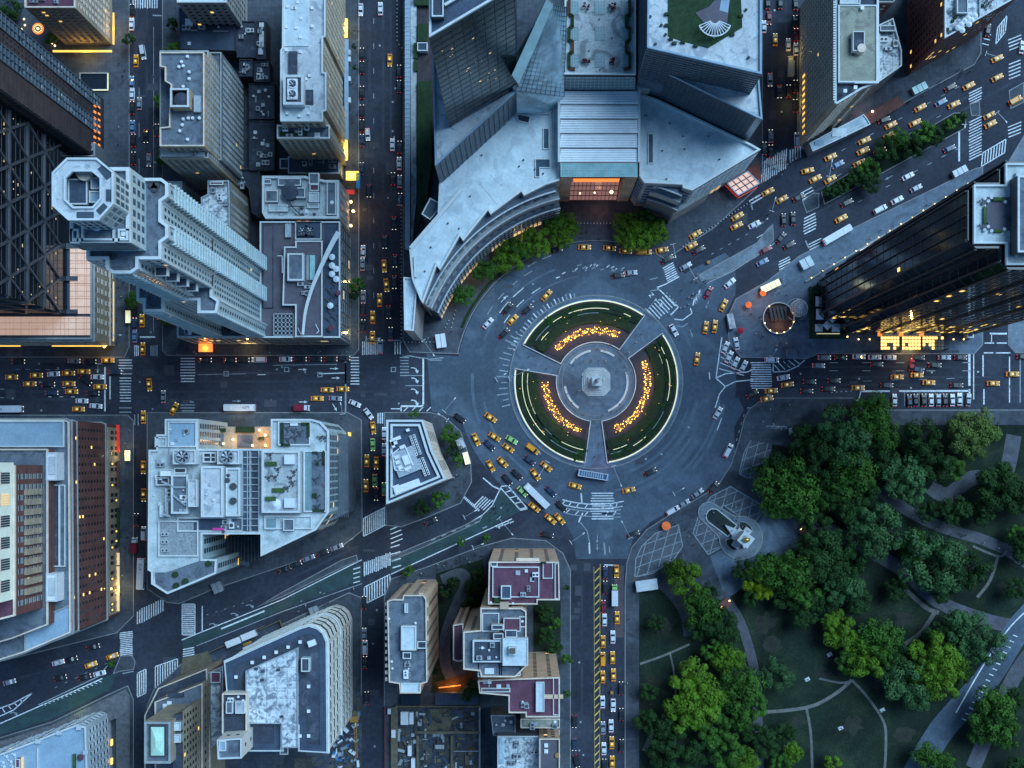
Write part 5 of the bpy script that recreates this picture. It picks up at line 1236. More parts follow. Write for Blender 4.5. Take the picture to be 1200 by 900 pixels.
for k in range(6):
 y=min(fa.y,fb_.y)+5+k*(abs(fa.y-fb_.y)-10)/5
 for zz in(92,104):MB().box((fa.x+.15,y,zz),(.3,3.6,8)).build('tall_window','lit_soft' if k==4 else 'window_blue',r);b=MB();[b.box((fa.x+.35,y+dy_,zz),(.15,.12,8))for dy_ in(-1.2,-.4,.4,1.2)];b.box((fa.x+.4,y,zz+4.3),(.3,4.4,.5));b.build('window_bars','tan_trim',r)
ZQ=46
pts=[(184,509),(195,509),(195,491),(234,491),(234,526),(324,526),(324,491),(365,491),(373,492),(386,504),(386,600),(371,620),(306,652),(306,626),(237,626),(237,655),(256,655),(254,672),(196,696),(187,688),(178,684),(178,668),(174,668),(174,527),(176,509)]
pts=[(175,527),(184,527),(184,509),(194,509),(194,491),(233,491),(233,526),(318,526),(318,491),(365,491),(376,494),(386,505),(386,600),(371,621),(306,652),(306,626),(238,626),(238,655),(255,655),(254,672),(197,696),(178,684),(178,670),(174,668)]
r=bld('white_terraced_building','white terraced block packed with rooftop plant and gardens left of the small white prism',pts,ZQ)
w=tier(r,pts,ZQ,'tower_white','tower_white_roof',pmat='white_trim',pw=.7);windows(r,w,5,45,2.4,3.6,1.8,2.8,'glass_slate',None,.03,'lit_soft',seed=111)
w_=PP([(384,498),(388,505),(408,512),(408,600),(385,612)],24);MB().prism(w_,0,24).build('glass_podium','roof_grey',r)
xs=[p[0]for p in w_];A_,B_=min(xs),max(xs)
b=MB()
for k in range(12):x_=A_+(B_-A_)*k/11;b.bar((x_,w_[0][1]if False else P2(0,606,24)[1],24.1),(x_,P2(0,508,24)[1],24.1),.18,.4)
b.build('glazing_bar','mullion',r,kind='stuff');MB().box(tuple(P(409.5,531,4)),(.5,16,6)).build('lit_strip','lit_yellow',r)
def deck(x0,y0,x1,y1,z0,h,wall='white_stone',roof='tower_white_roof',nm='roof_deck',pw=.5):return rbox(r,x0,y0,x1,y1,z0,h,wall,roof,nm,pw,.8)
deck(197,494,231,524,ZQ,.4,roof='roof_blue');deck(182,512,196,524,ZQ,.3,roof='tower_white_roof');
w_=PP(rect(176,528,285,620),50)
deck(203,527,230,544,ZQ,5,'metal_white','roof_pale','plant_house');deck(255,527,281,544,ZQ,5,'metal_white','roof_pale','plant_house')
fan(r,215,535,51,2.1,7,'duct',1.4,False);fan(r,267,535,51,2.1,7,'duct',1.4,False)
deck(238,530,254,542,ZQ,2,'duct','roof_dark','louvre_house');gx=MB();gx.bar(P(247,530,48.4),P(247,542,48.4),.4);gx.bar(P(239,536,48.4),P(254,536,48.4),.4);gx.build('louvre_frame','white_trim',r)
deck(236,546,262,606,ZQ,7,'white_stone','roof_pale','plant_roof',.8);deck(265,548,282,605,ZQ,5,'white_stone','tower_white_roof','plant_roof',.7)
for x,y,rd in((267,557,.6),(266,563,.9),(273,570,1.2),(273,587,1.2)):c=P(x,y,52);MB().cyl((c.x,c.y,51),rd,1.0,18).build('round_vent','metal_dark',r)
deck(201,556,221,602,ZQ,5,'white_stone','roof_grey','plant_roof',.7);deck(221,562,231,594,51,3,'metal_white','roof_pale','cooling_house',.3);deck(188,550,203,558,ZQ,3,'metal_white','metal_white','duct_house',.2)
deck(204,548,219,555,ZQ,.5,'metal_dark','metal_dark','roof_recess');deck(183,559,199,569,ZQ,1,'metal_dark','roof_dark','boiler_pit')
pipes(r,[[(190,564),(205,571),(220,571)],[(195,572),(195,600)],[(190,602),(200,605)],[(203,580),(218,592)]],51,.6);rbox(r,187,592,192,606,ZQ,3,'metal_white',None,'duct_box');rbox(r,192,588,197,606,ZQ,4,'duct',None,'duct_box')
deck(186,610,233,652,ZQ,.3,'white_stone','gravel','gravel_roof');
for y in(626,635,645):
 for x in(190.5,195):rbox(r,x-2,y-2,x+2,y+2,ZQ+.3,.9,'white_stone',None,'roof_hatch');c=P(x,y,47.4);MB().box((c.x,c.y,47.3),(.7,.7,.1)).build('roof_hatch','metal_dark',r)
deck(208,606,285,623,ZQ,.2,'white_stone','roof_grey','lower_deck');rbox(r,227,607,264,622,ZQ+.2,.3,'roof_navy',None,'roof_court');MB().box(tuple(P(256,620,47.4)),(4,.8,1.0)).build('covered_gear','lit_pink' if 'lit_pink' in M else 'canvas_red',r)
gx=MB()
for i in range(12):gx.bar(P(284,528+i*8,47),P(303,528+i*8,47),.3,.4)
for x in(284,290,293,303):gx.bar(P(x,527,47.1),P(x,622,47.1),.35,.4)
gx.build('glazed_link_frame','duct',r);rbox(r,285,528,292,622,ZQ,.6,'window_blue',None,'glazed_link');rbox(r,295,528,303,622,ZQ,.5,'roof_dark',None,'gravel_strip')
deck(307,528,352,601,ZQ,4,'white_stone','concrete','garden_deck',.8)
rbox(r,333,533,345,544,50,2.2,'canvas',None,'white_canopy');rbox(r,333,584,345,595,50,2.2,'canvas',None,'white_canopy');c=P(321,592,53);MB().cyl((c.x,c.y,50.2),2.2,1.4,20,.4).build('round_parasol','canvas',r)
for a_ in((311,541,324,546),(311,582,323,587),(319,572,333,577)):rbox(r,*a_,50,1,'hedge_bright',None,'planter')
furniture(r,[(317,533),(326,550),(341,560),(343,566),(337,572),(345,553),(315,560),(323,559)],50,'metal_dark')
deck(356,528,383,600,ZQ,.5,'white_stone','roof_grey','terrace');rbox(r,357,529,365,599,ZQ+.5,.3,'glass_teal',None,'glass_strip')
for a_ in((378,528,380,545),(366,597,380,600),(366,529,372,531),(370,542,373,545),(366,578,371,583)):rbox(r,*a_,ZQ+.5,1,'hedge',None,'planter')
furniture(r,[(373,531),(373,541),(370,562),(372,583),(372,594)],ZQ+.5)
deck(326,494,364,522,ZQ,.3,'white_stone','roof_grey','terrace')
for a_ in((329,495,332,521),(353,495,361,498),(360,495,363,512),(329,520,340,523)):rbox(r,*a_,ZQ+.3,.9,'hedge',None,'planter')
furniture(r,[(337,502),(345,505),(352,507),(338,515),(346,513),(376,513),(381,513)],ZQ+.3)
rbox(r,340,496,349,499,ZQ+.3,.6,'canvas',None,'bench');deck(310,604,366,620,ZQ,.3,'white_stone','tower_white_roof','lower_deck')
rbox(r,332,608,345,622,ZQ,2,'duct','roof_grey','fan_house');rbox(r,313,608,323,621,ZQ,1,'glass_teal',None,'skylight')
deck(205,665,236,678,ZQ-14,.3)if False else None
w_=PP([(181,671),(194,671),(240,655),(254,657),(253,671),(198,694),(182,684)],ZQ+.6);MB().prism(w_,ZQ,ZQ+.3).build('terrace','roof_grey',r)
for x,y in((245,660),(206,673),(218,681),(207,686)):c=P(x,y,ZQ);MB().cyl((c.x,c.y,ZQ+.3),1.1,.9,10).build('planter','hedge',r)
MB().prism(PP(rect(232,500,320,527),12),0,12).build('court_roof','tan_wall',r);
for a_ in((236,502,264,506),(276,500,298,507),(238,511,247,514),(303,512,309,515)):rbox(r,*a_,12,1,'hedge',None,'planter')
for a_ in((240,508,262,522),(278,510,296,524)):rbox(r,*a_,12,.4,'roof_grey',None,'court_paving')
b=MB()
for(x,y)in((243,506),(304,504),(311,510),(273,515),(311,522),(262,520),(296,522)):c=P(x,y,13);b.sphere((c.x,c.y,13),.5,8,5)
b.build('court_lamp','lamp_warm',r,kind='stuff')
for(x,y,e)in((246,510,500),(306,508,800),(275,515,600),(312,520,500)):point_light('court_glow',tuple(P(x,y,15)),e,(1,.5,.15),.5)
MB().prism(PP([(238,628),(304,628),(304,655),(256,674),(250,650)],10),0,10).build('ribbed_roof','roof_dark',r)
b=MB()
for k in range(17):x=240+k*3.9;b.bar(P(x,628,10.4),P(x,672-max(0,x-256)*.35 if x>250 else 652,10.4),.25,.5)
b.build('roof_rib','mullion',r,kind='stuff');MB().bar(P(250,648,11),P(292,662,11),1.6,.3).build('glass_walkway','glass_slate',r);MB().box(tuple(P(279,658,11)),(.5,2.4,.4)).build('lit_strip','lit_yellow',r)
clutter(r,180,530,200,606,ZQ,9,301);clutter(r,206,572,219,600,51,6,302);clutter(r,262,608,283,621,ZQ,5,303);clutter(r,198,497,229,521,ZQ+.4,7,304);clutter(r,238,550,260,602,53,3,305)
pts=[(453,492),(496,492),(507,528),(523,562),(453,591)]
r=bld('white_rimmed_museum','small wedge building outlined by two bright white rims beside the roundabout',pts,46)
w=tier(r,pts,46,'cream_wall','roof_grey',pmat='white_trim',pw=.75,ph=1.2);i1=inset(w,1.5);i2=inset(w,2.3);MB().ring(i1,i2,46,47.3).build('inner_rim','white_trim',r);MB().ring(inset(w,.76),i1,45.9,46.12).build('gutter','roof_navy',r)
MB().prism(i2,45.9,46.15).build('inner_roof','glass_slate' if False else 'roof_navy',r)
windows(r,w,8,44,9,9,4,3,'window_blue',None,0,seed=121);b=MB()
for i in range(len(w)):
 a_,b_,n_,f_=facing(w,i);l=(b_-a_).length
 if f_>.05:
  for k in range(int(l/1.6)):p_=a_+(b_-a_)*((k+.5)*1.6/l)+n_*.06;b.bar((*p_,3),(*p_,45),.12,.15)
b.build('wall_rib','tan_trim',r,kind='stuff')
def strip_units(p0,p1,n,z,rows=2):
 for i in range(n):
  t=(i+.5)/n
  for k in range(rows):
   x=p0[0]+(p1[0]-p0[0])*t+(k-.5)*4;y=p0[1]+(p1[1]-p0[1])*t-(k-.5)*1.5;c=P(x,y,z);o=MB().box((c.x,c.y,z+.5),(1.0,.8,1.0),R(-65)).build('roof_unit','metal_white',r);MB().box((c.x,c.y,z+1.02),(.55,.45,.06),R(-65)).build('unit_opening','metal_dark',o)
strip_units((483,510),(491,533),8,46.2);strip_units((493,537),(501,557),7,46.2)
cc_=P(480,556+14,47);MB().box((*P2(477,570,48),47.2),(9.5,2.6,2),R(20)).build('white_plant_box','metal_white',r);MB().box((*P2(465,574,48),47),(2.4,3.4,1.6),R(20)).build('white_plant_box','metal_white',r)
MB().box((*P2(475,541,48),47),(8.5,9,1.2),R(22)).build('plant_deck','duct',r)
for x,y,a_,b_ in((465,536,1.6,1.2),(466,542,1.4,1.2),(469,548,1.5,1.4),(476,539,2.2,3.4),(471,524,1.6,1.2),(478,549,2.4,1),(462,519,2.2,1.4),(465,514,3,1.2),(478,504,1.2,1),(460,520,1,3)):MB().box((*P2(x,y,48),48),(a_,b_,1.1),R(22)).build('roof_unit','metal_white',r)
pipes(r,[[(460,532),(463,551),(480,552)],[(474,521),(484,545)],[(460,532),(474,521)]],47.4,.4,'metal_white')
# ---------------------------------------------------------------- curved white building with patchy roof
ZC=67
cv=[(263,778),(268,775),(350,741)]+[(350+33*math.sin(R(a)),774-33*math.cos(R(a))*1.0)for a in(12,28,44,58,72)]+[(384,762),(385,882),(372,882),(262,860-30)]
cv=[(263,776),(352,736),(362,733),(372,736),(379,742),(383,752),(384,882),(350,880),(350,850),(330,850),(330,880),(266,880),(266,812)]
r=bld('curved_corner_building','round cornered building with charcoal roof margin and blotched white centre at the lower left',cv,ZC)
w=tier(r,cv,ZC,'cream_wall','roof_dark',pmat='white_trim',pw=.35,ph=.6)
windows(r,w,6,64,3.6,8.2,2.8,4.6,'metal_dark','cream_wall',0,seed=131,margin=1);cornice(r,w,34,.8,.6,'white_trim');cornice(r,w,65,.9,.5,'white_trim')
wi=inset(w,2.6);MB().ring(inset(w,.4),wi,ZC,ZC+.25).build('roof_margin','roof_navy',r)
q=PP([(288,786),(349,759),(349,876),(330,876),(330,848),(288,848)],ZC+2);MB().prism(q,ZC,ZC+2).build('raised_roof','roof_snow',r);MB().ring(q,inset(q,.3),ZC+2,ZC+2.5).build('raised_rim','duct',r)
for x,y in((308,787),(326,785),(307,797),(330,840),(300,784)):rbox(r,x-2,y-1.5,x+2,y+1.5,ZC+2,.5,'roof_dark',None,'roof_hatch')
rbox(r,353,771,363,787,ZC,3,'white_stone','roof_dark','stair_head');c=P(365,754,ZC+2);MB().box((c.x,c.y,ZC+1),(2.6,2,2),R(20)).build('roof_unit','metal_white',r);curbs(r,[(362,804),(362,833),(362,862),(277,793),(352,862),(296,776),(310,770),(324,764),(338,758),(352,752)],ZC,1.0)
t=PP([(261,812),(290,812),(290,860),(261,860)],72);MB().prism(t,0,72,top=False).build('annex_wall','cream_wall',r);MB().prism(inset(t,.4),71.5,72).build('annex_roof','roof_dark',r);MB().ring(t,inset(t,.4),72,73.2).build('annex_rim','tan_trim',r)
rbox(r,265,822,273,836,72,2,'metal_white','roof_grey','cooling_house',.3);rbox(r,276,822,287,836,72,2,'metal_white','roof_pale','cooling_house',.3);clutter(r,264,815,286,821,72,5,131)
t=PP([(255,866),(284,864),(284,888),(256,889)],84);MB().prism(t,0,84,top=False).build('annex_wall','cream_wall',r);MB().prism(inset(t,.4),83.5,84).build('annex_roof','roof_grey',r);MB().ring(t,inset(t,.5),84,85.2).build('annex_rim','white_trim',r);windows(r,t,50,83,3,8,1.2,1.8,seed=133);rbox(r,257,868,265,880,84,1,'white_stone','roof_blue','annex_box')
t=PP([(288,850),(330,850),(330,884),(290,884)],30);MB().prism(t,0,30).build('court_floor','roof_navy',r);rbox(r,308,868,322,880,30,2,'brick_dark','brick_dark','court_hut');rbox(r,328,862,338,884,60,1,'roof_tan','roof_grey','lower_roof');rbox(r,341,862,349,875,ZC,.8,'blue_tarp',None,'blue_tarp')
pts=[(170,845),(201,845),(201,894),(170,894)]
r=bld('green_skylight_building','tan tower with glowing pale green pyramid skylight near the bottom left',pts,66)
w=tier(r,pts,66,'tan_wall','roof_grey',pmat='grey_stone',pw=.8)
q=PP(rect(174,851,193,888),68);MB().prism(q,66,66.8).build('skylight_kerb','metal_dark',r)
cx_,cy_=sum(p[0]for p in q)/4,sum(p[1]for p in q)/4;xs=[p[0]for p in q];ys=[p[1]for p in q]
e1,e2=(cx_,max(ys)-4),(cx_,min(ys)+4);qq=inset([(min(xs),min(ys)),(max(xs),min(ys)),(max(xs),max(ys)),(min(xs),max(ys))],.5)
V=[(*p,66.9)for p in qq]+[(*e2,69.5),(*e1,69.5)]
for fc_ in((0,1,4),(1,2,5,4),(2,3,5),(3,0,4,5)):MB().add([V[i]for i in fc_],[tuple(range(len(fc_)))]).build('skylight_pane','pool_green',r)
t=PP([(203,772),(240,757),(243,842),(205,880),(203,880),(203,830),(190,838),(178,838),(180,812)],40)
t=PP([(186,806),(243,783),(247,880),(247,930),(170,930),(170,838)],24);MB().prism(t,0,24,top=False).build('lower_wall','tan_wall',r);MB().prism(inset(t,.4),23.5,24).build('lower_roof','roof_dark',r);MB().ring(t,inset(t,.4),24,25).build('parapet','tan_trim',r)
t=PP([(182,822),(238,800),(238,930),(182,930)],34);MB().prism(t,0,34,top=False).build('middle_wall','tan_wall',r);MB().prism(inset(t,.4),33.5,34).build('middle_roof','roof_grey',r);MB().ring(t,inset(t,.4),34,35).build('parapet','tan_trim',r);windows(r,t,3,33,2.8,4.5,1.3,2,seed=142)
t=PP([(203,838),(214,834),(214,930),(203,930)],60);MB().prism(t,0,60,top=False).build('shaft_wall','tan_wall',r);MB().prism(inset(t,.3),59.5,60).build('shaft_roof','roof_dark',r);windows(r,t,20,59,2.6,3.6,1.2,1.8,seed=143)
for y in(846,860):rbox(r,203,y,212,y+10,60,2.5,'grey_stone','roof_light','cooling_house',.3)
rbox(r,196,812,215,817,34,1.2,'roof_dark',None,'roof_trough');curbs(r,[(194,827),(199,824)],34,1.5);lettering('',0,0,.1,0,'paint',0)if False else None
pts=[(243,788),(262,780),(262,850),(258,868),(243,880)]
r=bld('narrow_stained_building','narrow stained roof with a red stair edge left of the round cornered building',pts,22);w=tier(r,pts,22,'brick_wall','roof_snow',pmat='duct',pw=.4);rbox(r,247,787,259,800,22,2,'brick_wall','roof_maroon','stair_head');rbox(r,258.5,802,260.5,838,22,1,'cloth_red',None,'red_rail')
pts=[(-60,906),(0,883),(43,867),(70,856),(92,848),(102,851),(105,930),(-60,930)]
r=bld('arcade_window_building','pale building with gridded side windows and party terrace in the bottom left corner',pts,28)
w=tier(r,pts,28,'white_stone','roof_blue',pmat='white_trim',pw=.7,ph=1.3);windows(r,w,4,27,2.6,3.6,1.5,2.4,frame='white_stone',seed=151)
rbox(r,43,876,45,930,28,.8,'white_stone',None,'roof_wall');rbox(r,85,884,88,902,28,1.2,'hedge_bright',None,'planter');c=P(95,887,29);b=MB();b.cyl((c.x,c.y,28),.08,2,6);b.cyl((c.x,c.y,29.8),1.3,.5,8,.1);b.build('parasol','roof_maroon',r)
for x,y in((44,869),(69,859),(92,853),(100,882)):rbox(r,x-3,y-2.5,x+3,y+2.5,28,1.8,'white_stone',None,'parapet_block')
furniture(r,[(5,893),(9,886),(14,892),(18,884),(6,898),(16,898)],28,'canvas');rbox(r,18,889,24,900,28,2,'brick_wall','roof_maroon','bar_hut');rbox(r,24.5,888,26,902,28,1.5,'lit_soft',None,'lit_screen')
for y0_ in(870,892):c=P(131,y0_,4);MB().box((c.x,c.y,4),(.5,2.4,1.6)).build('lit_sign','lit_gold',r)
r=thing('timber_shed_walkway','long plank covered pavement shed wrapping the bottom left corner','walkway',tuple(P(140,840,0)))
dk=[(-60,897),(0,869),(60,850),(128,817),(147,808),(152,816),(152,930),(136,930),(136,842),(66,868),(0,893),(-60,914)]
w_=PP(dk,4);MB().prism(w_,3.7,4).build('deck','wood_deck',r)
def planks(p0,p1,q0,q1,n):
 for i in range(n):
  t0,t1=(i+.06)/n,(i+.94)/n
  a,b_,c_,d_=[P(u[0]+(v[0]-u[0])*t,u[1]+(v[1]-u[1])*t,4)for u,v,t in((p0,p1,t0),(p0,p1,t1),(q0,q1,t1),(q0,q1,t0))]
  MB().prism([(p.x,p.y)for p in(a,b_,c_,d_)],4,4.05+.05*((i*7)%3)).build('plank','wood_deck',r)
planks((-4,870),(60,850),(-4,894),(62,869),40);planks((60,850),(130,817),(66,868),(136,842),46);planks((136,842),(136,905),(152,830),(152,905),50)
for x,y in((0,868),(30,859),(60,849),(95,833),(130,816),(151,812),(151,850),(151,890)):c=P(x,y,0);MB().bar((c.x,c.y,.1),(c.x,c.y,3.8),.2).build('post','metal_dark',r)
# ---------------------------------------------------------------- residential blocks at the bottom centre
pts=[(454,704),(460,702),(472,702),(473,697),(497,697),(500,702),(501,799),(494,801),(493,812),(469,812),(468,801),(456,799)]
r=bld('slender_grey_roof_block','peach sided block with grey roof and central plant just right of the lower street',pts,60)
w=tier(r,pts,60,'peach_wall','roof_grey',pmat='tan_trim',pw=.4);windows(r,w,4,59,4.4,3.1,1.3,1.5,'window_glass',None,.02,seed=161)
for x0_,y0_ in((497,706),(497,722),(497,745),(497,786),(473,697),(491,695)):rbox(r,x0_,y0_,x0_+5,y0_+6,56,3,'peach_wall',None,'balcony')
rbox(r,470,733,488,762,60,3,'grey_stone','roof_light','penthouse',.5);rbox(r,489,751,500,760,60,2,'roof_dark','roof_dark','plant_pit');rbox(r,472,764,482,772,60,2,'grey_stone','roof_dark','plant_pit');rbox(r,474,707,478,718,60,1.4,'white_stone','roof_light','stair_head');rbox(r,470,800,492,811,60,.2,'roof_blue','roof_light','terrace');clutter(r,472,775,486,790,60,8,61);vents(r,[(459,775),(460,783),(456,725),(487,730)],60,.5)
for k in range(12):rbox(r,451.5,706+k*8,454,710+k*8,58,1,'tan_trim',None,'window_unit')
pts=[(573,662),(575,655),(654,655),(656,703),(641,703),(630,703),(624,712),(618,740),(592,740),(570,735),(573,700)]
r=bld('stepped_peach_block','large stepped peach apartment block with maroon terraces at the bottom centre',[(572,655),(657,703),(619,833),(530,740)],68)
tA=[(573,658),(655,658),(656,703),(630,703),(630,708),(572,708)]
w=tier(r,tA,68,'peach_wall','roof_maroon',pmat='tan_trim',pw=.4);windows(r,w,4,67,4.4,3.1,1.3,1.5,'window_glass',None,.03,seed=162)
rbox(r,577,664,632,700,68,.8,'tan_trim','roof_maroon','upper_terrace',.35);rbox(r,636,659,648,678,68,.4,'tan_trim','roof_maroon','terrace',.3);rbox(r,650,660,655,702,68,.3,'tan_trim','roof_maroon','terrace',.3);rbox(r,587,686,599,702,69,1.4,'white_stone','roof_navy','skylight_box',.4);rbox(r,575,658,583,664,68,.5,'tan_trim','roof_dark','terrace',.3)
clutter(r,600,668,628,698,68.8,8,62);rbox(r,605,654,632,657.5,66,1,'tan_trim',None,'balcony');planter(r,579,700,590,706,68.8);planter(r,634,658,640,660,69)
tB=[(563,712),(611,712),(617,716),(617,780),(604,793),(564,793),(562,786),(543,784),(543,740),(563,738)]
w=tier(r,tB,72,'peach_wall','roof_grey',pmat='tan_trim',pw=.45);windows(r,w,30,71,4.4,3.1,1.3,1.5,'window_glass',None,.03,seed=163)
tC=[(531,732),(543,730),(544,774),(536,775),(531,773)]
w=tier(r,tC,58,'peach_wall','roof_maroon',pmat='tan_trim',pw=.4);windows(r,w,4,57,4.4,3.1,1.3,1.5,'window_glass',None,.03,seed=164)
rbox(r,565,718,585,740,72,.3,'tan_trim','roof_grey','terrace');rbox(r,554,750,588,776,72,2.4,'tan_trim','roof_dark','upper_roof',.5);rbox(r,589,748,619,780,72,4,'white_stone','roof_light','upper_roof',.4);rbox(r,596,758,606,768,76,2,'white_stone',None,'chimney_box');rbox(r,598,760,604,766,78,1.2,'timber',None,'chimney')
rbox(r,560,776,586,793,71,.5,'tan_trim','roof_dark','terrace');rbox(r,568,783,579,790,71.5,.8,'canvas',None,'skylight');rbox(r,587,780,610,792,71,.5,'tan_trim','roof_dark','terrace')
rbox(r,576,732,590,738,72,4,'peach_wall','roof_dark','chimney_stack',.3);rbox(r,590,724,610,740,72,2,'peach_wall','roof_maroon','upper_terrace',.3);rbox(r,578,742,590,749,72,3,'peach_wall','roof_dark','chimney_stack',.3);rbox(r,592,738,606,747,72,3,'peach_wall','roof_dark','chimney_stack',.3);rbox(r,608,722,617,735,72,.3,'tan_trim','roof_dark','terrace')
clutter(r,556,754,584,772,74.4,7,63);vents(r,[(584,735),(600,735),(612,728),(575,706),(588,709),(601,707)],73,.5);rbox(r,586,706,596,714,72,2.4,'peach_wall',None,'chimney_stack')
tD=[(599,795),(656,793),(656,840),(616,840),(616,835),(596,835),(596,815),(562,812),(560,797)]
w=tier(r,tD,62,'peach_wall','roof_maroon',pmat='tan_trim',pw=.4);windows(r,w,4,61,4.4,3.1,1.3,1.5,'window_glass',None,.03,seed=165)
rbox(r,628,799,638,834,62,1.5,'duct','roof_light','long_skylight',.3);rbox(r,638,814,660,819,62,.8,'peach_wall',None,'party_wall');rbox(r,648,794,655,838,62,.3,'tan_trim','roof_maroon','terrace',.3);clutter(r,565,798,606,808,62,7,64);clutter(r,604,818,624,832,62,3,65);rbox(r,564,806,598,811,62,.3,'tan_trim','roof_purple','terrace',.3)
tE=[(625,715),(656,715),(656,770),(625,770)]
pts=[(610,850),(657,850),(657,930),(610,930)]
r=bld('bottom_patchwork_building','patchwork of pale and purple roofs at the bottom edge beside the avenue',[(590,850),(657,850),(657,930),(590,930)],24)
w=tier(r,[(583,862),(632,862),(632,930),(583,930)],24,'grey_wall','roof_snow',pmat='white_trim');w=tier(r,[(632,865),(656,865),(656,930),(632,930)],30,'peach_wall','roof_purple',pmat='tan_trim',pw=.4);windows(r,w,3,29,2.6,3.2,1.3,1.7,seed=170)
curbs(r,[(640,873),(640,880)],30,1.3);rbox(r,585,864,591,895,24,1,'glass_pale',None,'skylight');clutter(r,596,868,628,896,24,10,71);c=P(653,882,26);MB().cyl((c.x,c.y,30),1,.8,12).build('roof_bowl','crane_orange',r)
for k,(pp_,z,mm,lb)in enumerate([([(610,842),(656,842),(656,853),(610,853)],30,'roof_tan','thin tan roof strip just under the maroon terraces'),([(575,838),(604,838),(604,862),(578,862)],18,'roof_grey','grey yard roof left of the thin tan strip'),([(610,855),(656,855),(656,861),(610,861)],12,'roof_dark','sunken black roof strip under the thin tan strip')]):
 r=bld('rear_building',lb,pp_,z);w=tier(r,pp_,z,'grey_wall',mm,pmat='tan_trim' if k==0 else 'duct',pw=.3,ph=.6);xs=[a[0]for a in pp_];ys=[a[1]for a in pp_];clutter(r,min(xs)+3,min(ys)+2,max(xs)-3,max(ys)-2,z,5,80+k)
# ================================================================== CIRCLE ISLAND
C0=P2(*CC)
def pol(rp,a):return(C0[0]+rp/3*math.cos(R(a)),C0[1]+rp/3*math.sin(R(a)))
def sector(r0,r1,a0,a1,n=24):return[pol(r1,a0+(a1-a0)*i/n)for i in range(n+1)]+[pol(r0,a1-(a1-a0)*i/n)for i in range(n+1)]
dk=[pol(101,360*i/96)for i in range(96)]
struct('circle_island',MB().prism(dk,0,.2),'plaza_stone')
struct('circle_kerb',MB().ring([pol(102.2,360*i/96)for i in range(96)],dk,0,.24),'kerb')
SECT=[('top',54,153,64,142,'large arc planter above the circle column, its gold jets arching over dark soil'),('left',171,262,180,253,'large arc planter lower left of the circle column with gold jets beside the bus'),('right',278,396,290,384,'large arc planter right of the circle column with a long gold line of jets')]
jet=None
for nm,a0,a1,f0,f1,lb in SECT:
 r=thing('fountain_planter',lb,'planter',(*pol(72,(a0+a1)/2),.2),'planters with fountains round the column')
 MB().prism(sector(47,95.5,a0,a1),.2,.75).build('soil_bed','soil',r)
 b=MB();b.prism(sector(47,68,a0+4,a1-4),.75,.95);b.build('fountain_basin','basin',r)
 b=MB();b.prism(sector(69,80,a0+2,a1-2),.75,1.7);b.build('hedge_ring','hedge_low',r)
 for(r0_,r1_,s_,h_)in((81.5,84.5,3,1.3),(86,92.5,1,1.1)):MB().prism(sector(r0_,r1_,a0+s_,a1-s_),.75,h_).build('hedge_ring','hedge_low',r)
 bd=sector(46,96.5,a0-.5,a1+.5);MB().ring(ccw(bd),inset(ccw(bd),.3),.2,.95).build('stone_rim','white_stone',r)
 def strip(rp,x0,x1,m_,z=1.2,wd=.4):
  b=MB();n=max(2,int((x1-x0)/3))
  for i in range(n):b.bar((*pol(rp,x0+(x1-x0)*i/n),z),(*pol(rp,x0+(x1-x0)*(i+1)/n),z),wd,.2)
  b.build('light_strip',m_,r)
 strip(95,a0+1,a1-1,'lit_rim',1.0,.34)
 sg={'top':[(86,80,112,'lit_rim'),(86,118,126,'lit_rim'),(86,62,68,'lit_rim'),(80.5,134,143,'lit_rim'),(85.5,130,146,'paint_worn'),(80.5,88,106,'paint_worn')],'left':[(86.5,173,226,'lit_rim'),(80.5,173,208,'lit_rim'),(86.5,232,256,'paint_worn'),(81,240,260,'lit_rim'),(81,222,230,'paint_worn')],'right':[(86,345,378,'lit_rim'),(86,320,336,'paint_worn'),(86.5,300,312,'lit_rim'),(86,281,290,'paint_worn'),(82,284,296,'lit_rim'),(86,382,388,'lit_rim'),(80,375,384,'lit_rim')]}[nm]
 for rp,x0,x1,m_ in sg:strip(rp,x0,x1,m_,1.35,.2)
 rr=random.Random(len(nm));n=int((f1-f0)*.45)
 for i in range(n):
  a=f0+(f1-f0)*(i+.5)/n+rr.uniform(-.5,.5)
  for k,rp in enumerate((57.5,62)):
   rr_=rp+rr.uniform(-1.5,1.8);x,y=pol(rr_,a);b=MB()
   x2,y2=pol(rr_+rr.choice((-1,1))*rr.uniform(.6,2.6),a+rr.uniform(-1,1));h_=rr.uniform(.7,1.5)
   b.bar((x,y,.95),((x+x2)/2,(y+y2)/2,.95+h_),.07);b.sphere((x,y,1.1),rr.choice((.1,.14,.2,.3)),6,4)
   o=b.build('water_jet','jet_gold',r)
 for i in range(7):
  a=f0+(f1-f0)*(i+.5)/7;point_light('fountain_glow',(*pol(60,a),3.0),650,(1,.5,.12),.6)
 for i in range(9):
  a=rr.uniform(a0+6,a1-6);x,y=pol(rr.uniform(66,90),a);MB().sphere((x,y,1.8),.1,6,4).build('garden_light','jet_gold',r)
SHR=[]
struct('circle_paving',MB().prism([pol(45,360*i/64)for i in range(64)],.2,.26),'plaza_stone')
struct('circle_step',MB().ring([pol(45,360*i/64)for i in range(64)],[pol(44,360*i/64)for i in range(64)],.2,.36),'kerb');struct('circle_step',MB().ring([pol(40,360*i/64)for i in range(64)],[pol(39.6,360*i/64)for i in range(64)],.2,.3),'kerb')
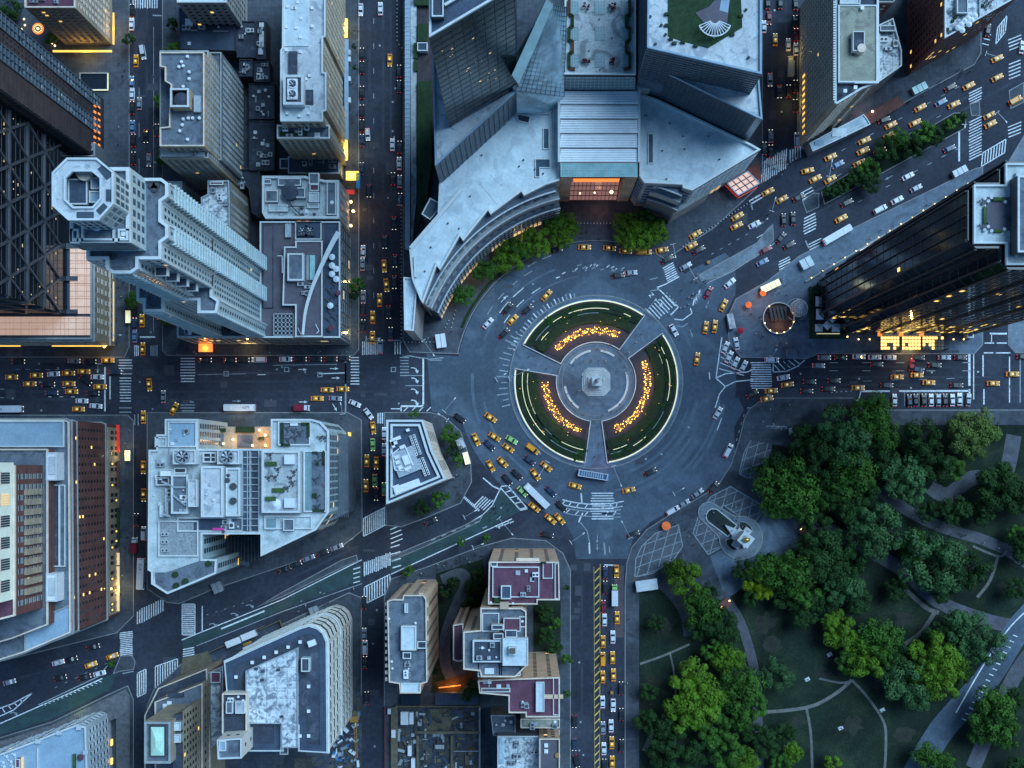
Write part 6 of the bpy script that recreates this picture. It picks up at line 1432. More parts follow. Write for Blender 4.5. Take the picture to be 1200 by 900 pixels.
for a0,a1,lb in((100,145,'curved stone bench on the upper left side of the column'),(55,82,'short curved stone bench above the column, to its right'),(-38,18,'curved stone bench on the right side of the column'),(188,236,'curved stone bench on the lower left side of the column'),(292,322,'short curved stone bench below the column, to its right')):
 b=MB();b.prism(sector(35.5,38,a0,a1,14),.26,.75);b.build('curved_bench','white_stone',loc=(*pol(36,(a0+a1)/2),.26),label=lb,cat='bench',group='curved benches round the column')
r=thing('column_monument','stepped stone column monument with pale statue at the centre of the circle','monument',(C0[0],C0[1],.26))
for k,(hw,z0_,z1_)in enumerate(((16.5,.26,.6),(14.5,.6,1.0),(12,1.0,1.5),(9.5,1.5,2.4))):
 h_=hw/3;c_=h_*.42
 oc_=[(C0[0]+x,C0[1]+y)for x,y in((-h_+c_,-h_),(h_-c_,-h_),(h_,-h_+c_),(h_,h_-c_),(h_-c_,h_),(-h_+c_,h_),(-h_,h_-c_),(-h_,-h_+c_))]
 MB().prism(oc_,z0_,z1_).build('step','concrete',r)
 MB().ring(oc_,inset(oc_,.18),z1_,z1_+.06).build('step_edge','white_stone',r)
b=MB();b.box((C0[0],C0[1],4.2),(3.4,3.4,3.6));b.build('pedestal','grey_stone',r);MB().box((C0[0],C0[1],6.1),(3.9,3.9,.35)).build('pedestal_cap','white_stone',r)
b=MB();b.cyl((C0[0],C0[1],6.2),.65,12.5,20,.5);b.build('shaft','grey_stone',r)
for z in(9,12,15):b=MB();b.bar((C0[0]-1.1,C0[1],z),(C0[0]+1.1,C0[1],z),.3);b.build('ship_prow','bronze',r)
MB().box((C0[0],C0[1],18.9),(1.4,1.4,.4)).build('capital','white_stone',r)
def figure_mesh(s=1.,arms='down',stride=.0):
 """one continuous lofted body, about 1.75 m tall at s = 1"""
 bm=bpy.data.meshes.new('tmp');J={'pel':(0,0,.95),'che':(0,0,1.3),'nec':(0,0,1.5),'hea':(.02,0,1.64),'lh':(0,.1,.88),'rh':(0,-.1,.88),'lk':(.06+stride,.11,.48),'rk':(.06-stride*.4,-.11,.48),'lf':(stride*.9,.12,.05),'rf':(-stride,-.12,.05),'lt':(stride*.9+.17,.13,.04),'rt':(-stride+.17,-.13,.04),'ls':(0,.2,1.42),'rs':(0,-.2,1.42),'le':(-stride*.5,.26,1.15),'re':(stride*.5,-.26,1.15),'lw':(-stride*.4+.12,.25,.92),'rw':(stride*.7+.12,-.25,.92)}
 if arms=='up':J['re']=(.2,-.3,1.3);J['rw']=(.45,-.25,1.4)
 K=list(J);E=[('pel','che'),('che','nec'),('nec','hea'),('pel','lh'),('pel','rh'),('lh','lk'),('rh','rk'),('lk','lf'),('rk','rf'),('lf','lt'),('rf','rt'),('che','ls'),('che','rs'),('ls','le'),('rs','re'),('le','lw'),('re','rw')]
 bm.from_pydata([J[k]for k in K],[(K.index(a),K.index(c))for a,c in E],[])
 o=bpy.data.objects.new('tmp',bm);COL.objects.link(o);o.modifiers.new('s','SKIN');o.modifiers.new('u','SUBSURF').levels=1
 rad={'pel':.16,'che':.17,'nec':.07,'hea':.115,'lh':.1,'rh':.1,'lk':.07,'rk':.07,'lf':.045,'rf':.045,'lt':.04,'rt':.04,'ls':.08,'rs':.08,'le':.05,'re':.05,'lw':.04,'rw':.04}
 for i,k in enumerate(K):bm.skin_vertices[0].data[i].radius=(rad[k]*s/s,rad[k])
 bm.skin_vertices[0].data[0].use_root=True
 dg=bpy.context.evaluated_depsgraph_get();me=bpy.data.meshes.new_from_object(o.evaluated_get(dg));bpy.data.objects.remove(o)
 for p in me.polygons:p.use_smooth=True
 return me
FIG=[figure_mesh(stride=.0),figure_mesh(stride=.16),figure_mesh(arms='up',stride=.05)]
def statue(root,loc,s,mname,rz=0,name='statue'):
 me=FIG[2].copy();me.materials.clear();me.materials.append(M[mname]);o=bpy.data.objects.new(name,me);COL.objects.link(o);o.parent=root;og=Vector(root['origin']);o.location=Vector(loc)-og;o.scale=(s,)*3;o.rotation_euler=(0,0,rz);return o
statue(r,(C0[0],C0[1],19.1),1.9,'white_stone',1.6)
statue(r,(C0[0]-2.6,C0[1]-.4,2.4),1.5,'white_stone',3);statue(r,(C0[0]+2.6,C0[1]+.8,2.4),1.5,'white_stone',0)
r=thing('gate_monument','white stone monument crowned by gilded figures in a keyhole fountain at the park gate','monument',tuple(P(866,628,0)))
mx,my=P2(868,630);ang=R(-38)
def ml(u,v):return(mx+u*math.cos(ang)-v*math.sin(ang),my+u*math.sin(ang)+v*math.cos(ang))
kh=[ml(8.6*math.cos(R(a)),8.6*math.sin(R(a)))for a in range(-140,141,10)];kh+=[ml(-8.5,5.0),ml(-16,4.2)]+[ml(-16+4.2*math.cos(R(a)),4.2*math.sin(R(a)))for a in range(100,261,20)]+[ml(-8.5,-5.0)]
def mlf(u,v):return ml(u,v)
MB().prism(kh,.15,.45).build('stone_apron','pavement_light',r);MB().ring(ccw(kh),inset(ccw(kh),.35),.15,.55).build('apron_rim','grey_stone',r)
pool=[ml(-4.5,2.6)]+[ml(-13.5+2.8*math.cos(R(a)),2.8*math.sin(R(a)))for a in range(80,281,20)]+[ml(-4.5,-2.6)]
MB().prism(pool,.45,.62).build('fountain_water','pond',r);MB().ring(ccw(inset(ccw(pool),-.4)),ccw(pool),.45,.95).build('pool_rim','white_stone',r)
for s_ in(-1,1):q=[ml(-1+3.2*math.cos(R(a)),s_*4.2+1.9*math.sin(R(a)))for a in range(0,360,20)];MB().prism(q,.45,.6).build('side_basin','pond',r);MB().ring(ccw(q),inset(ccw(q),.3),.45,.9).build('basin_rim','grey_stone',r)
def mbox(u,v,su,sv,z0_,z1_,m_,nm):x,y=ml(u,v);MB().box((x,y,(z0_+z1_)/2),(su,sv,z1_-z0_),ang).build(nm,m_,r)
mbox(0,0,6.4,5.0,.45,3,'white_stone','plinth');mbox(0,3.4,2.8,2.4,.45,3.4,'white_stone','side_block');mbox(0,-3.4,2.8,2.4,.45,3.4,'white_stone','side_block');mbox(.2,0,4.4,4.2,3,11,'white_stone','pylon');mbox(.2,0,5.0,4.8,11,11.6,'white_trim','pylon_cap')
bx=[ml(-3,1.7),ml(-8.4,0),ml(-3,-1.7)];MB().prism(bx,.45,2.6).build('boat_prow','white_stone',r)
x,y=ml(.2,0);b=MB();b.sphere((x,y,12.4),1.2,10,6,(1.2,.8,.9));b.build('shell_chariot','gold',r)
for u,v,a in((-.9,.9,0),(-.9,-.9,.5),(.9,.9,2),(.6,-1.1,3),(1.3,0,1)):statue(r,(*ml(u,v),11.6),1.05,'gold',a,'gilded_figure')
statue(r,(*ml(-4.6,0),2.6),1.3,'white_stone',ang+3.1)
for u,v in((0,3.6),(0,-3.6)):statue(r,(*ml(u,v),3.4),1.2,'white_stone',1)
for(x,y,sx,sy,rz,h_,lb)in((757,685,8,4,8,3.2,'white roofed stone gatehouse at the corner of the park wall'),(930,505,4.2,2.6,8,3,'small pale roofed hut at the park mouth beside the tall trees'),(849,707,4,3,40,2,'low stone pier with lamps closing the lower end of the gate plaza'),(942,623,4,3,-35,2,'low stone pier with lamps closing the right end of the gate plaza'),(500,0,.1,.1,0,.1,'')):
 if not lb:continue
 c=P(x,y,0);rr_=thing('gate_pier' if 'pier' in lb else 'gatehouse',lb,'pier' if 'pier' in lb else 'kiosk',(c.x,c.y,.15));MB().box((c.x,c.y,.15+h_/2),(sx,sy,h_),R(rz)).build('wall','grey_stone',rr_);MB().box((c.x,c.y,h_+.25),(sx*1.05,sy*1.05,.25),R(rz)).build('roof','white_stone' if h_>2.5 else 'brick_wall',rr_)
 if h_<2.5:
  for s_ in(-1,1):MB().sphere((c.x+s_*sx*.5*math.cos(R(rz)),c.y+s_*sx*.5*math.sin(R(rz)),h_+.8),.35,8,6).build('lamp','lamp_warm',rr_)
# ---------------------------------------------------------------- plaza left of the black tower: globe, pavilion, cafe
r=thing('steel_globe','openwork steel globe on its ringed stand beside the glass pavilion','sculpture',tuple(P(933,363,0)))
c=P(933,363,0);b=MB();R_=3.4;MB().sphere((c.x,c.y,5.5),2.9,16,10).build('globe_core','metal',r,smooth=True)
for k in range(9):
 a=math.pi*k/9
 for i in range(20):
  t0,t1=2*math.pi*i/20,2*math.pi*(i+1)/20;f=lambda t:(c.x+R_*math.cos(t)*math.cos(a),c.y+R_*math.cos(t)*math.sin(a),5.5+R_*math.sin(t));b.bar(f(t0),f(t1),.09)
for zz in(-.75,-.45,-.15,.15,.45,.75):
 q=R_*math.sqrt(1-zz*zz)
 for i in range(20):t0,t1=2*math.pi*i/20,2*math.pi*(i+1)/20;b.bar((c.x+q*math.cos(t0),c.y+q*math.sin(t0),5.5+R_*zz),(c.x+q*math.cos(t1),c.y+q*math.sin(t1),5.5+R_*zz),.09)
b.build('globe_frame','metal_white',r)
for k,(sx,sy,dx,dy,dz)in enumerate(((.5,.8,-1.2,.6,1.6),(.9,.5,1.2,1.2,1.9),(.6,.7,.6,-1.8,2.2),(.8,.6,-1.6,-1.4,1.6),(.5,.4,0,.2,3.3))):MB().sphere((c.x+dx,c.y+dy,5.5+dz),1.0,10,6,(sx,sy,.25)).build('continent','metal',r)
b=MB();b.ring([(c.x+4.4*math.cos(2*math.pi*i/28),c.y+4.4*math.sin(2*math.pi*i/28))for i in range(28)],[(c.x+4.2*math.cos(2*math.pi*i/28),c.y+4.2*math.sin(2*math.pi*i/28))for i in range(28)],.2,.7);b.build('base_ring','concrete',r)
for a in(90,210,330):MB().bar((c.x+1.6*math.cos(R(a)),c.y+1.6*math.sin(R(a)),.2),(c.x,c.y,2.2),.3).build('stand_leg','steel',r)
r=thing('stair_pavilion','round sunken stair court with dark louvres beside the steel globe','pavilion',tuple(P(912,373,0)))
c=P(912,373,0);cc=[(c.x+6.2*math.cos(2*math.pi*i/36),c.y+6.2*math.sin(2*math.pi*i/36))for i in range(36)]
MB().prism(inset(cc,.3),.15,.3).build('court_floor','brick_dark',r);MB().ring(cc,inset(cc,.3),.15,1.3).build('parapet','white_stone',r)
for i in range(5):MB().box((c.x-3+i*1.45,c.y+1.6,1.6),(.9,5.4,.25),R(12)).build('louvre','metal_dark',r)
b=MB()
for i in range(13):b.box((c.x-3.2+i*.5,c.y-3.8,.45),(.25,2,.2))
for i,a in enumerate((200,235,262,290,318,345,20,130)):MB().sphere((c.x+5.9*math.cos(R(a)),c.y+5.9*math.sin(R(a)),1.6),.28,8,6).build('lamp','lamp_warm',r)
point_light('pavilion_glow',(c.x,c.y-3,3),500,(1,.55,.2),1)
r=thing('cafe_terrace','hedge ringed cafe terrace under white awnings left of the black tower','cafe terrace',tuple(P(972,365,0)))
for a_ in((948,336,953,389.7),(948,390,992,397),(985,335,992,392)):MB().prism(PP(rect(*a_)),.15,1.5).build('hedge','hedge',r)
MB().prism(PP(rect(953,336,990,345)),.15,2.2).build('plant_screen','hedge',r)
MB().prism(PP(rect(953,345,988,390)),.15,.22).build('terrace_floor','brick_dark',r)
for x,y,s_,rz in((963,368,4.2,0),(962,353,4,0),(971,353,3.4,0),(960,384,3,0),(970,381,2.8,45),(980,384,3.2,0),(976,373,2.6,45)):
 c=P(x,y,3);b=MB();b.bar((c.x,c.y,.2),(c.x,c.y,2.9),.12);h_=s_/2;cs,sn=math.cos(R(rz)),math.sin(R(rz));cr=[(c.x+u*cs-v*sn,c.y+u*sn+v*cs,2.5)for u,v in((-h_,-h_),(h_,-h_),(h_,h_),(-h_,h_))];b.add(cr+[(c.x,c.y,3.2)],[(0,1,4),(1,2,4),(2,3,4),(3,0,4)]);b.build('awning','canvas' if(x+y)%2 else 'roof_light',r)
b=MB();b.bar(P(957,391,1.7),P(984,391,1.7),.25);b.build('light_strip','lit_rim',r)
def parasol(x,y,m_,lb,s_=1.6,nm='parasol',cat='parasol',group=None):
 c=P(x,y,0);o=thing(nm,lb,cat,(c.x,c.y,.15),group);b=MB();b.cyl((c.x,c.y,2.3),s_,.7,8,.08);b.build('canopy',m_,o);MB().bar((c.x,c.y,.15),(c.x,c.y,2.9),.08).build('pole','metal_dark',o)
parasol(866.5,388,'canvas_red','bright red parasol standing alone on the plaza by the white vans',1.3)
parasol(876,358,'canvas_orange','orange glowing parasol near the plaza edge, lower of the two',1.3);parasol(893,344,'canvas_orange','orange glowing parasol beside the long yellow stall, upper of the two',1.3)
parasol(780,616,'canvas_orange','orange food cart parasol at the corner of the park plaza',1.8)
def stall(x,y,L__,W_,rz,m_,lb,nm='food_stall',cat='stall'):
 c=P(x,y,0);o=thing(nm,lb,cat,(c.x,c.y,.15));MB().box((c.x,c.y,1.2),(L__,W_,2),R(rz)).build('counter','metal',o)
 for k in range(max(2,int(L__/2))):t=(k+.5)/max(2,int(L__/2))-.5;MB().box((c.x+t*L__*math.cos(R(rz)),c.y+t*L__*math.sin(R(rz)),2.4),(L__/max(2,int(L__/2))*.9,W_*1.2,.25),R(rz)).build('awning',m_,o)
stall(902,336,8,2.2,25,'lit_rim','long pale yellow stall on the plaza edge with orange glow beneath');stall(856,377,2.6,5,12,'roof_pale','narrow white stall at the left tip of the plaza');stall(547,537,2.2,4,15,'lit_rim','pale yellow flower stall beside the small trees near the white prism');stall(540,520,3,3.4,25,'roof_pale','square pale kiosk between the small trees near the white prism')
stall(944,309,5,3.4,28,'roof_light','grey glass topped bus shelter at the boulevard plaza edge','bus_shelter','bus shelter');stall(1123,202,6,2.2,28,'canvas','long white topped shelter right of the boulevard near the black tower','bus_shelter','bus shelter');stall(1076,105,6,2.4,27,'glass_green','pale green lit shelter on the far boulevard pavement','bus_shelter','bus shelter')
stall(517,400,4,4.5,8,'canvas','square white kiosk roof on the pavement left of the curved facade','kiosk','kiosk');stall(256,688,4,3.4,22,'metal','square glass topped kiosk on the pavement under the terraced block','kiosk','kiosk');stall(369,716,3.6,3.2,20,'metal','square glass topped kiosk above the round cornered building','kiosk','kiosk');stall(151.5,534,2.2,3.4,0,'lit_rim','little lit newsstand on the pavement beside the brick hotel','newsstand','kiosk');stall(152,372,2,4,0,'lit_rim','little lit newsstand beside the stone podium, right of its corner','newsstand','kiosk')
stall(927,415,4,3.2,0,'roof_grey','small square kiosk roof on the lower plaza edge right of the zebra crossing','kiosk','kiosk');stall(889,270-12,2.6,2.4,28,'metal','small grey vent box on the boulevard median, upper of two','vent_box','vent')if False else None
rr=random.Random(4)
def lamp_post(x,y,lb,gp=None,h_=1.1,s_=.33):
 c=P(x,y,0);o=thing('lamp_post',lb,'lamp',(c.x,c.y,.15),gp);MB().cyl((c.x,c.y,.15),.12,h_,6).build('post','metal_dark',o);MB().sphere((c.x,c.y,h_+.4),s_,8,6).build('globe','lamp_warm',o)
gp='round wall lamps along the boulevard edge of the black tower'
for i in range(15):
 t=i/14;lamp_post(950+(1133-950)*t,326+(216-326)*t,'small round warm lamp on the low wall along the boulevard side of the black tower',gp,1.1,.24)
b=MB();b.bar(P(944,330,.7),P(1138,214,.7),.5,1.0);b.build('low_wall','grey_stone',loc=tuple(P(1040,272,0)),label='low stone wall with lamps between boulevard pavement and black tower',cat='wall')
b=MB();b.bar(P(1008,294,1.5),P(1042,274,1.5),.35,.3);b.build('light_bar','lit_white',loc=tuple(P(1025,284,0)),label='straight white light bar along the low boulevard wall',cat='light')
for x,y in((1005,398),(1018,398),(1116,398),(1128,398),(1143,384),(992,395)):lamp_post(x,y,'small round warm lamp on the strip either side of the glowing canopy','round lamps beside the glowing canopy')
for x,y in((30,24),(27,36),(31,31),(60,50),(66,55),(63,52)):lamp_post(x,y,'round yellow lamp among plants beside the tan hotel','round lamps beside the tan hotel',1.2,.4)
c=P(45,34,0);o=thing('ring_fountain','small round orange lit fountain ring on the upper left plaza','fountain',(c.x,c.y,.15));MB().ring([(c.x+2.2*math.cos(R(a)),c.y+2.2*math.sin(R(a)))for a in range(0,360,20)],[(c.x+1.8*math.cos(R(a)),c.y+1.8*math.sin(R(a)))for a in range(0,360,20)],.15,.6).build('rim','lit_orange',o);MB().sphere((c.x,c.y,.6),.5,8,6).build('core_lamp','lamp_warm',o)
for a in range(0,360,30):MB().sphere((c.x+1.4*math.cos(R(a)),c.y+1.4*math.sin(R(a)),.5),.2,6,4).build('jet_light','lamp_warm',o)
for x,y in((22,401),(48,401),(0,401)):lamp_post(x,y,'round warm lamp at the foot of the stone podium','round lamps under the stone podium',2,.5)
w_=PP(rect(95,87,126,105));struct('sunken_court',MB().prism(w_,.14,.2),'window_glass');struct('court_rim',MB().ring(inset(w_,-.5),w_,.14,.8),'grey_stone')
for p_,q_ in(((107,105.5),(127,105.5)),((126.5,86),(126.5,105))):MB().bar(P(*p_,.9),P(*q_,.9),.35,.2).build('light_bar','lit_rim',loc=tuple(P(*p_,0)),label='glowing strip along the %s rim of the sunken court beside the dark slab'%('lower' if p_[1]==q_[1]else 'right'),cat='light')
for x,y,e,c_ in((100,64,1400,(1,.6,.15)),(136,34,900,(1,.6,.15)),(408,33,900,(1,.75,.2)),(408,178,1100,(1,.7,.2)),(411,205,900,(1,.75,.2)),(416,248,1500,(1,.5,.15)),(413,330,500,(1,.75,.3)),(413,390,600,(1,.75,.3)),(145,530,700,(1,.75,.3)),(143,690,900,(1,.75,.3)),(122,410,700,(1,.7,.3)),(290,408,600,(1,.6,.2)),(240,408,500,(1,.4,.1)),(1068,413,2200,(1,.6,.2)),(880,205,900,(1,.35,.2)),(1012,130,700,(1,.4,.15)),(927,60,500,(1,.8,.3)),(927,120,500,(1,.8,.3)),(610,282,700,(1,.75,.3)),(560,322,500,(1,.7,.3)),(702,243,500,(1,.5,.3)),(893,347,700,(1,.35,.1)),(878,361,400,(1,.35,.1)),(280,490,700,(1,.7,.3)),(510,800,500,(1,.45,.1)),(460,640,300,(1,.6,.3)),(328,712,300,(1,.6,.2)),(405,640,500,(1,.85,.4)),(90,830,500,(.8,1,.3)),(706,545,250,(1,.3,.8)),(430,40,0,(1,1,1))):
 if e:point_light('street_glow',tuple(P(x,y,5)),e,c_,.4)
SL=[(498,401,-55,7.0),(522,483,50,6.5),(526,493,145,4),(545,605,30,5),(641,541,-120,6),(717,546,-68,8),(737,629,118,7),(668,634,35,6),(787,578,30,4),(812,330,120,6),(786,290,-80,5),(966,212,80,6),(900,252,75,5),(1122,152,-90,1),(1147,70,-20,6),(1160,138,-50,5),(597,445,25,8),(582,446,30,4),(756,366,50,5),(432,399,0,5),(140,395,0,3),(405,486,100,4),(123,428,-90,3),(585,606,-50,8),(470,245,90,2),(900,420,60,3),(555,640,20,4)]
names_=['over the left corner of the curved mall','beside the right tip of the white prism','between white prism and roundabout trees','at the green cycle lane bend','on the lower left rim of the circle','on the lower circle rim by the blue bus','at the foot of the roundabout, right side','at the foot of the roundabout, left side','by the parked cars near the lattice paving','over the triangular island upper right','by the taxis right of the mall trees','on the boulevard median left tip','over the mall side boulevard crossing','near the boulevard stop line','at the far upper right corner','on the small island at upper right','reaching west from the left path of the circle','west of the circle near worn arrows','on the upper right rim of the circle','over the crossing under the purple roofed building','at the stone podium corner','by the turning white cars','over the left avenue stop line','reaching over the green triangle','along the side wall of the mall','by the zebra crossing under the plaza','above the peach block trees']
for(x,y,a,l_),nm in zip(SL,names_):
 c=P(x,y,0);o=thing('street_lamp','grey street lamp with long thin arm '+nm,'street lamp',(c.x,c.y,.1),'street lamps with long arms')
 MB().cyl((c.x,c.y,.1),.14,8.4,8,.09).build('pole','metal',o);d=(math.cos(R(a)),math.sin(R(a)));e=(c.x+d[0]*l_,c.y+d[1]*l_)
 MB().bar((c.x,c.y,8.4),(*e,8.9),.16).build('arm','metal',o);MB().box((*e,8.85),(1.0,.4,.2),R(a)).build('lamp_head','metal_white',o);MB().bar((c.x-d[1]*1,c.y+d[0]*1,8.2),(c.x+d[1]*1,c.y-d[0]*1,8.2),.16).build('cross_arm','metal_white',o)
# ---------------------------------------------------------------- residential court garden, construction sites
def site(pts,z,m_,nm,lb=None):w_=PP(pts,z);return struct(nm,MB().prism(w_,0,z),m_)
site([(511,672),(566,655),(572,735),(530,745),(530,812),(505,812),(511,760)],.24,'lawn','garden_lawn')
b=MB();ws=smooth([(518,680),(540,672),(546,684),(537,705),(527,730),(521,755),(524,785),(535,800)],5);road_strip('garden_path',ws,13,'path',.30)
struct('garden_pond',MB().prism(PP([(512,684),(528,686),(530,700),(520,706),(511,700)],.4),0,.4),'glass_dark');site([(510,800),(545,790),(550,780),(556,782),(554,795),(536,812),(515,811)],.34,'crane_hedge','lit_garden_bed')
site([(625,703),(657,703),(657,768),(625,768)],.26,'lawn','garden_lawn');point_light('garden_glow',tuple(P(530,805,3)),900,(1,.45,.1),.6);c=P(527,807,.6);MB().bar(P(514,806,.6),P(540,803,.6),.4,.2).build('garden_light','lit_orange',loc=(c.x,c.y,.3),label='orange lit strip along the garden bed left of the peach block',cat='light')
site([(510,812),(560,812),(560,826),(510,826)],3.5,'roof_navy','court_roof_slab');site([(470,815),(492,815),(492,826),(470,826)],4,'window_glass','court_roof_slab')
r=thing('construction_site','muddy construction pit with timber shoring and stacked gear at the bottom edge','construction site',tuple(P(510,865,0)))
MB().prism(PP([(463,829),(562,829),(562,930),(463,930)]),.14,.5).build('ground_slab','site_dirt',r)
rr=random.Random(17)
for i in range(170):
 x,y=rr.uniform(466,558),rr.uniform(832,905);c=P(x,y,1);MB().box((c.x,c.y,.5+rr.uniform(.1,.5)),(rr.uniform(.5,4),rr.uniform(.3,1.6),rr.uniform(.3,1.6)),rr.choice((0,math.pi/2,rr.uniform(0,3)))).build('stacked_gear',rr.choice(('timber','roof_dark','metal','metal_dark','roof_navy','concrete','site_dirt')),r)
for x0_,x1_,y0_,y1_ in((458,466,829,905),(488,491,862,905),(528,531,862,905),(486,562,857,860),(530,562,880,881),(561,563,829,905),(463,562,827,829)):c0_=P(x0_,y0_,0);MB().prism(PP(rect(x0_,y0_,x1_,y1_),2.2),.4,2.2).build('shoring_wall','timber' if x0_<530 else 'metal',r)
for x,y,a_,b_ in((474,842,3,5),(482,842,1.6,4.6),(461,860,1.6,3),(456,834,1.2,2),(480,880,1.5,4),(484,895,1.5,4)):MB().box((*P2(x,y,3),1.7),(a_,b_,2.4)).build('site_cabin','metal_white',r)
MB().prism(PP([(500,832),(528,830),(530,845),(526,856),(500,858),(496,845)]),.5,.56).build('sand_patch','timber',r)
for i in range(5):MB().bar(P(508,864+i*8,1.2),P(520,864+i*8,1.2),.3).build('steel_beam','roof_navy',r)
b=MB();b.bar(P(451.5,828,1.1),P(452,930,1.1),.25,2);b.build('red_barrier','cloth_red',loc=tuple(P(452,870,0)),label='red plastic barrier line along the street beside the muddy pit',cat='barrier')
r=thing('excavator_yard','cluttered works yard right of the round cornered building','construction site',tuple(P(400,870,0)))
MB().prism(PP([(386,830),(424,815),(424,930),(345,930),(345,888),(386,886)]),.14,.4).build('ground_slab','site_dirt',r)
for i in range(90):
 x,y=rr.uniform(388,422),rr.uniform(835,905);MB().box((*P2(x,y,1),.5+rr.uniform(.2,.6)),(rr.uniform(.5,3),rr.uniform(.3,1.6),rr.uniform(.4,1.8)),rr.uniform(0,3)).build('stacked_gear',rr.choice(('roof_navy','metal','metal_white','roof_dark','blue_tarp','duct')),r)
r=thing('crawler_crane','orange crane with long lattice boom pointing down from the lower street corner','crane',tuple(P(415,843,0)))
MB().box((*P2(415,840,2),2),(3.2,4,2.4)).build('cab','crane_orange',r);MB().box((*P2(415,836,3),3.4),(2.8,2,.6)).build('cab_roof','timber',r)
for s_ in(-1.5,1.5):MB().box((P2(415,840)[0]+s_,P2(415,840)[1],.7),(.8,5,1)).build('track','metal_dark',r)
b=MB();p0,p1=P(416,848,3),P(418,888,9)
for dx in(-.5,.5):b.bar(p0+Vector((dx,0,0)),p1+Vector((dx*.5,0,0)),.18)
for i in range(14):t=i/14;q=p0.lerp(p1,t);q2=p0.lerp(p1,t+1/14);s_=.5 if i%2 else-.5;b.bar(q+Vector((s_,0,0)),q2-Vector((s_,0,0)),.12)
b.build('boom','crane_orange',r)
r=thing('works_enclosure','dark fenced works strip with white cabins above the round cornered building','construction site',tuple(P(290,750,0)))
MB().prism(PP([(246,764),(328,727),(334,742),(262,776)]),.14,.3).build('ground_slab','roof_dark',r);MB().prism(PP([(214,771),(244,763),(250,778),(212,790)]),.14,.3).build('plank_deck','timber',r)
for(p_,q_)in(((246,764),(328,727)),((328,727),(334,742)),((270,752),(310,733)),((212,790),(250,778))):MB().bar(P(*p_,1.2),P(*q_,1.2),.3,2).build('fence_panel','timber',r)
for x,y in((273,753),(291,745)):MB().box((*P2(x,y,3),1.7),(6,2.5,2.6),R(22)).build('site_cabin','metal_white',r)
MB().box((*P2(290,754,1),1),(3.5,1,.6),R(22)).build('lit_gear','crane_orange',r)
k_=0
for x,y in((532,622),(548,616),(559,612),(520,627),(508,632),(568,618)):
 c=P(x,y,0);o=thing('bench','pale street bench on the strip between cycle lane and diagonal street','bench',(c.x,c.y,.12),'benches along the cycle lane strip');MB().box((c.x,c.y,.6),(1.9,.5,.1),R(22)).build('seat','metal',o)
 for s_ in(-.7,.7):MB().box((c.x+s_*math.cos(R(22)),c.y+s_*math.sin(R(22)),.34),(.1,.4,.4),R(22)).build('leg','metal_dark',o)
bol=MB();bol.cyl((0,0,0),.22,.9,8);bol.cyl((0,0,.9),.22,.12,8,.08);bo=bol.build('bollard','white_stone',loc=(0,0,0),label='x',cat='bollard')
BROWS=[([(470.5,y)for y in[233+4.4*i for i in range(38)]],'small pale bollard in the straight row left of the mall side wall','bollards left of the mall side wall'),([(470.5+4.2*i,401)for i in range(11)],'small pale bollard in the short row under the mall pylon','bollards under the mall pylon'),([(465.5,2+4.6*i)for i in range(11)]+[(468,53),(471,57)],'small pale bollard in the row near the top of the wide street','bollards at the top of the wide street'),([(800+3.4*i,289-2.25*i)for i in range(26)],'small pale bollard along the boulevard kerb right of the mall','bollards along the boulevard kerb'),([(677+3.8*i,262)for i in range(11)],'small pale bollard in the row before the mall entrance','bollards before the mall entrance'),([(788,386),(787,401),(1,1)][:0]+[(534-i*1.2,364+i*5)for i in range(5)]+[(522+i*2,384-i*4)for i in range(3)],'small pale bollard beside the left end of the curved facade','bollards at the left end of the facade'),([(893,182+3*i)for i in range(8)],'small pale bollard beside the wide zebra at the peach lit canopy','bollards beside the peach lit canopy'),([(781+3.6*i,344+3.6*i)for i in range(4)]+[(797,361),(802,360),(807,357),(810,350),(812,345)],'small pale marker post on the triangular island upper right of the circle','marker posts on the triangular island')]
for pts_,lb,gp in BROWS:
 for x,y in pts_:o=bo.copy();COL.objects.link(o);c=P(x,y,0);o.location=(c.x,c.y,.14);o['label']=lb;o['group']=gp
bpy.data.objects.remove(bo)
# ================================================================== TREES
def crown_mesh(name,seed,mname,R_=6.,nl=4200,lobes=26,flat=.7,leaf=.62):
 rr=random.Random(seed);V,F=[],[];L_=[]
 for i in range(lobes):
  a=rr.uniform(0,2*math.pi);q=math.sqrt(rr.random())*R_*.74;z=R_*flat*math.sqrt(max(.02,1-(q/R_)**2))*rr.uniform(.15,1.0)
  L_.append((q*math.cos(a),q*math.sin(a),z,R_*rr.choice((.13,.17,.22,.27))))
 for k in range(nl):
  cx_,cy_,cz_,s_=L_[k%lobes];u=rr.uniform(-.35,1);t=rr.uniform(0,2*math.pi);h_=math.sqrt(max(0,1-u*u));rad=s_*rr.uniform(.72,1.12)
  n_=Vector((h_*math.cos(t),h_*math.sin(t),u));p_=Vector((cx_,cy_,cz_))+n_*rad
  a_=n_.cross(Vector((rr.uniform(-1,1),rr.uniform(-1,1),rr.uniform(-1,1)))).normalized();n2=(n_+Vector((rr.uniform(-.5,.5),rr.uniform(-.5,.5),rr.uniform(-.3,.5)))).normalized();b_=n2.cross(a_).normalized();a_=b_.cross(n2);l_=leaf*rr.uniform(.6,1.25)
  o=len(V);V+=[tuple(p_-a_*l_*.5),tuple(p_+b_*l_*.32),tuple(p_+a_*l_*.5),tuple(p_-b_*l_*.32)];F.append((o,o+1,o+2,o+3))
 me=bpy.data.meshes.new(name);me.from_pydata(V,[],F);me.materials.append(M[mname]);me.update();return me
def leafmat(k,col,var=.5):
 m=mat(k,col,.75,var=var,scale=.16,objvar=.14,spec=.2,fine=4);M[k]=m
 b=m.node_tree.nodes['Principled BSDF'];b.inputs['Transmission Weight'].default_value=0;return m
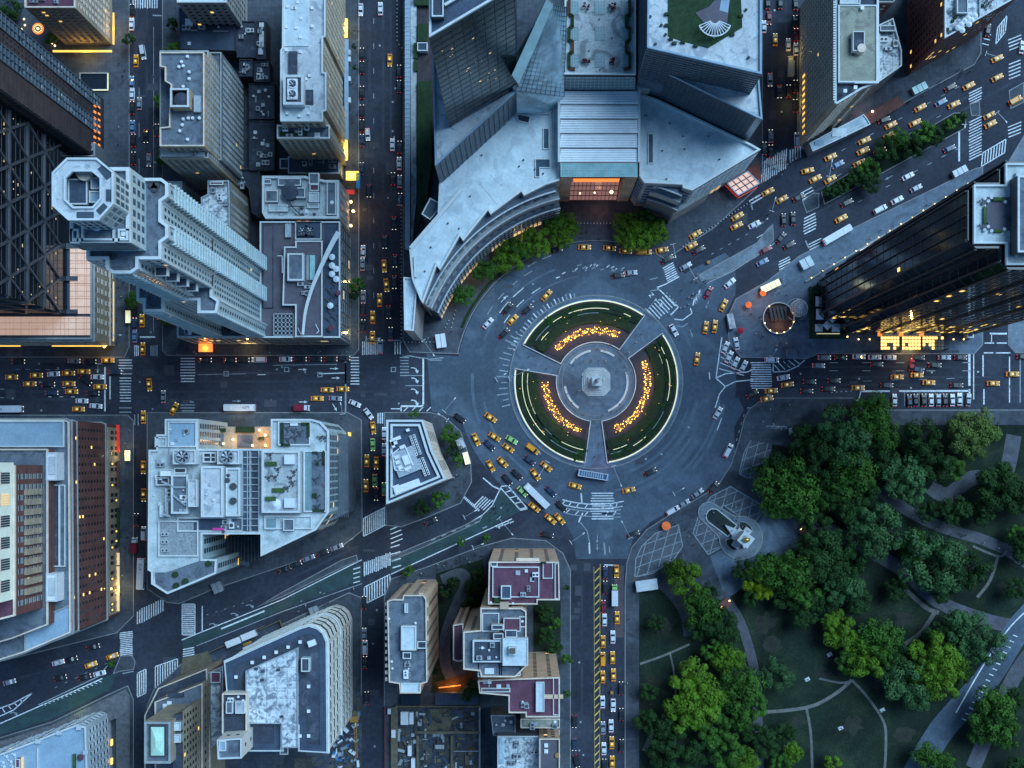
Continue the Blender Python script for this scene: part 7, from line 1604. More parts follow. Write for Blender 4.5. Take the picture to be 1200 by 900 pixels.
TONES={'dark':(.022,.060,.014),'mid':(.050,.130,.018),'bright':(.095,.190,.014),'yellow':(.20,.27,.01),'blue':(.052,.125,.042),'olive':(.10,.155,.035)}
TW={'dark':'dark green','mid':'mid green','bright':'bright yellow green','yellow':'vivid lime','blue':'blue green','olive':'soft olive green'}
CR={}
for t,c_ in TONES.items():
 leafmat('leaf_'+t,c_);CR[t]=[crown_mesh('crown_'+t,11*len(t)+v,'leaf_'+t,6.,5600,36+v*8,.95-.1*v,.56)for v,seed_ in((0,1),(1,1))]
CRS={t:[crown_mesh('small_crown',91+v,'leaf_'+t,6.,900,12,.8,1.5)for v in(0,1)]for t in('mid','dark','bright')}
def trunk_mesh():
 b=MB();b.cyl((0,0,0),.42,5,8,.3)
 for i in range(5):a=2*math.pi*i/5;b.bar((0,0,3.6),(2.6*math.cos(a),2.6*math.sin(a),7.5),.26);b.bar((2.0*math.cos(a),2.0*math.sin(a),6.6),(4.0*math.cos(a+.4),4.0*math.sin(a+.4),8.4),.16)
 me=bpy.data.meshes.new('trunk');me.from_pydata(b.v,[],b.f);me.materials.append(M['bark']);return me
TK=trunk_mesh()
TREES=[]
def tree(x,y,rp,tone,region,h_=None):
 rw=rp/3.;h_=h_ or min(15,4+rw*1.0);c=P(x,y,h_*.8);k=1-h_*.8/H;rw*=k
 rr=random.Random(int(x*13+y*7));sc=rw/5.6
 o=thing('tree',None,'tree',(c.x,c.y,.19));TREES.append((o,x,y,rp,tone,region))
 me=rr.choice(CRS[tone]if rp<11 and tone in CRS else CR[tone]);q=bpy.data.objects.new('crown',me);COL.objects.link(q);q.parent=o;q.location=(0,0,h_-6*.75*sc);q.scale=(sc,sc*rr.uniform(.88,1.1),sc*rr.uniform(.85,1.1));q.rotation_euler=(0,0,rr.uniform(0,6.28))
 t=bpy.data.objects.new('trunk',TK);COL.objects.link(t);t.parent=o;zz=h_-6*.75*sc;t.scale=(sc,sc,max(.1,(zz+2.6*sc)/8.2));t.rotation_euler=(0,0,rr.uniform(0,6))
TP=[(925,572,34,'mid'),(903,552,20,'dark'),(947,590,20,'mid'),(905,590,16,'mid'),(980,503,26,'blue'),(1003,527,24,'blue'),(1022,483,22,'mid'),(1035,508,20,'mid'),(962,545,22,'dark'),(998,558,26,'mid'),(965,575,18,'dark'),(1058,560,24,'blue'),(1070,575,16,'blue'),(1040,545,16,'dark'),(1132,508,24,'olive'),(1155,500,20,'olive'),(1140,522,16,'olive'),(1118,550,13,'mid'),(1165,577,26,'dark'),(1180,560,18,'dark'),(1025,622,31,'blue'),(1004,610,16,'blue'),(1088,655,34,'blue'),(1108,676,22,'blue'),(1072,640,18,'mid'),(1140,668,20,'dark'),(955,612,16,'dark'),(958,650,28,'dark'),(970,670,22,'dark'),(927,672,26,'mid'),(941,690,20,'mid'),(903,668,20,'mid'),(886,681,15,'yellow'),(893,692,11,'yellow'),(872,669,13,'dark'),(988,690,22,'blue'),(1005,705,16,'dark'),(880,700,10,'dark'),(802,677,21,'bright'),(790,667,12,'mid'),(822,712,22,'mid'),(842,728,20,'dark'),(820,735,16,'dark'),(853,772,18,'bright'),(834,762,13,'mid'),(812,800,24,'bright'),(826,824,26,'bright'),(803,835,22,'bright'),(836,852,18,'mid'),(868,808,24,'mid'),(884,828,15,'mid'),(868,842,14,'mid'),(909,790,19,'blue'),(985,742,19,'bright'),(979,728,13,'bright'),(1030,748,24,'mid'),(1015,772,22,'bright'),(1040,765,16,'mid'),(995,775,14,'mid'),(1094,770,26,'bright'),(1112,783,22,'bright'),(1102,800,22,'bright'),(1080,785,20,'bright'),(1062,800,24,'blue'),(1048,785,18,'blue'),(1075,815,16,'blue'),(1135,735,24,'blue'),(1155,758,22,'blue'),(1128,757,18,'blue'),(1165,838,30,'mid'),(1180,860,16,'mid'),(1148,858,14,'mid'),(850,880,20,'mid'),(872,892,16,'bright'),(900,872,16,'dark'),(930,882,12,'bright'),(915,895,12,'mid'),(778,862,18,'dark'),(795,890,20,'dark'),(1088,888,18,'mid'),(1105,898,14,'mid'),(1196,585,18,'dark'),(1200,640,18,'dark'),(1190,625,10,'mid'),(1195,905,16,'dark'),(757,845,14,'dark'),(770,730,10,'dark'),(1085,600,12,'dark'),(975,895,9,'bright'),(1010,600,14,'dark'),(1120,600,18,'dark'),(1095,545,20,'dark'),(1075,530,16,'dark'),(1150,600,16,'dark'),(1050,690,14,'dark')]
TP+=[(x,y,r_,'dark')for x,y,r_ in((945,520,22),(985,590,22),(1080,515,22),(985,640,18),(1000,660,18),(940,715,18),(920,700,14),(965,700,18),(855,800,16),(840,830,16),(790,850,16),(775,885,14),(825,880,16),(855,745,14),(830,695,12),(1190,690,12),(1100,745,16),(1125,790,14),(1065,770,18),(1190,820,14),(1010,575,16),(760,810,10),(920,860,12),(885,860,14),(1100,690,16),(900,620+40,10))]  # extra trees filling the gaps, leaf tone darkened to read as shaded depth
for q in TP:tree(q[0],q[1],q[2]*1.2,q[3],'park')
for q in[(597,300,18,'bright'),(568,317,12,'mid'),(627,284,18,'bright'),(610,290,13,'mid'),(658,268,18,'bright'),(650,256,12,'mid'),(543,346,12,'mid')]:tree(q[0],q[1],q[2]*1.25,q[3],'mall left',9)
for q in[(735,262,14,'bright'),(748,276,17,'bright'),(768,272,16,'bright'),(733,279,12,'bright'),(755,257,12,'mid')]:tree(q[0],q[1],q[2]*1.25,q[3],'mall right',9)
for q in[(970,226,8,'dark'),(984,219,11,'dark'),(1001,207,12,'dark'),(1019,199,14,'mid'),(1021,214,13,'dark'),(1038,176,15,'dark'),(1052,163,14,'mid'),(1068,172,14,'dark'),(1082,156,15,'mid'),(1095,160,12,'dark'),(1115,146,10,'mid'),(1125,138,8,'dark')]:tree(q[0],q[1],q[2]*1.08,q[3],'median',8)
for q in[(192,118,12,'mid'),(151,45,8,'dark'),(192,185,10,'mid'),(201,56,8,'mid'),(209,56,7,'bright'),(201,30,9,'dark'),(155,352,11,'mid'),(196,372,11,'mid'),(198,350,10,'dark'),(60,45,8,'bright'),(14,12,15,'dark')]:tree(*q,'left street',8)
for q in[(418,332,10,'mid'),(417,345,8,'dark'),(416,55,4,'dark'),(417,80,4,'dark')]:tree(*q,'wide street',8)
for q in[(527,508,12,'mid'),(531,527,11,'dark'),(535,541,9,'mid'),(494,595,12,'dark'),(511,585,10,'mid'),(523,580,7,'mid'),(485,484,6,'mid')]:tree(*q,'white prism',8)
for q in[(478,668,8,'mid'),(541,634,7,'mid'),(568,631,7,'mid'),(553,690,12,'dark'),(560,675,10,'dark'),(549,705,9,'dark'),(522,692,9,'dark'),(532,682,8,'dark'),(638,718,12,'dark'),(648,730,10,'mid'),(640,745,11,'dark'),(650,758,10,'dark'),(556,805,11,'dark'),(548,815,9,'dark'),(508,785,7,'dark')]:tree(*q,'peach blocks',7)
for q in[(663.5,688,4.5,'dark'),(664,774,9,'mid'),(663,813,6,'mid'),(133,778,6,'mid')]:tree(*q,'bottom avenue' if q[0]>200 else 'left street',6)
for q in bpy.data.objects[:]:
 if q.name.startswith('fountain_planter'):
  i_={'la':0}.get(q['label'][:2],0);lab=q['label'];nm,a0,a1=[s_[:3]for s_ in SECT if s_[5]==lab][0];rr=random.Random(a0)
  for i in range(34):
   a=rr.uniform(a0+3,a1-3);x,y=pol(rr.uniform(69,91),a);s_=rr.uniform(.2,.42);o=bpy.data.objects.new('shrub',rr.choice(CRS['dark']));COL.objects.link(o);o.parent=q;og=Vector(q['origin']);o.location=Vector((x,y,.6))-og;o.scale=(s_,s_,s_*.45);o.rotation_euler=(0,0,rr.uniform(0,6))
for k,(x,y,nm)in enumerate(((686.5,7,'upper left'),(718,7,'upper right'),(687,71,'lower left'),(719,71,'lower right'))):
 c=P(x,y,ZD+2);o=thing('red_tree','dark red leaved shrub, %s of four on the atrium roof deck'%nm,'shrub',(c.x,c.y,ZD));me=crown_mesh('crown',k,'red_leaf',1.7,420,9,.8,.5);q=bpy.data.objects.new('crown',me);COL.objects.link(q);q.parent=o;q.location=(0,0,.8);MB().cyl((0,0,0),.12,1.2,6).build('trunk','bark',None)
 t=COL.objects[-1];t.parent=o;del t['origin']
# ================================================================== VEHICLES (drawn along +x, metres)
def car_parts(kind,col):
 """returns an unplaced thing: body, cabin_glass, roof, wheels, lamps"""
 o=thing('taxi' if kind=='taxi' else{'car':'parked_car','van':'van'}[kind],None,'taxi' if kind=='taxi' else kind,(0,0,0));m_='car_'+col
 Ln,W=(4.9,1.95)if kind!='van' else(5.5,2.1);h=Ln/2;w=W/2
 b=MB();st=[(-h,.72,.62),(-h+.12,.9,.84),(-h*.62,1,.98),(-.1,1,1.0),(h*.45,1,.95),(h*.85,.93,.84),(h-.05,.78,.7),(h,.66,.6)];n=len(st);V=[]
 for x,k,z in st:V+=[(x,-w*k,.25),(x,-w*k,z*.82),(x,-w*k*.86,z),(x,w*k*.86,z),(x,w*k,z*.82),(x,w*k,.25)]
 F=[(i*6+j,(i+1)*6+j,(i+1)*6+j+1,i*6+j+1)for i in range(n-1)for j in range(5)]+[tuple(range(5,-1,-1)),tuple((n-1)*6+j for j in range(6))]
 b.add(V,F);body=b.build('body',m_,o,smooth=False)
 x0,x1,x2,x3=(-h*.78,-h*.5,h*.12,h*.46)if kind!='van' else(-h*.93,-h*.86,h*.3,h*.62);zr=1.45 if kind!='van' else 1.95
 b=MB();b.add([(x0,-w*.8,.95),(x3,-w*.8,.93),(x3,w*.8,.93),(x0,w*.8,.95),(x1,-w*.68,zr),(x2,-w*.68,zr),(x2,w*.68,zr),(x1,w*.68,zr)],[(0,1,5,4),(1,2,6,5),(2,3,7,6),(3,0,4,7),(4,5,6,7)]);b.build('cabin_glass','car_glass',o)
 b=MB();b.box(((x1+x2)/2,0,zr+.03),(x2-x1+.12,W*.72,.08));b.build('roof',m_,o)
 for sx in(-h*.62,h*.62):
  for sy in(-w*.93,w*.93):
   b=MB();r_=.33;b.add([(sx+r_*math.cos(R(a)),sy+s_,.33+r_*math.sin(R(a)))for s_ in(-.1,.1)for a in range(0,360,36)],[(i,(i+1)%10,10+(i+1)%10,10+i)for i in range(10)]+[tuple(range(9,-1,-1)),tuple(range(10,20))]);b.build('wheel','tyre',o)
 for s_ in(-1,1):
  MB().box((h*.94,s_*w*.6,.68),(.22,.34,.16)).build('headlight','headlight',o);MB().box((-h*.97,s_*w*.62,.76),(.14,.3,.16)).build('taillight','taillight',o)
 if kind=='taxi':MB().box((-.25,0,zr+.17),(.7,.62,.2)).build('roof_sign','taxi_sign',o)
 if col=='w' and kind=='van':pass
 return o
def bus_parts(Ln,col,num,blue=False,name='city_bus'):
 o=thing(name,None,'bus',(0,0,0));h=Ln/2;W=2.65
 b=MB();b.prism([(-h,-W/2),(h-.3,-W/2),(h,-W/2+.4),(h,W/2-.4),(h-.3,W/2),(-h,W/2)],.35,3.0);b.build('body','car_w' if not blue else 'car_l',o)
 b=MB();b.prism([(-h+.3,-W/2-.02),(h-.5,-W/2-.02),(h+.02,-W/2+.6),(h+.02,W/2-.6),(h-.5,W/2+.02),(-h+.3,W/2+.02)],1.3,2.3);b.build('window_band','car_glass',o)
 if blue:
  b=MB();b.box((0,.1,3.02),(Ln*.86,W*.72,.08));b.build('open_deck','blue_deck',o)
  for i in range(10):MB().box((-h*.75+i*Ln*.075,.1,3.25),(.5,W*.66,.4)).build('seat_row','roof_blue',o)
  MB().ring(rect(-h+.1,-W/2+.05,h-.5,W/2-.05),rect(-h+.35,-W/2+.3,h-.8,W/2-.3),3.0,3.7).build('deck_rail','car_w',o)
 else:
  MB().box((-h*.8,0,3.1),(1.6,W*.7,.22)).build('roof_unit','metal_white',o);MB().box((-h*.93,0,3.06),(.25,W*.5,.14)).build('roof_vent','metal_dark',o);MB().box((h*.5,0,3.04),(.9,.9,.12)).build('roof_hatch','metal_white',o);MB().box((-h*.1,0,3.02),(.05,W*.9,.06)).build('roof_joint','duct',o)
  if num:lettering(num,-h*.45,0,1.45,180,'metal_dark',3.03,o,'roof_number')
 for sx in(-h*.6,h*.62):
  for sy in(-1.3,1.3):b=MB();r_=.48;b.add([(sx+r_*math.cos(R(a)),sy+s_,.48+r_*math.sin(R(a)))for s_ in(-.12,.12)for a in range(0,360,36)],[(i,(i+1)%10,10+(i+1)%10,10+i)for i in range(10)]+[tuple(range(9,-1,-1)),tuple(range(10,20))]);b.build('wheel','tyre',o)
 for s_ in(-1,1):MB().box((h+.02,s_*.95,.8),(.1,.35,.25)).build('headlight','headlight',o);MB().box((-h-.02,s_*1.0,.9),(.1,.3,.25)).build('taillight','taillight',o)
 return o
def truck_parts(Ln,cabcol,boxcol):
 o=thing('box_truck',None,'truck',(0,0,0));h=Ln/2
 MB().box((-1.0,0,1.9),(Ln-2.4,2.4,2.7)).build('cargo_box','car_'+boxcol,o);b=MB();b.prism(rect(h-2.0,-1.05,h,1.05),.5,1.5);b.frustum(rect(h-2.0,-1.0,h-.5,1.0),1.5,rect(h-1.9,-.9,h-.9,.9),2.3);b.build('cab','car_'+cabcol,o);MB().box((h-.6,0,1.8),(.3,1.7,.5)).build('windscreen','car_glass',o)
 for sx in(-h*.6,h*.65):
  for sy in(-1.1,1.1):MB().box((sx,sy,.42),(.8,.3,.8)).build('wheel','tyre',o)
 for s_ in(-1,1):MB().box((h,s_*.8,.8),(.1,.3,.2)).build('headlight','headlight',o)
 return o
def bike_parts():
 o=thing('pedal_cab',None,'pedal cab',(0,0,0));MB().box((-.5,0,1.1),(1.2,1.1,.9)).build('seat_box','crane_orange',o);MB().bar((0,0,.6),(1.2,0,.7),.12).build('frame','metal_dark',o)
 for x,y in((1.2,0),(-.5,.6),(-.5,-.6)):b=MB();b.add([(x+.33*math.cos(R(a)),y+s_,.33+.33*math.sin(R(a)))for s_ in(-.04,.04)for a in range(0,360,45)],[(i,(i+1)%8,8+(i+1)%8,8+i)for i in range(8)]+[tuple(range(7,-1,-1)),tuple(range(8,16))]);b.build('wheel','tyre',o)
 return o
dm('blue_deck',(.03,.12,.24),.6)
PROTO={}
def place(code,x,y,ang=0,region=''):
 key=code
 if key not in PROTO:
  if code=='t':p=car_parts('taxi','taxi')
  elif code[0]=='v':p=car_parts('van',code[1:]or 'w')
  elif code=='bus' or code[:4]=='bus:':p=bus_parts(12.2,'w',code[4:])
  elif code=='bluebus':p=bus_parts(12,'l','',True,'open_top_bus')
  elif code=='cargo':p=truck_parts(8.4,'g','w')
  elif code=='tan':p=truck_parts(8,'tan','tan')
  elif code=='pink':p=truck_parts(6,'w','r')
  elif code=='bike':p=bike_parts()
  else:p=car_parts('car',code)
  PROTO[key]=[p,False]
  if code=='cargo':
   pass
 p,used=PROTO[key];c=P(x,y,0);jit=((x*7.3+y*3.1)%1-.5)*3
 loc=(c.x,c.y,.03)
 if not used:p.location=loc;p.rotation_euler=(0,0,R(ang+jit*.5));PROTO[key][1]=True;o=p
 else:o=copy_thing(p,loc,R(ang+jit*.5))
 if key[0]in 'tv' and key!='tan' or len(key)==1:s_=1+jit*.02;o.scale=(s_*1.02,s_*1.02,s_)
 VEH.append([o,x,y,code,region])
VEH=[]
RG=[('on the street beside the octagonal tower','y','top',[('w',155,29,90),('k',155.5,13,90),('vw',168,62,-80),('t',160,72,90),('l',155,97,90),('w',155.5,111,90),('k',155.5,127,90),('s',164,122,90),('l',156,149,90),('k',157,165,90),('k',157,186,90),('k',171.5,160,-90),('k',184.5,153,90),('s',175,188,-90),('t',178.5,358,90),('t',187,367,90),('t',167,376,90),('b',158.5,380,90),('l',158.5,394,90),('k',158,365,90),('t',168,409,90)]),('in the crossroads under the pale tower','y','top',[('t',175.5,451,-85),('s',192,465,90),('t',204.5,479,62),('t',168.6,489,90),('b',135.6,436,0)]),('on the narrow street beside the brick hotel','y','top',[('t',168.6,547.7,-90),('t',169,580,-90),('k',160.5,609,90),('vw',169,625,90),('pink',159,639,90),('bus:4733',166.6,672,-92)]),('on the wide street beside the mall','y','top',[('w',423,12,-90),('w',446,11,90),('t',457,71,-90),('k',467.8,84,90),('k',467.8,102,90),('k',424.5,64,90),('k',424.5,80,90),('k',424.5,109,90),('k',424.5,131,90),('k',424.5,148,90),('b',424.5,165,90),('w',431,158,-85),('w',460,170,90),('k',468.5,173,90),('w',468,192,90),('b',424,198,90),('k',432.5,224,-90),('k',460.6,210,90),('s',468.5,213,90),('b',469,234,90),('k',462,262,-90),('k',451,284,-90),('w',425.7,295,90),('s',425,310,90),('k',463,306,-90),('t',450.4,312,-86),('t',453,334.5,-84),('k',462.3,331,-90),('t',445,352,90),('k',455.5,366,-88),('t',437,372,90),('s',426,348,90),('k',425.7,362.5,90),('k',426,382,90),('t',436.7,395.6,88),('b',458,391,90),('vs',446,406.6,90)]),('on the avenue above the brick hotel','x','left',[('t',14.4,442,0),('t',43.5,440,0),('t',35.6,450,0),('t',81,437.5,0),('t',99,435.6,0),('t',81.5,449.8,0),('t',84.6,459,0),('t',118,453.4,0),('t',92.5,479.6,0),('t',127,422.5,0),('w',63.4,438.5,5),('w',114.6,442,0),('w',96.6,470,0),('w',113,476,-4),('k',57.5,450.4,0),('b',61.5,460.4,0),('k',101,446,-35),('k',109.6,461,0),('k',22.5,424,0),('s',87.5,423,0),('k',106,424,0),('bus:5005',10,479.6,0)]),('on the avenue above the terraced block','x','left',[('k',241,422,0),('k',270,422,0),('k',285,422,0),('vw',304,421.5,180),('w',335,421,0),('k',352,421,0),('k',370,421,0),('k',388,421,0),('k',403,420,0),('t',383.5,457,0),('t',402,456,0),('t',372,467,0),('s',393,467,-3),('w',416,473,-22),('w',432,485,-52),('bus:6379',282,478,180),('pink',354,478,0)]),('on the street left of the white prism','y','top',[('t',437.5,501.5,-82),('g',437,521,-88),('t',430,540,90),('t',441,542.5,-90),('g',439.5,563,-90),('t',429,569,90),('k',441,579,-90),('w',450.5,508,90),('w',450.5,527,90),('g',450.5,573,90)]),('on the lower left of the circle','x','left',[('k',538.7,490,-35),('t',575,489.5,-35),('t',558,515,-65),('t',579.5,512,-32),('t',595.6,525,-35),('g',599.5,515.5,-30),('b',573.3,521.5,-45),('vtaxi',624,526,-38),('b',620.4,539.5,-38),('t',640,546.7,-40),('t',575,546,-60),('t',589,541.5,-45),('k',594,561.8,-50),('k',605.5,556,-45),('t',627.3,556,-55),('g',612,576,-45),('bus:',629,581,-45),('t',626,594.4,-38),('t',645,608.4,-40),('t',656,608,-50),('b',645,575.5,-45),('k',657.3,593,-45),('k',641,626.6,-10),('bluebus',695,556.7,-9)]),('on the lower right road of the circle','x','left',[('t',673.8,569.3,-15),('t',736.6,574.4,12),('k',762,553,25),('w',841,484,58),('vw',853,528,62),('s',817,578,35),('k',836,571,50),('s',801,590,30),('vw',788,598,30),('k',742,626,20)]),('on the upper left road of the circle','x','left',[('t',640.5,346.5,48),('t',600.8,375,45),('k',594.7,361.5,50),('k',618,363,40),('k',590.7,391,45),('w',572,379,47)]),('by the kerb under the mall trees','x','left',[('k',651.6,293.4,15),('t',685,290,0),('t',714,291,-5),('t',733,294.6,-3),('vtaxi',754.6,295.6,0),('t',775.4,293.4,10),('k',724,323,8),('s',739,320,5),('k',782,304,30),('s',803.4,312.4,30)]),('on the boulevard beside the mall prow','x','left',[('t',814.7,275,30),('t',810,288.5,30),('k',818.7,293.3,30),('bike',831,307,30),('t',864,254,30),('t',863,265,28),('t',899.5,225.3,28),('t',916,234,30),('k',935.5,232,28),('w',883.5,263.5,28),('k',918,258,90),('k',929,256.5,90),('k',914.7,279,50),('k',924.5,287.5,30),('r',897,293,30),('l',893,307.5,28)]),('at the junction right of the circle','y','top',[('w',855,332,40),('r',830,343,60),('t',847.5,358,62),('t',837.3,382.7,82),('t',826.7,384,80),('t',816.5,420.7,80),('w',789.3,387,-60),('w',849.7,407.6,65),('w',854,418.4,62),('w',861.5,425.7,62),('w',871,429.6,62),('w',862.7,403,100)]),('on the boulevard beside the black tower','x','left',[('bus:',980,276,30),('t',985.3,256.5,28),('k',992,238,28),('vw',1031,245.5,28),('w',1050.7,235,28),('s',1073,221,28),('w',1063.5,207,28),('b',1112,174.7,25)]),('on the far boulevard lanes at upper right','x','left',[('t',946,200.5,15),('t',955,210,28),('t',972.8,184.5,25),('t',972.5,210.7,30),('l',981.3,193.3,28),('t',1012.5,165.3,25),('t',1011,177.3,25),('t',1006.7,191.5,25),('t',1030.7,178,25),('k',1035.5,141,20),('t',1043.5,147,27),('t',1042,159,25),('t',1072,144.5,25),('t',1078,126.7,30),('l',1102,120.5,30),('k',1113,103,30),('t',1117.3,123,25),('t',1134.6,101.3,28),('t',1168,69.3,25),('t',1168,91.5,28),('vtaxi',1189,118,30),('t',1158.7,136,28),('t',1160,146,28),('k',1157,36,80),('w',1197,56,80)]),('on the street right of the mall garden','y','top',[('k',899.5,4,90),('k',914,4,90),('k',932,5,90),('r',901,22,-90),('t',908,47,90),('k',931.5,26,90),('r',932.6,41.5,90),('w',923.3,53,90),('w',932.4,58.4,90),('tan',925.5,79,90),('s',902,94,-90),('b',913,108,-90),('k',923.8,107.3,90),('k',932,102,90),('k',931.5,124.5,90),('vw',933.7,164.5,90),('s',903,160,90),('k',895.5,174.4,90),('k',903,177.7,90),('w',894.8,32,90)]),('on the right avenue under the black tower','x','left',[('w',917.6,442.6,10),('t',922.3,450.8,8),('t',903.5,458,5),('t',898.2,467.4,12),('k',881.2,461.7,30),('k',948.2,447.3,0),('k',945,458.3,0),('k',976.8,446,0),('k',970.5,455.8,0),('t',1005,454.6,0),('s',958.7,428.6,0),('s',965.5,419.2,0),('k',984.6,419.2,0),('w',1006,418,0),('vw',904,422,0),('w',1024.5,418.7,0),('w',1042.5,419,0),('k',1075.5,419,0),('s',1106,419,0),('k',1125,419,0),('k',1026.8,427,0),('r',1068,427.7,80),('b',1074.7,433,-12),('k',1095,428,0),('t',1050.7,442,0),('t',1074,439.7,0),('t',1087.8,448.5,0),('k',1038.7,451.5,0),('k',1120.5,451.5,0),('t',1163.2,449.4,0),('t',1185.7,438.5,0),('k',1198,418,0)]),('in the parking bay above the park','x','left',[('w',1047.7,469,90),('b',1065.4,470,92),('k',1072.5,469,90),('k',1082,469,90),('w',1090.5,469,90),('s',1099.2,469,90),('k',1106.9,469,90),('w',1115.5,469,90),('w',1123.8,468,90),('s',1134.3,469,84)]),('on the avenue below the circle','y','top',[('t',722.3,669.3,-90),('b',709.3,670.7,90),('k',709.3,688,90),('cargo',720,697.3,90),('r',707,710.4,90),('w',708.3,726.3,90),('t',723,723.7,90),('w',718,746.3,90),('t',706.7,751.7,90),('vtaxi',706.3,772,90),('t',717.7,770.4,90),('t',706.3,793,90),('t',718.7,790.7,90),('bike',716.7,809.6,90),('k',727.7,806,90),('w',706,822.4,90),('w',718.4,826,-90),('k',728,836.7,90),('s',706.5,852.7,90),('w',716,850.3,90),('t',716.8,870,90),('w',707.5,877,90),('k',728.4,873.3,90),('t',717.3,892.7,90),('k',708,896,90),('k',673,845,-90),('b',673,872,-90),('k',675.3,891.3,-75)]),('on the slanting road at the bottom left','x','left',[('w',69,776,15),('k',84,772.5,15),('t',107.3,778.7,20),('t',132.2,768.7,20),('k',110,758,15),('k',71.6,794,15),('w',117.3,789,15),('k',100,793,15),('s',12,799,15)]),('along the kerb under the terraced block','x','left',[('k',334,667,22),('k',346.7,661.4,22),('s',362,654,22),('k',378,648,22),('s',395,641,22),('k',505,611,25)]),('on the street beside the curved corner block','y','top',[('k',427,706,90),('s',427,743,90),('vw',428,758.5,90),('k',428,776,90),('k',430,817.6,90)]),]
for ph,ax,st,L__ in RG:
 for code,x,y,a in L__:place(code,x,y,a,ph)
CN={'w':'white','k':'black','b':'dark blue','s':'silver grey','r':'dark red','g':'apple green','l':'light blue'}
ORD=['first','second','third','fourth','fifth','sixth','seventh','eighth','ninth','tenth','eleventh','twelfth','thirteenth','fourteenth','fifteenth','sixteenth','seventeenth','eighteenth']
def noun(code):
 if code=='t':return 'yellow taxi'
 if code=='vtaxi':return 'boxy yellow taxi van'
 if code[0]=='v':return('silver' if code[1:]=='s' else 'white')+' van'
 return{'tan':'tan box truck','cargo':'white box truck with green cab','pink':'dark red box truck','bike':'small orange pedal cab','bluebus':'open topped blue tour bus'}.get(code)or('white roofed city bus' if code[:3]=='bus' else CN[code]+' car')
for ph,ax,st,L__ in RG:
 g_={}
 for v in VEH:
  if v[4]==ph:g_.setdefault(noun(v[3]),[]).append(v)
 for nn_,vs in g_.items():
  vs.sort(key=lambda v:(v[2]if ax=='y' else v[1]))
  for i,v in enumerate(vs):
   o=v[0];o['label']=nn_+' '+ph+('' if len(vs)==1 else ', %s from the %s'%(ORD[i],st));o['group']='vehicles '+ph
   if v[3][0]=='v':o['category']='taxi' if v[3]=='vtaxi' else 'van'
   if v[3]=='vtaxi':o.name='taxi_van'
for v in VEH:
 if v[0].name.startswith('parked_car')and v[4]not in('in the parking bay above the park','along the kerb under the terraced block'):v[0].name='car'
TPH={'park':'in the park','mall left':'before the left curve of the mall','mall right':'before the right wing of the mall','median':'on the boulevard median','left street':'on the left streets','wide street':'on the wide street left of the mall','white prism':'beside the small white prism','peach blocks':'around the peach blocks','bottom avenue':'on the pavement right of the peach blocks'}
def band(y):return 'upper' if y<600 else('upper middle' if y<680 else('middle' if y<760 else('lower middle' if y<830 else 'bottom')))
g_={}
for o,x,y,rp,t,rg in TREES:
 ph='in the %s row of the park'%band(y)if rg=='park' else TPH[rg];g_.setdefault((('small ' if rp<11 else '')+TW[t]+' tree',ph,rg),[]).append((x,o))
for(nn_,ph,rg),L__ in g_.items():
 L__.sort(key=lambda v:v[0])
 for i,(x,o)in enumerate(L__):o['label']=nn_+' '+ph+('' if len(L__)==1 else ', %s from the left'%ORD[i]);o['group']='trees '+TPH[rg]
# ================================================================== PEOPLE
PM=[]
for k,(cl,nm)in enumerate((('cloth_dark','dark'),('cloth_light','white'),('cloth_red','red'),('roof_navy','navy'))):
 for f in(0,1):
  me=FIG[f].copy();me.materials.clear();me.materials.append(M[cl]);me.materials.append(M['skin'])
  for p in me.polygons:
   if p.center.z>1.57 or(p.center.z<1.0 and abs(p.center.y)>.2):p.material_index=1
  PM.append((me,nm))
def people(spots,where):
 for i,(x,y)in enumerate(spots):
  rr=random.Random(int(x*31+y*17));me,nm=PM[rr.choice((0,1,0,1,2,3,6,7,4))]
  o=bpy.data.objects.new('person',me);COL.objects.link(o);c=P(x,y,0);o.location=(c.x,c.y,where[2]if len(where)>2 else .15);o.rotation_euler=(0,0,rr.uniform(0,6.28));o.scale=(1.08,)*3
  o['label']='person in %s clothes %s'%(nm,where[0]);o['category']='person';o['group']='people in %s clothes %s'%(nm,where[1])
def scat(n,poly,seed):
 rr=random.Random(seed);xs=[p[0]for p in poly];ys=[p[1]for p in poly];out=[]
 while len(out)<n:
  x,y=rr.uniform(min(xs),max(xs)),rr.uniform(min(ys),max(ys))
  if inpoly(x,y,poly):out.append((x,y))
 return out
people([(674,421),(684,424),(693,423),(701,423),(710,423),(667,448),(672,428),(696,476),(679,458),(703,384+9),(709,410),(732,430),(735,437),(726,474),(716,483),(706,487),(665,462),(670,472),(684,486),(700,410),(745,401),(737,413),(752,391),(620,418),(640,432),(702,520),(697,535),(700,500),(715,404),(682,442)],('on the round plaza beneath the column','on the round plaza',.28))
people(scat(16,[(640,262),(735,262),(735,285),(640,285)],1)+scat(10,[(560,330),(600,300),(610,312),(565,350)],2),('on the pavement before the mall','before the mall'))
people(scat(34,[(860,355),(900,332),(930,312),(940,400),(945,415),(870,412)],3),('on the plaza around the steel globe','around the steel globe'))
people(scat(26,[(770,622),(830,592),(855,575),(890,600),(850,640),(800,660)],4),('on the lattice paving by the gate monument','by the gate monument'))
people(scat(12,[(882,470),(930,470),(925,495),(878,510)],5),('at the mouth of the park near the pale hut','at the mouth of the park'))
people(scat(14,[(790,330),(815,318),(835,335),(808,358)],6),('on the triangular island right of the circle','on the triangular island'))
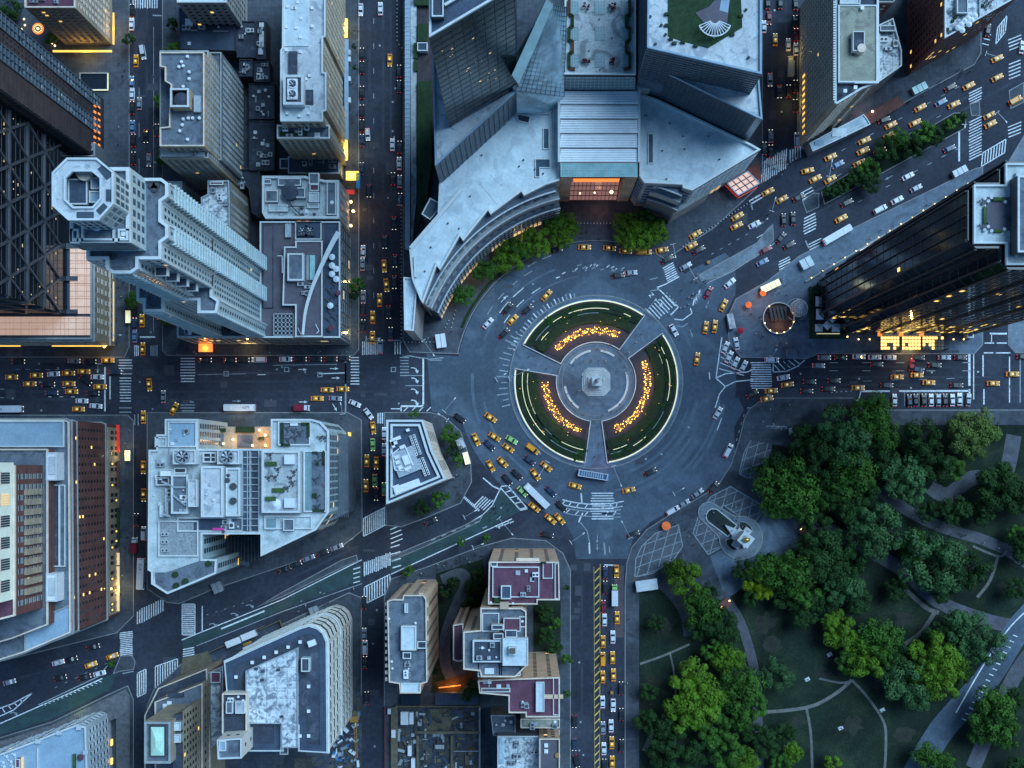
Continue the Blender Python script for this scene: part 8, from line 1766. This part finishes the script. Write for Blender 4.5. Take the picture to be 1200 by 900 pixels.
people(scat(22,[(898,190),(935,175),(940,186),(905,215)],7),('on the zebra crossing by the peach lit canopy','on the peach canopy crossing',.03))
people(scat(18,[(955,330),(1130,222),(1130,212),(950,315)],8),('on the boulevard pavement beside the black tower','beside the black tower'))
people(scat(24,[(1000,155),(1140,85),(1130,78),(1020,130)],9),('on the far pavement of the boulevard','on the far boulevard pavement'))
people(scat(16,[(405,20),(420,20),(420,400),(408,400)],10),('on the left pavement of the wide street','left of the wide street'))
people(scat(16,[(138,70),(150,70),(150,400),(138,400)],11),('on the pavement right of the dark slab','right of the dark slab'))
people(scat(14,[(140,500),(155,500),(155,715),(140,715)],12),('on the pavement right of the brick hotel','right of the brick hotel'))
people(scat(18,[(200,410),(410,406),(410,416),(200,416)],13),('on the pavement below the purple roofed building','below the purple roofed building'))
people(scat(16,[(330,712),(420,668),(424,690),(335,728)],14),('beside the cycle lane above the curved corner block','beside the cycle lane'))
people(scat(26,[(458,682),(500,665),(560,644),(570,655),(500,672),(470,690)],15),('on the pavement above the peach blocks','above the peach blocks'))
people(scat(12,[(565,600),(590,580),(605,597),(575,612)],16),('on the green painted triangle','on the green triangle',.02))
people(scat(10,[(1060,602),(1110,618),(1180,645),(1178,650),(1105,624)],17),('on the curving park path','on the park path',.24))
people([(1022,766),(972,766),(946,796),(985,853),(1035,833),(770,740),(762,825),(735,800),(741,812),(737,725),(985,850),(974,768)],('on the grass or edge path of the park','on the park grass',.24))
people(scat(14,[(534,384),(520,410),(480,410),(500,395)],18)+scat(8,[(530,560),(545,545),(550,565),(535,590)],19),('by the circle edge near the mall pylon or white prism','by the left circle edge'))
for x,y,w_,lb in((1034,832,'white','pale picnic blanket on the lawn right of the forked dirt path'),(985,853,'white','pale picnic blanket on the lawn between the two dirt paths'),(946,796,'white','small pale blanket in the shaded clearing'),(972,767,'white','pale blanket under the lime tipped trees')):
 c=P(x,y,0);MB().box((0,0,0),(1.9,1.4,.03),.5).build('blanket','cloth_light',loc=(0,0,0),label=lb,cat='blanket').location=(c.x,c.y,.22)
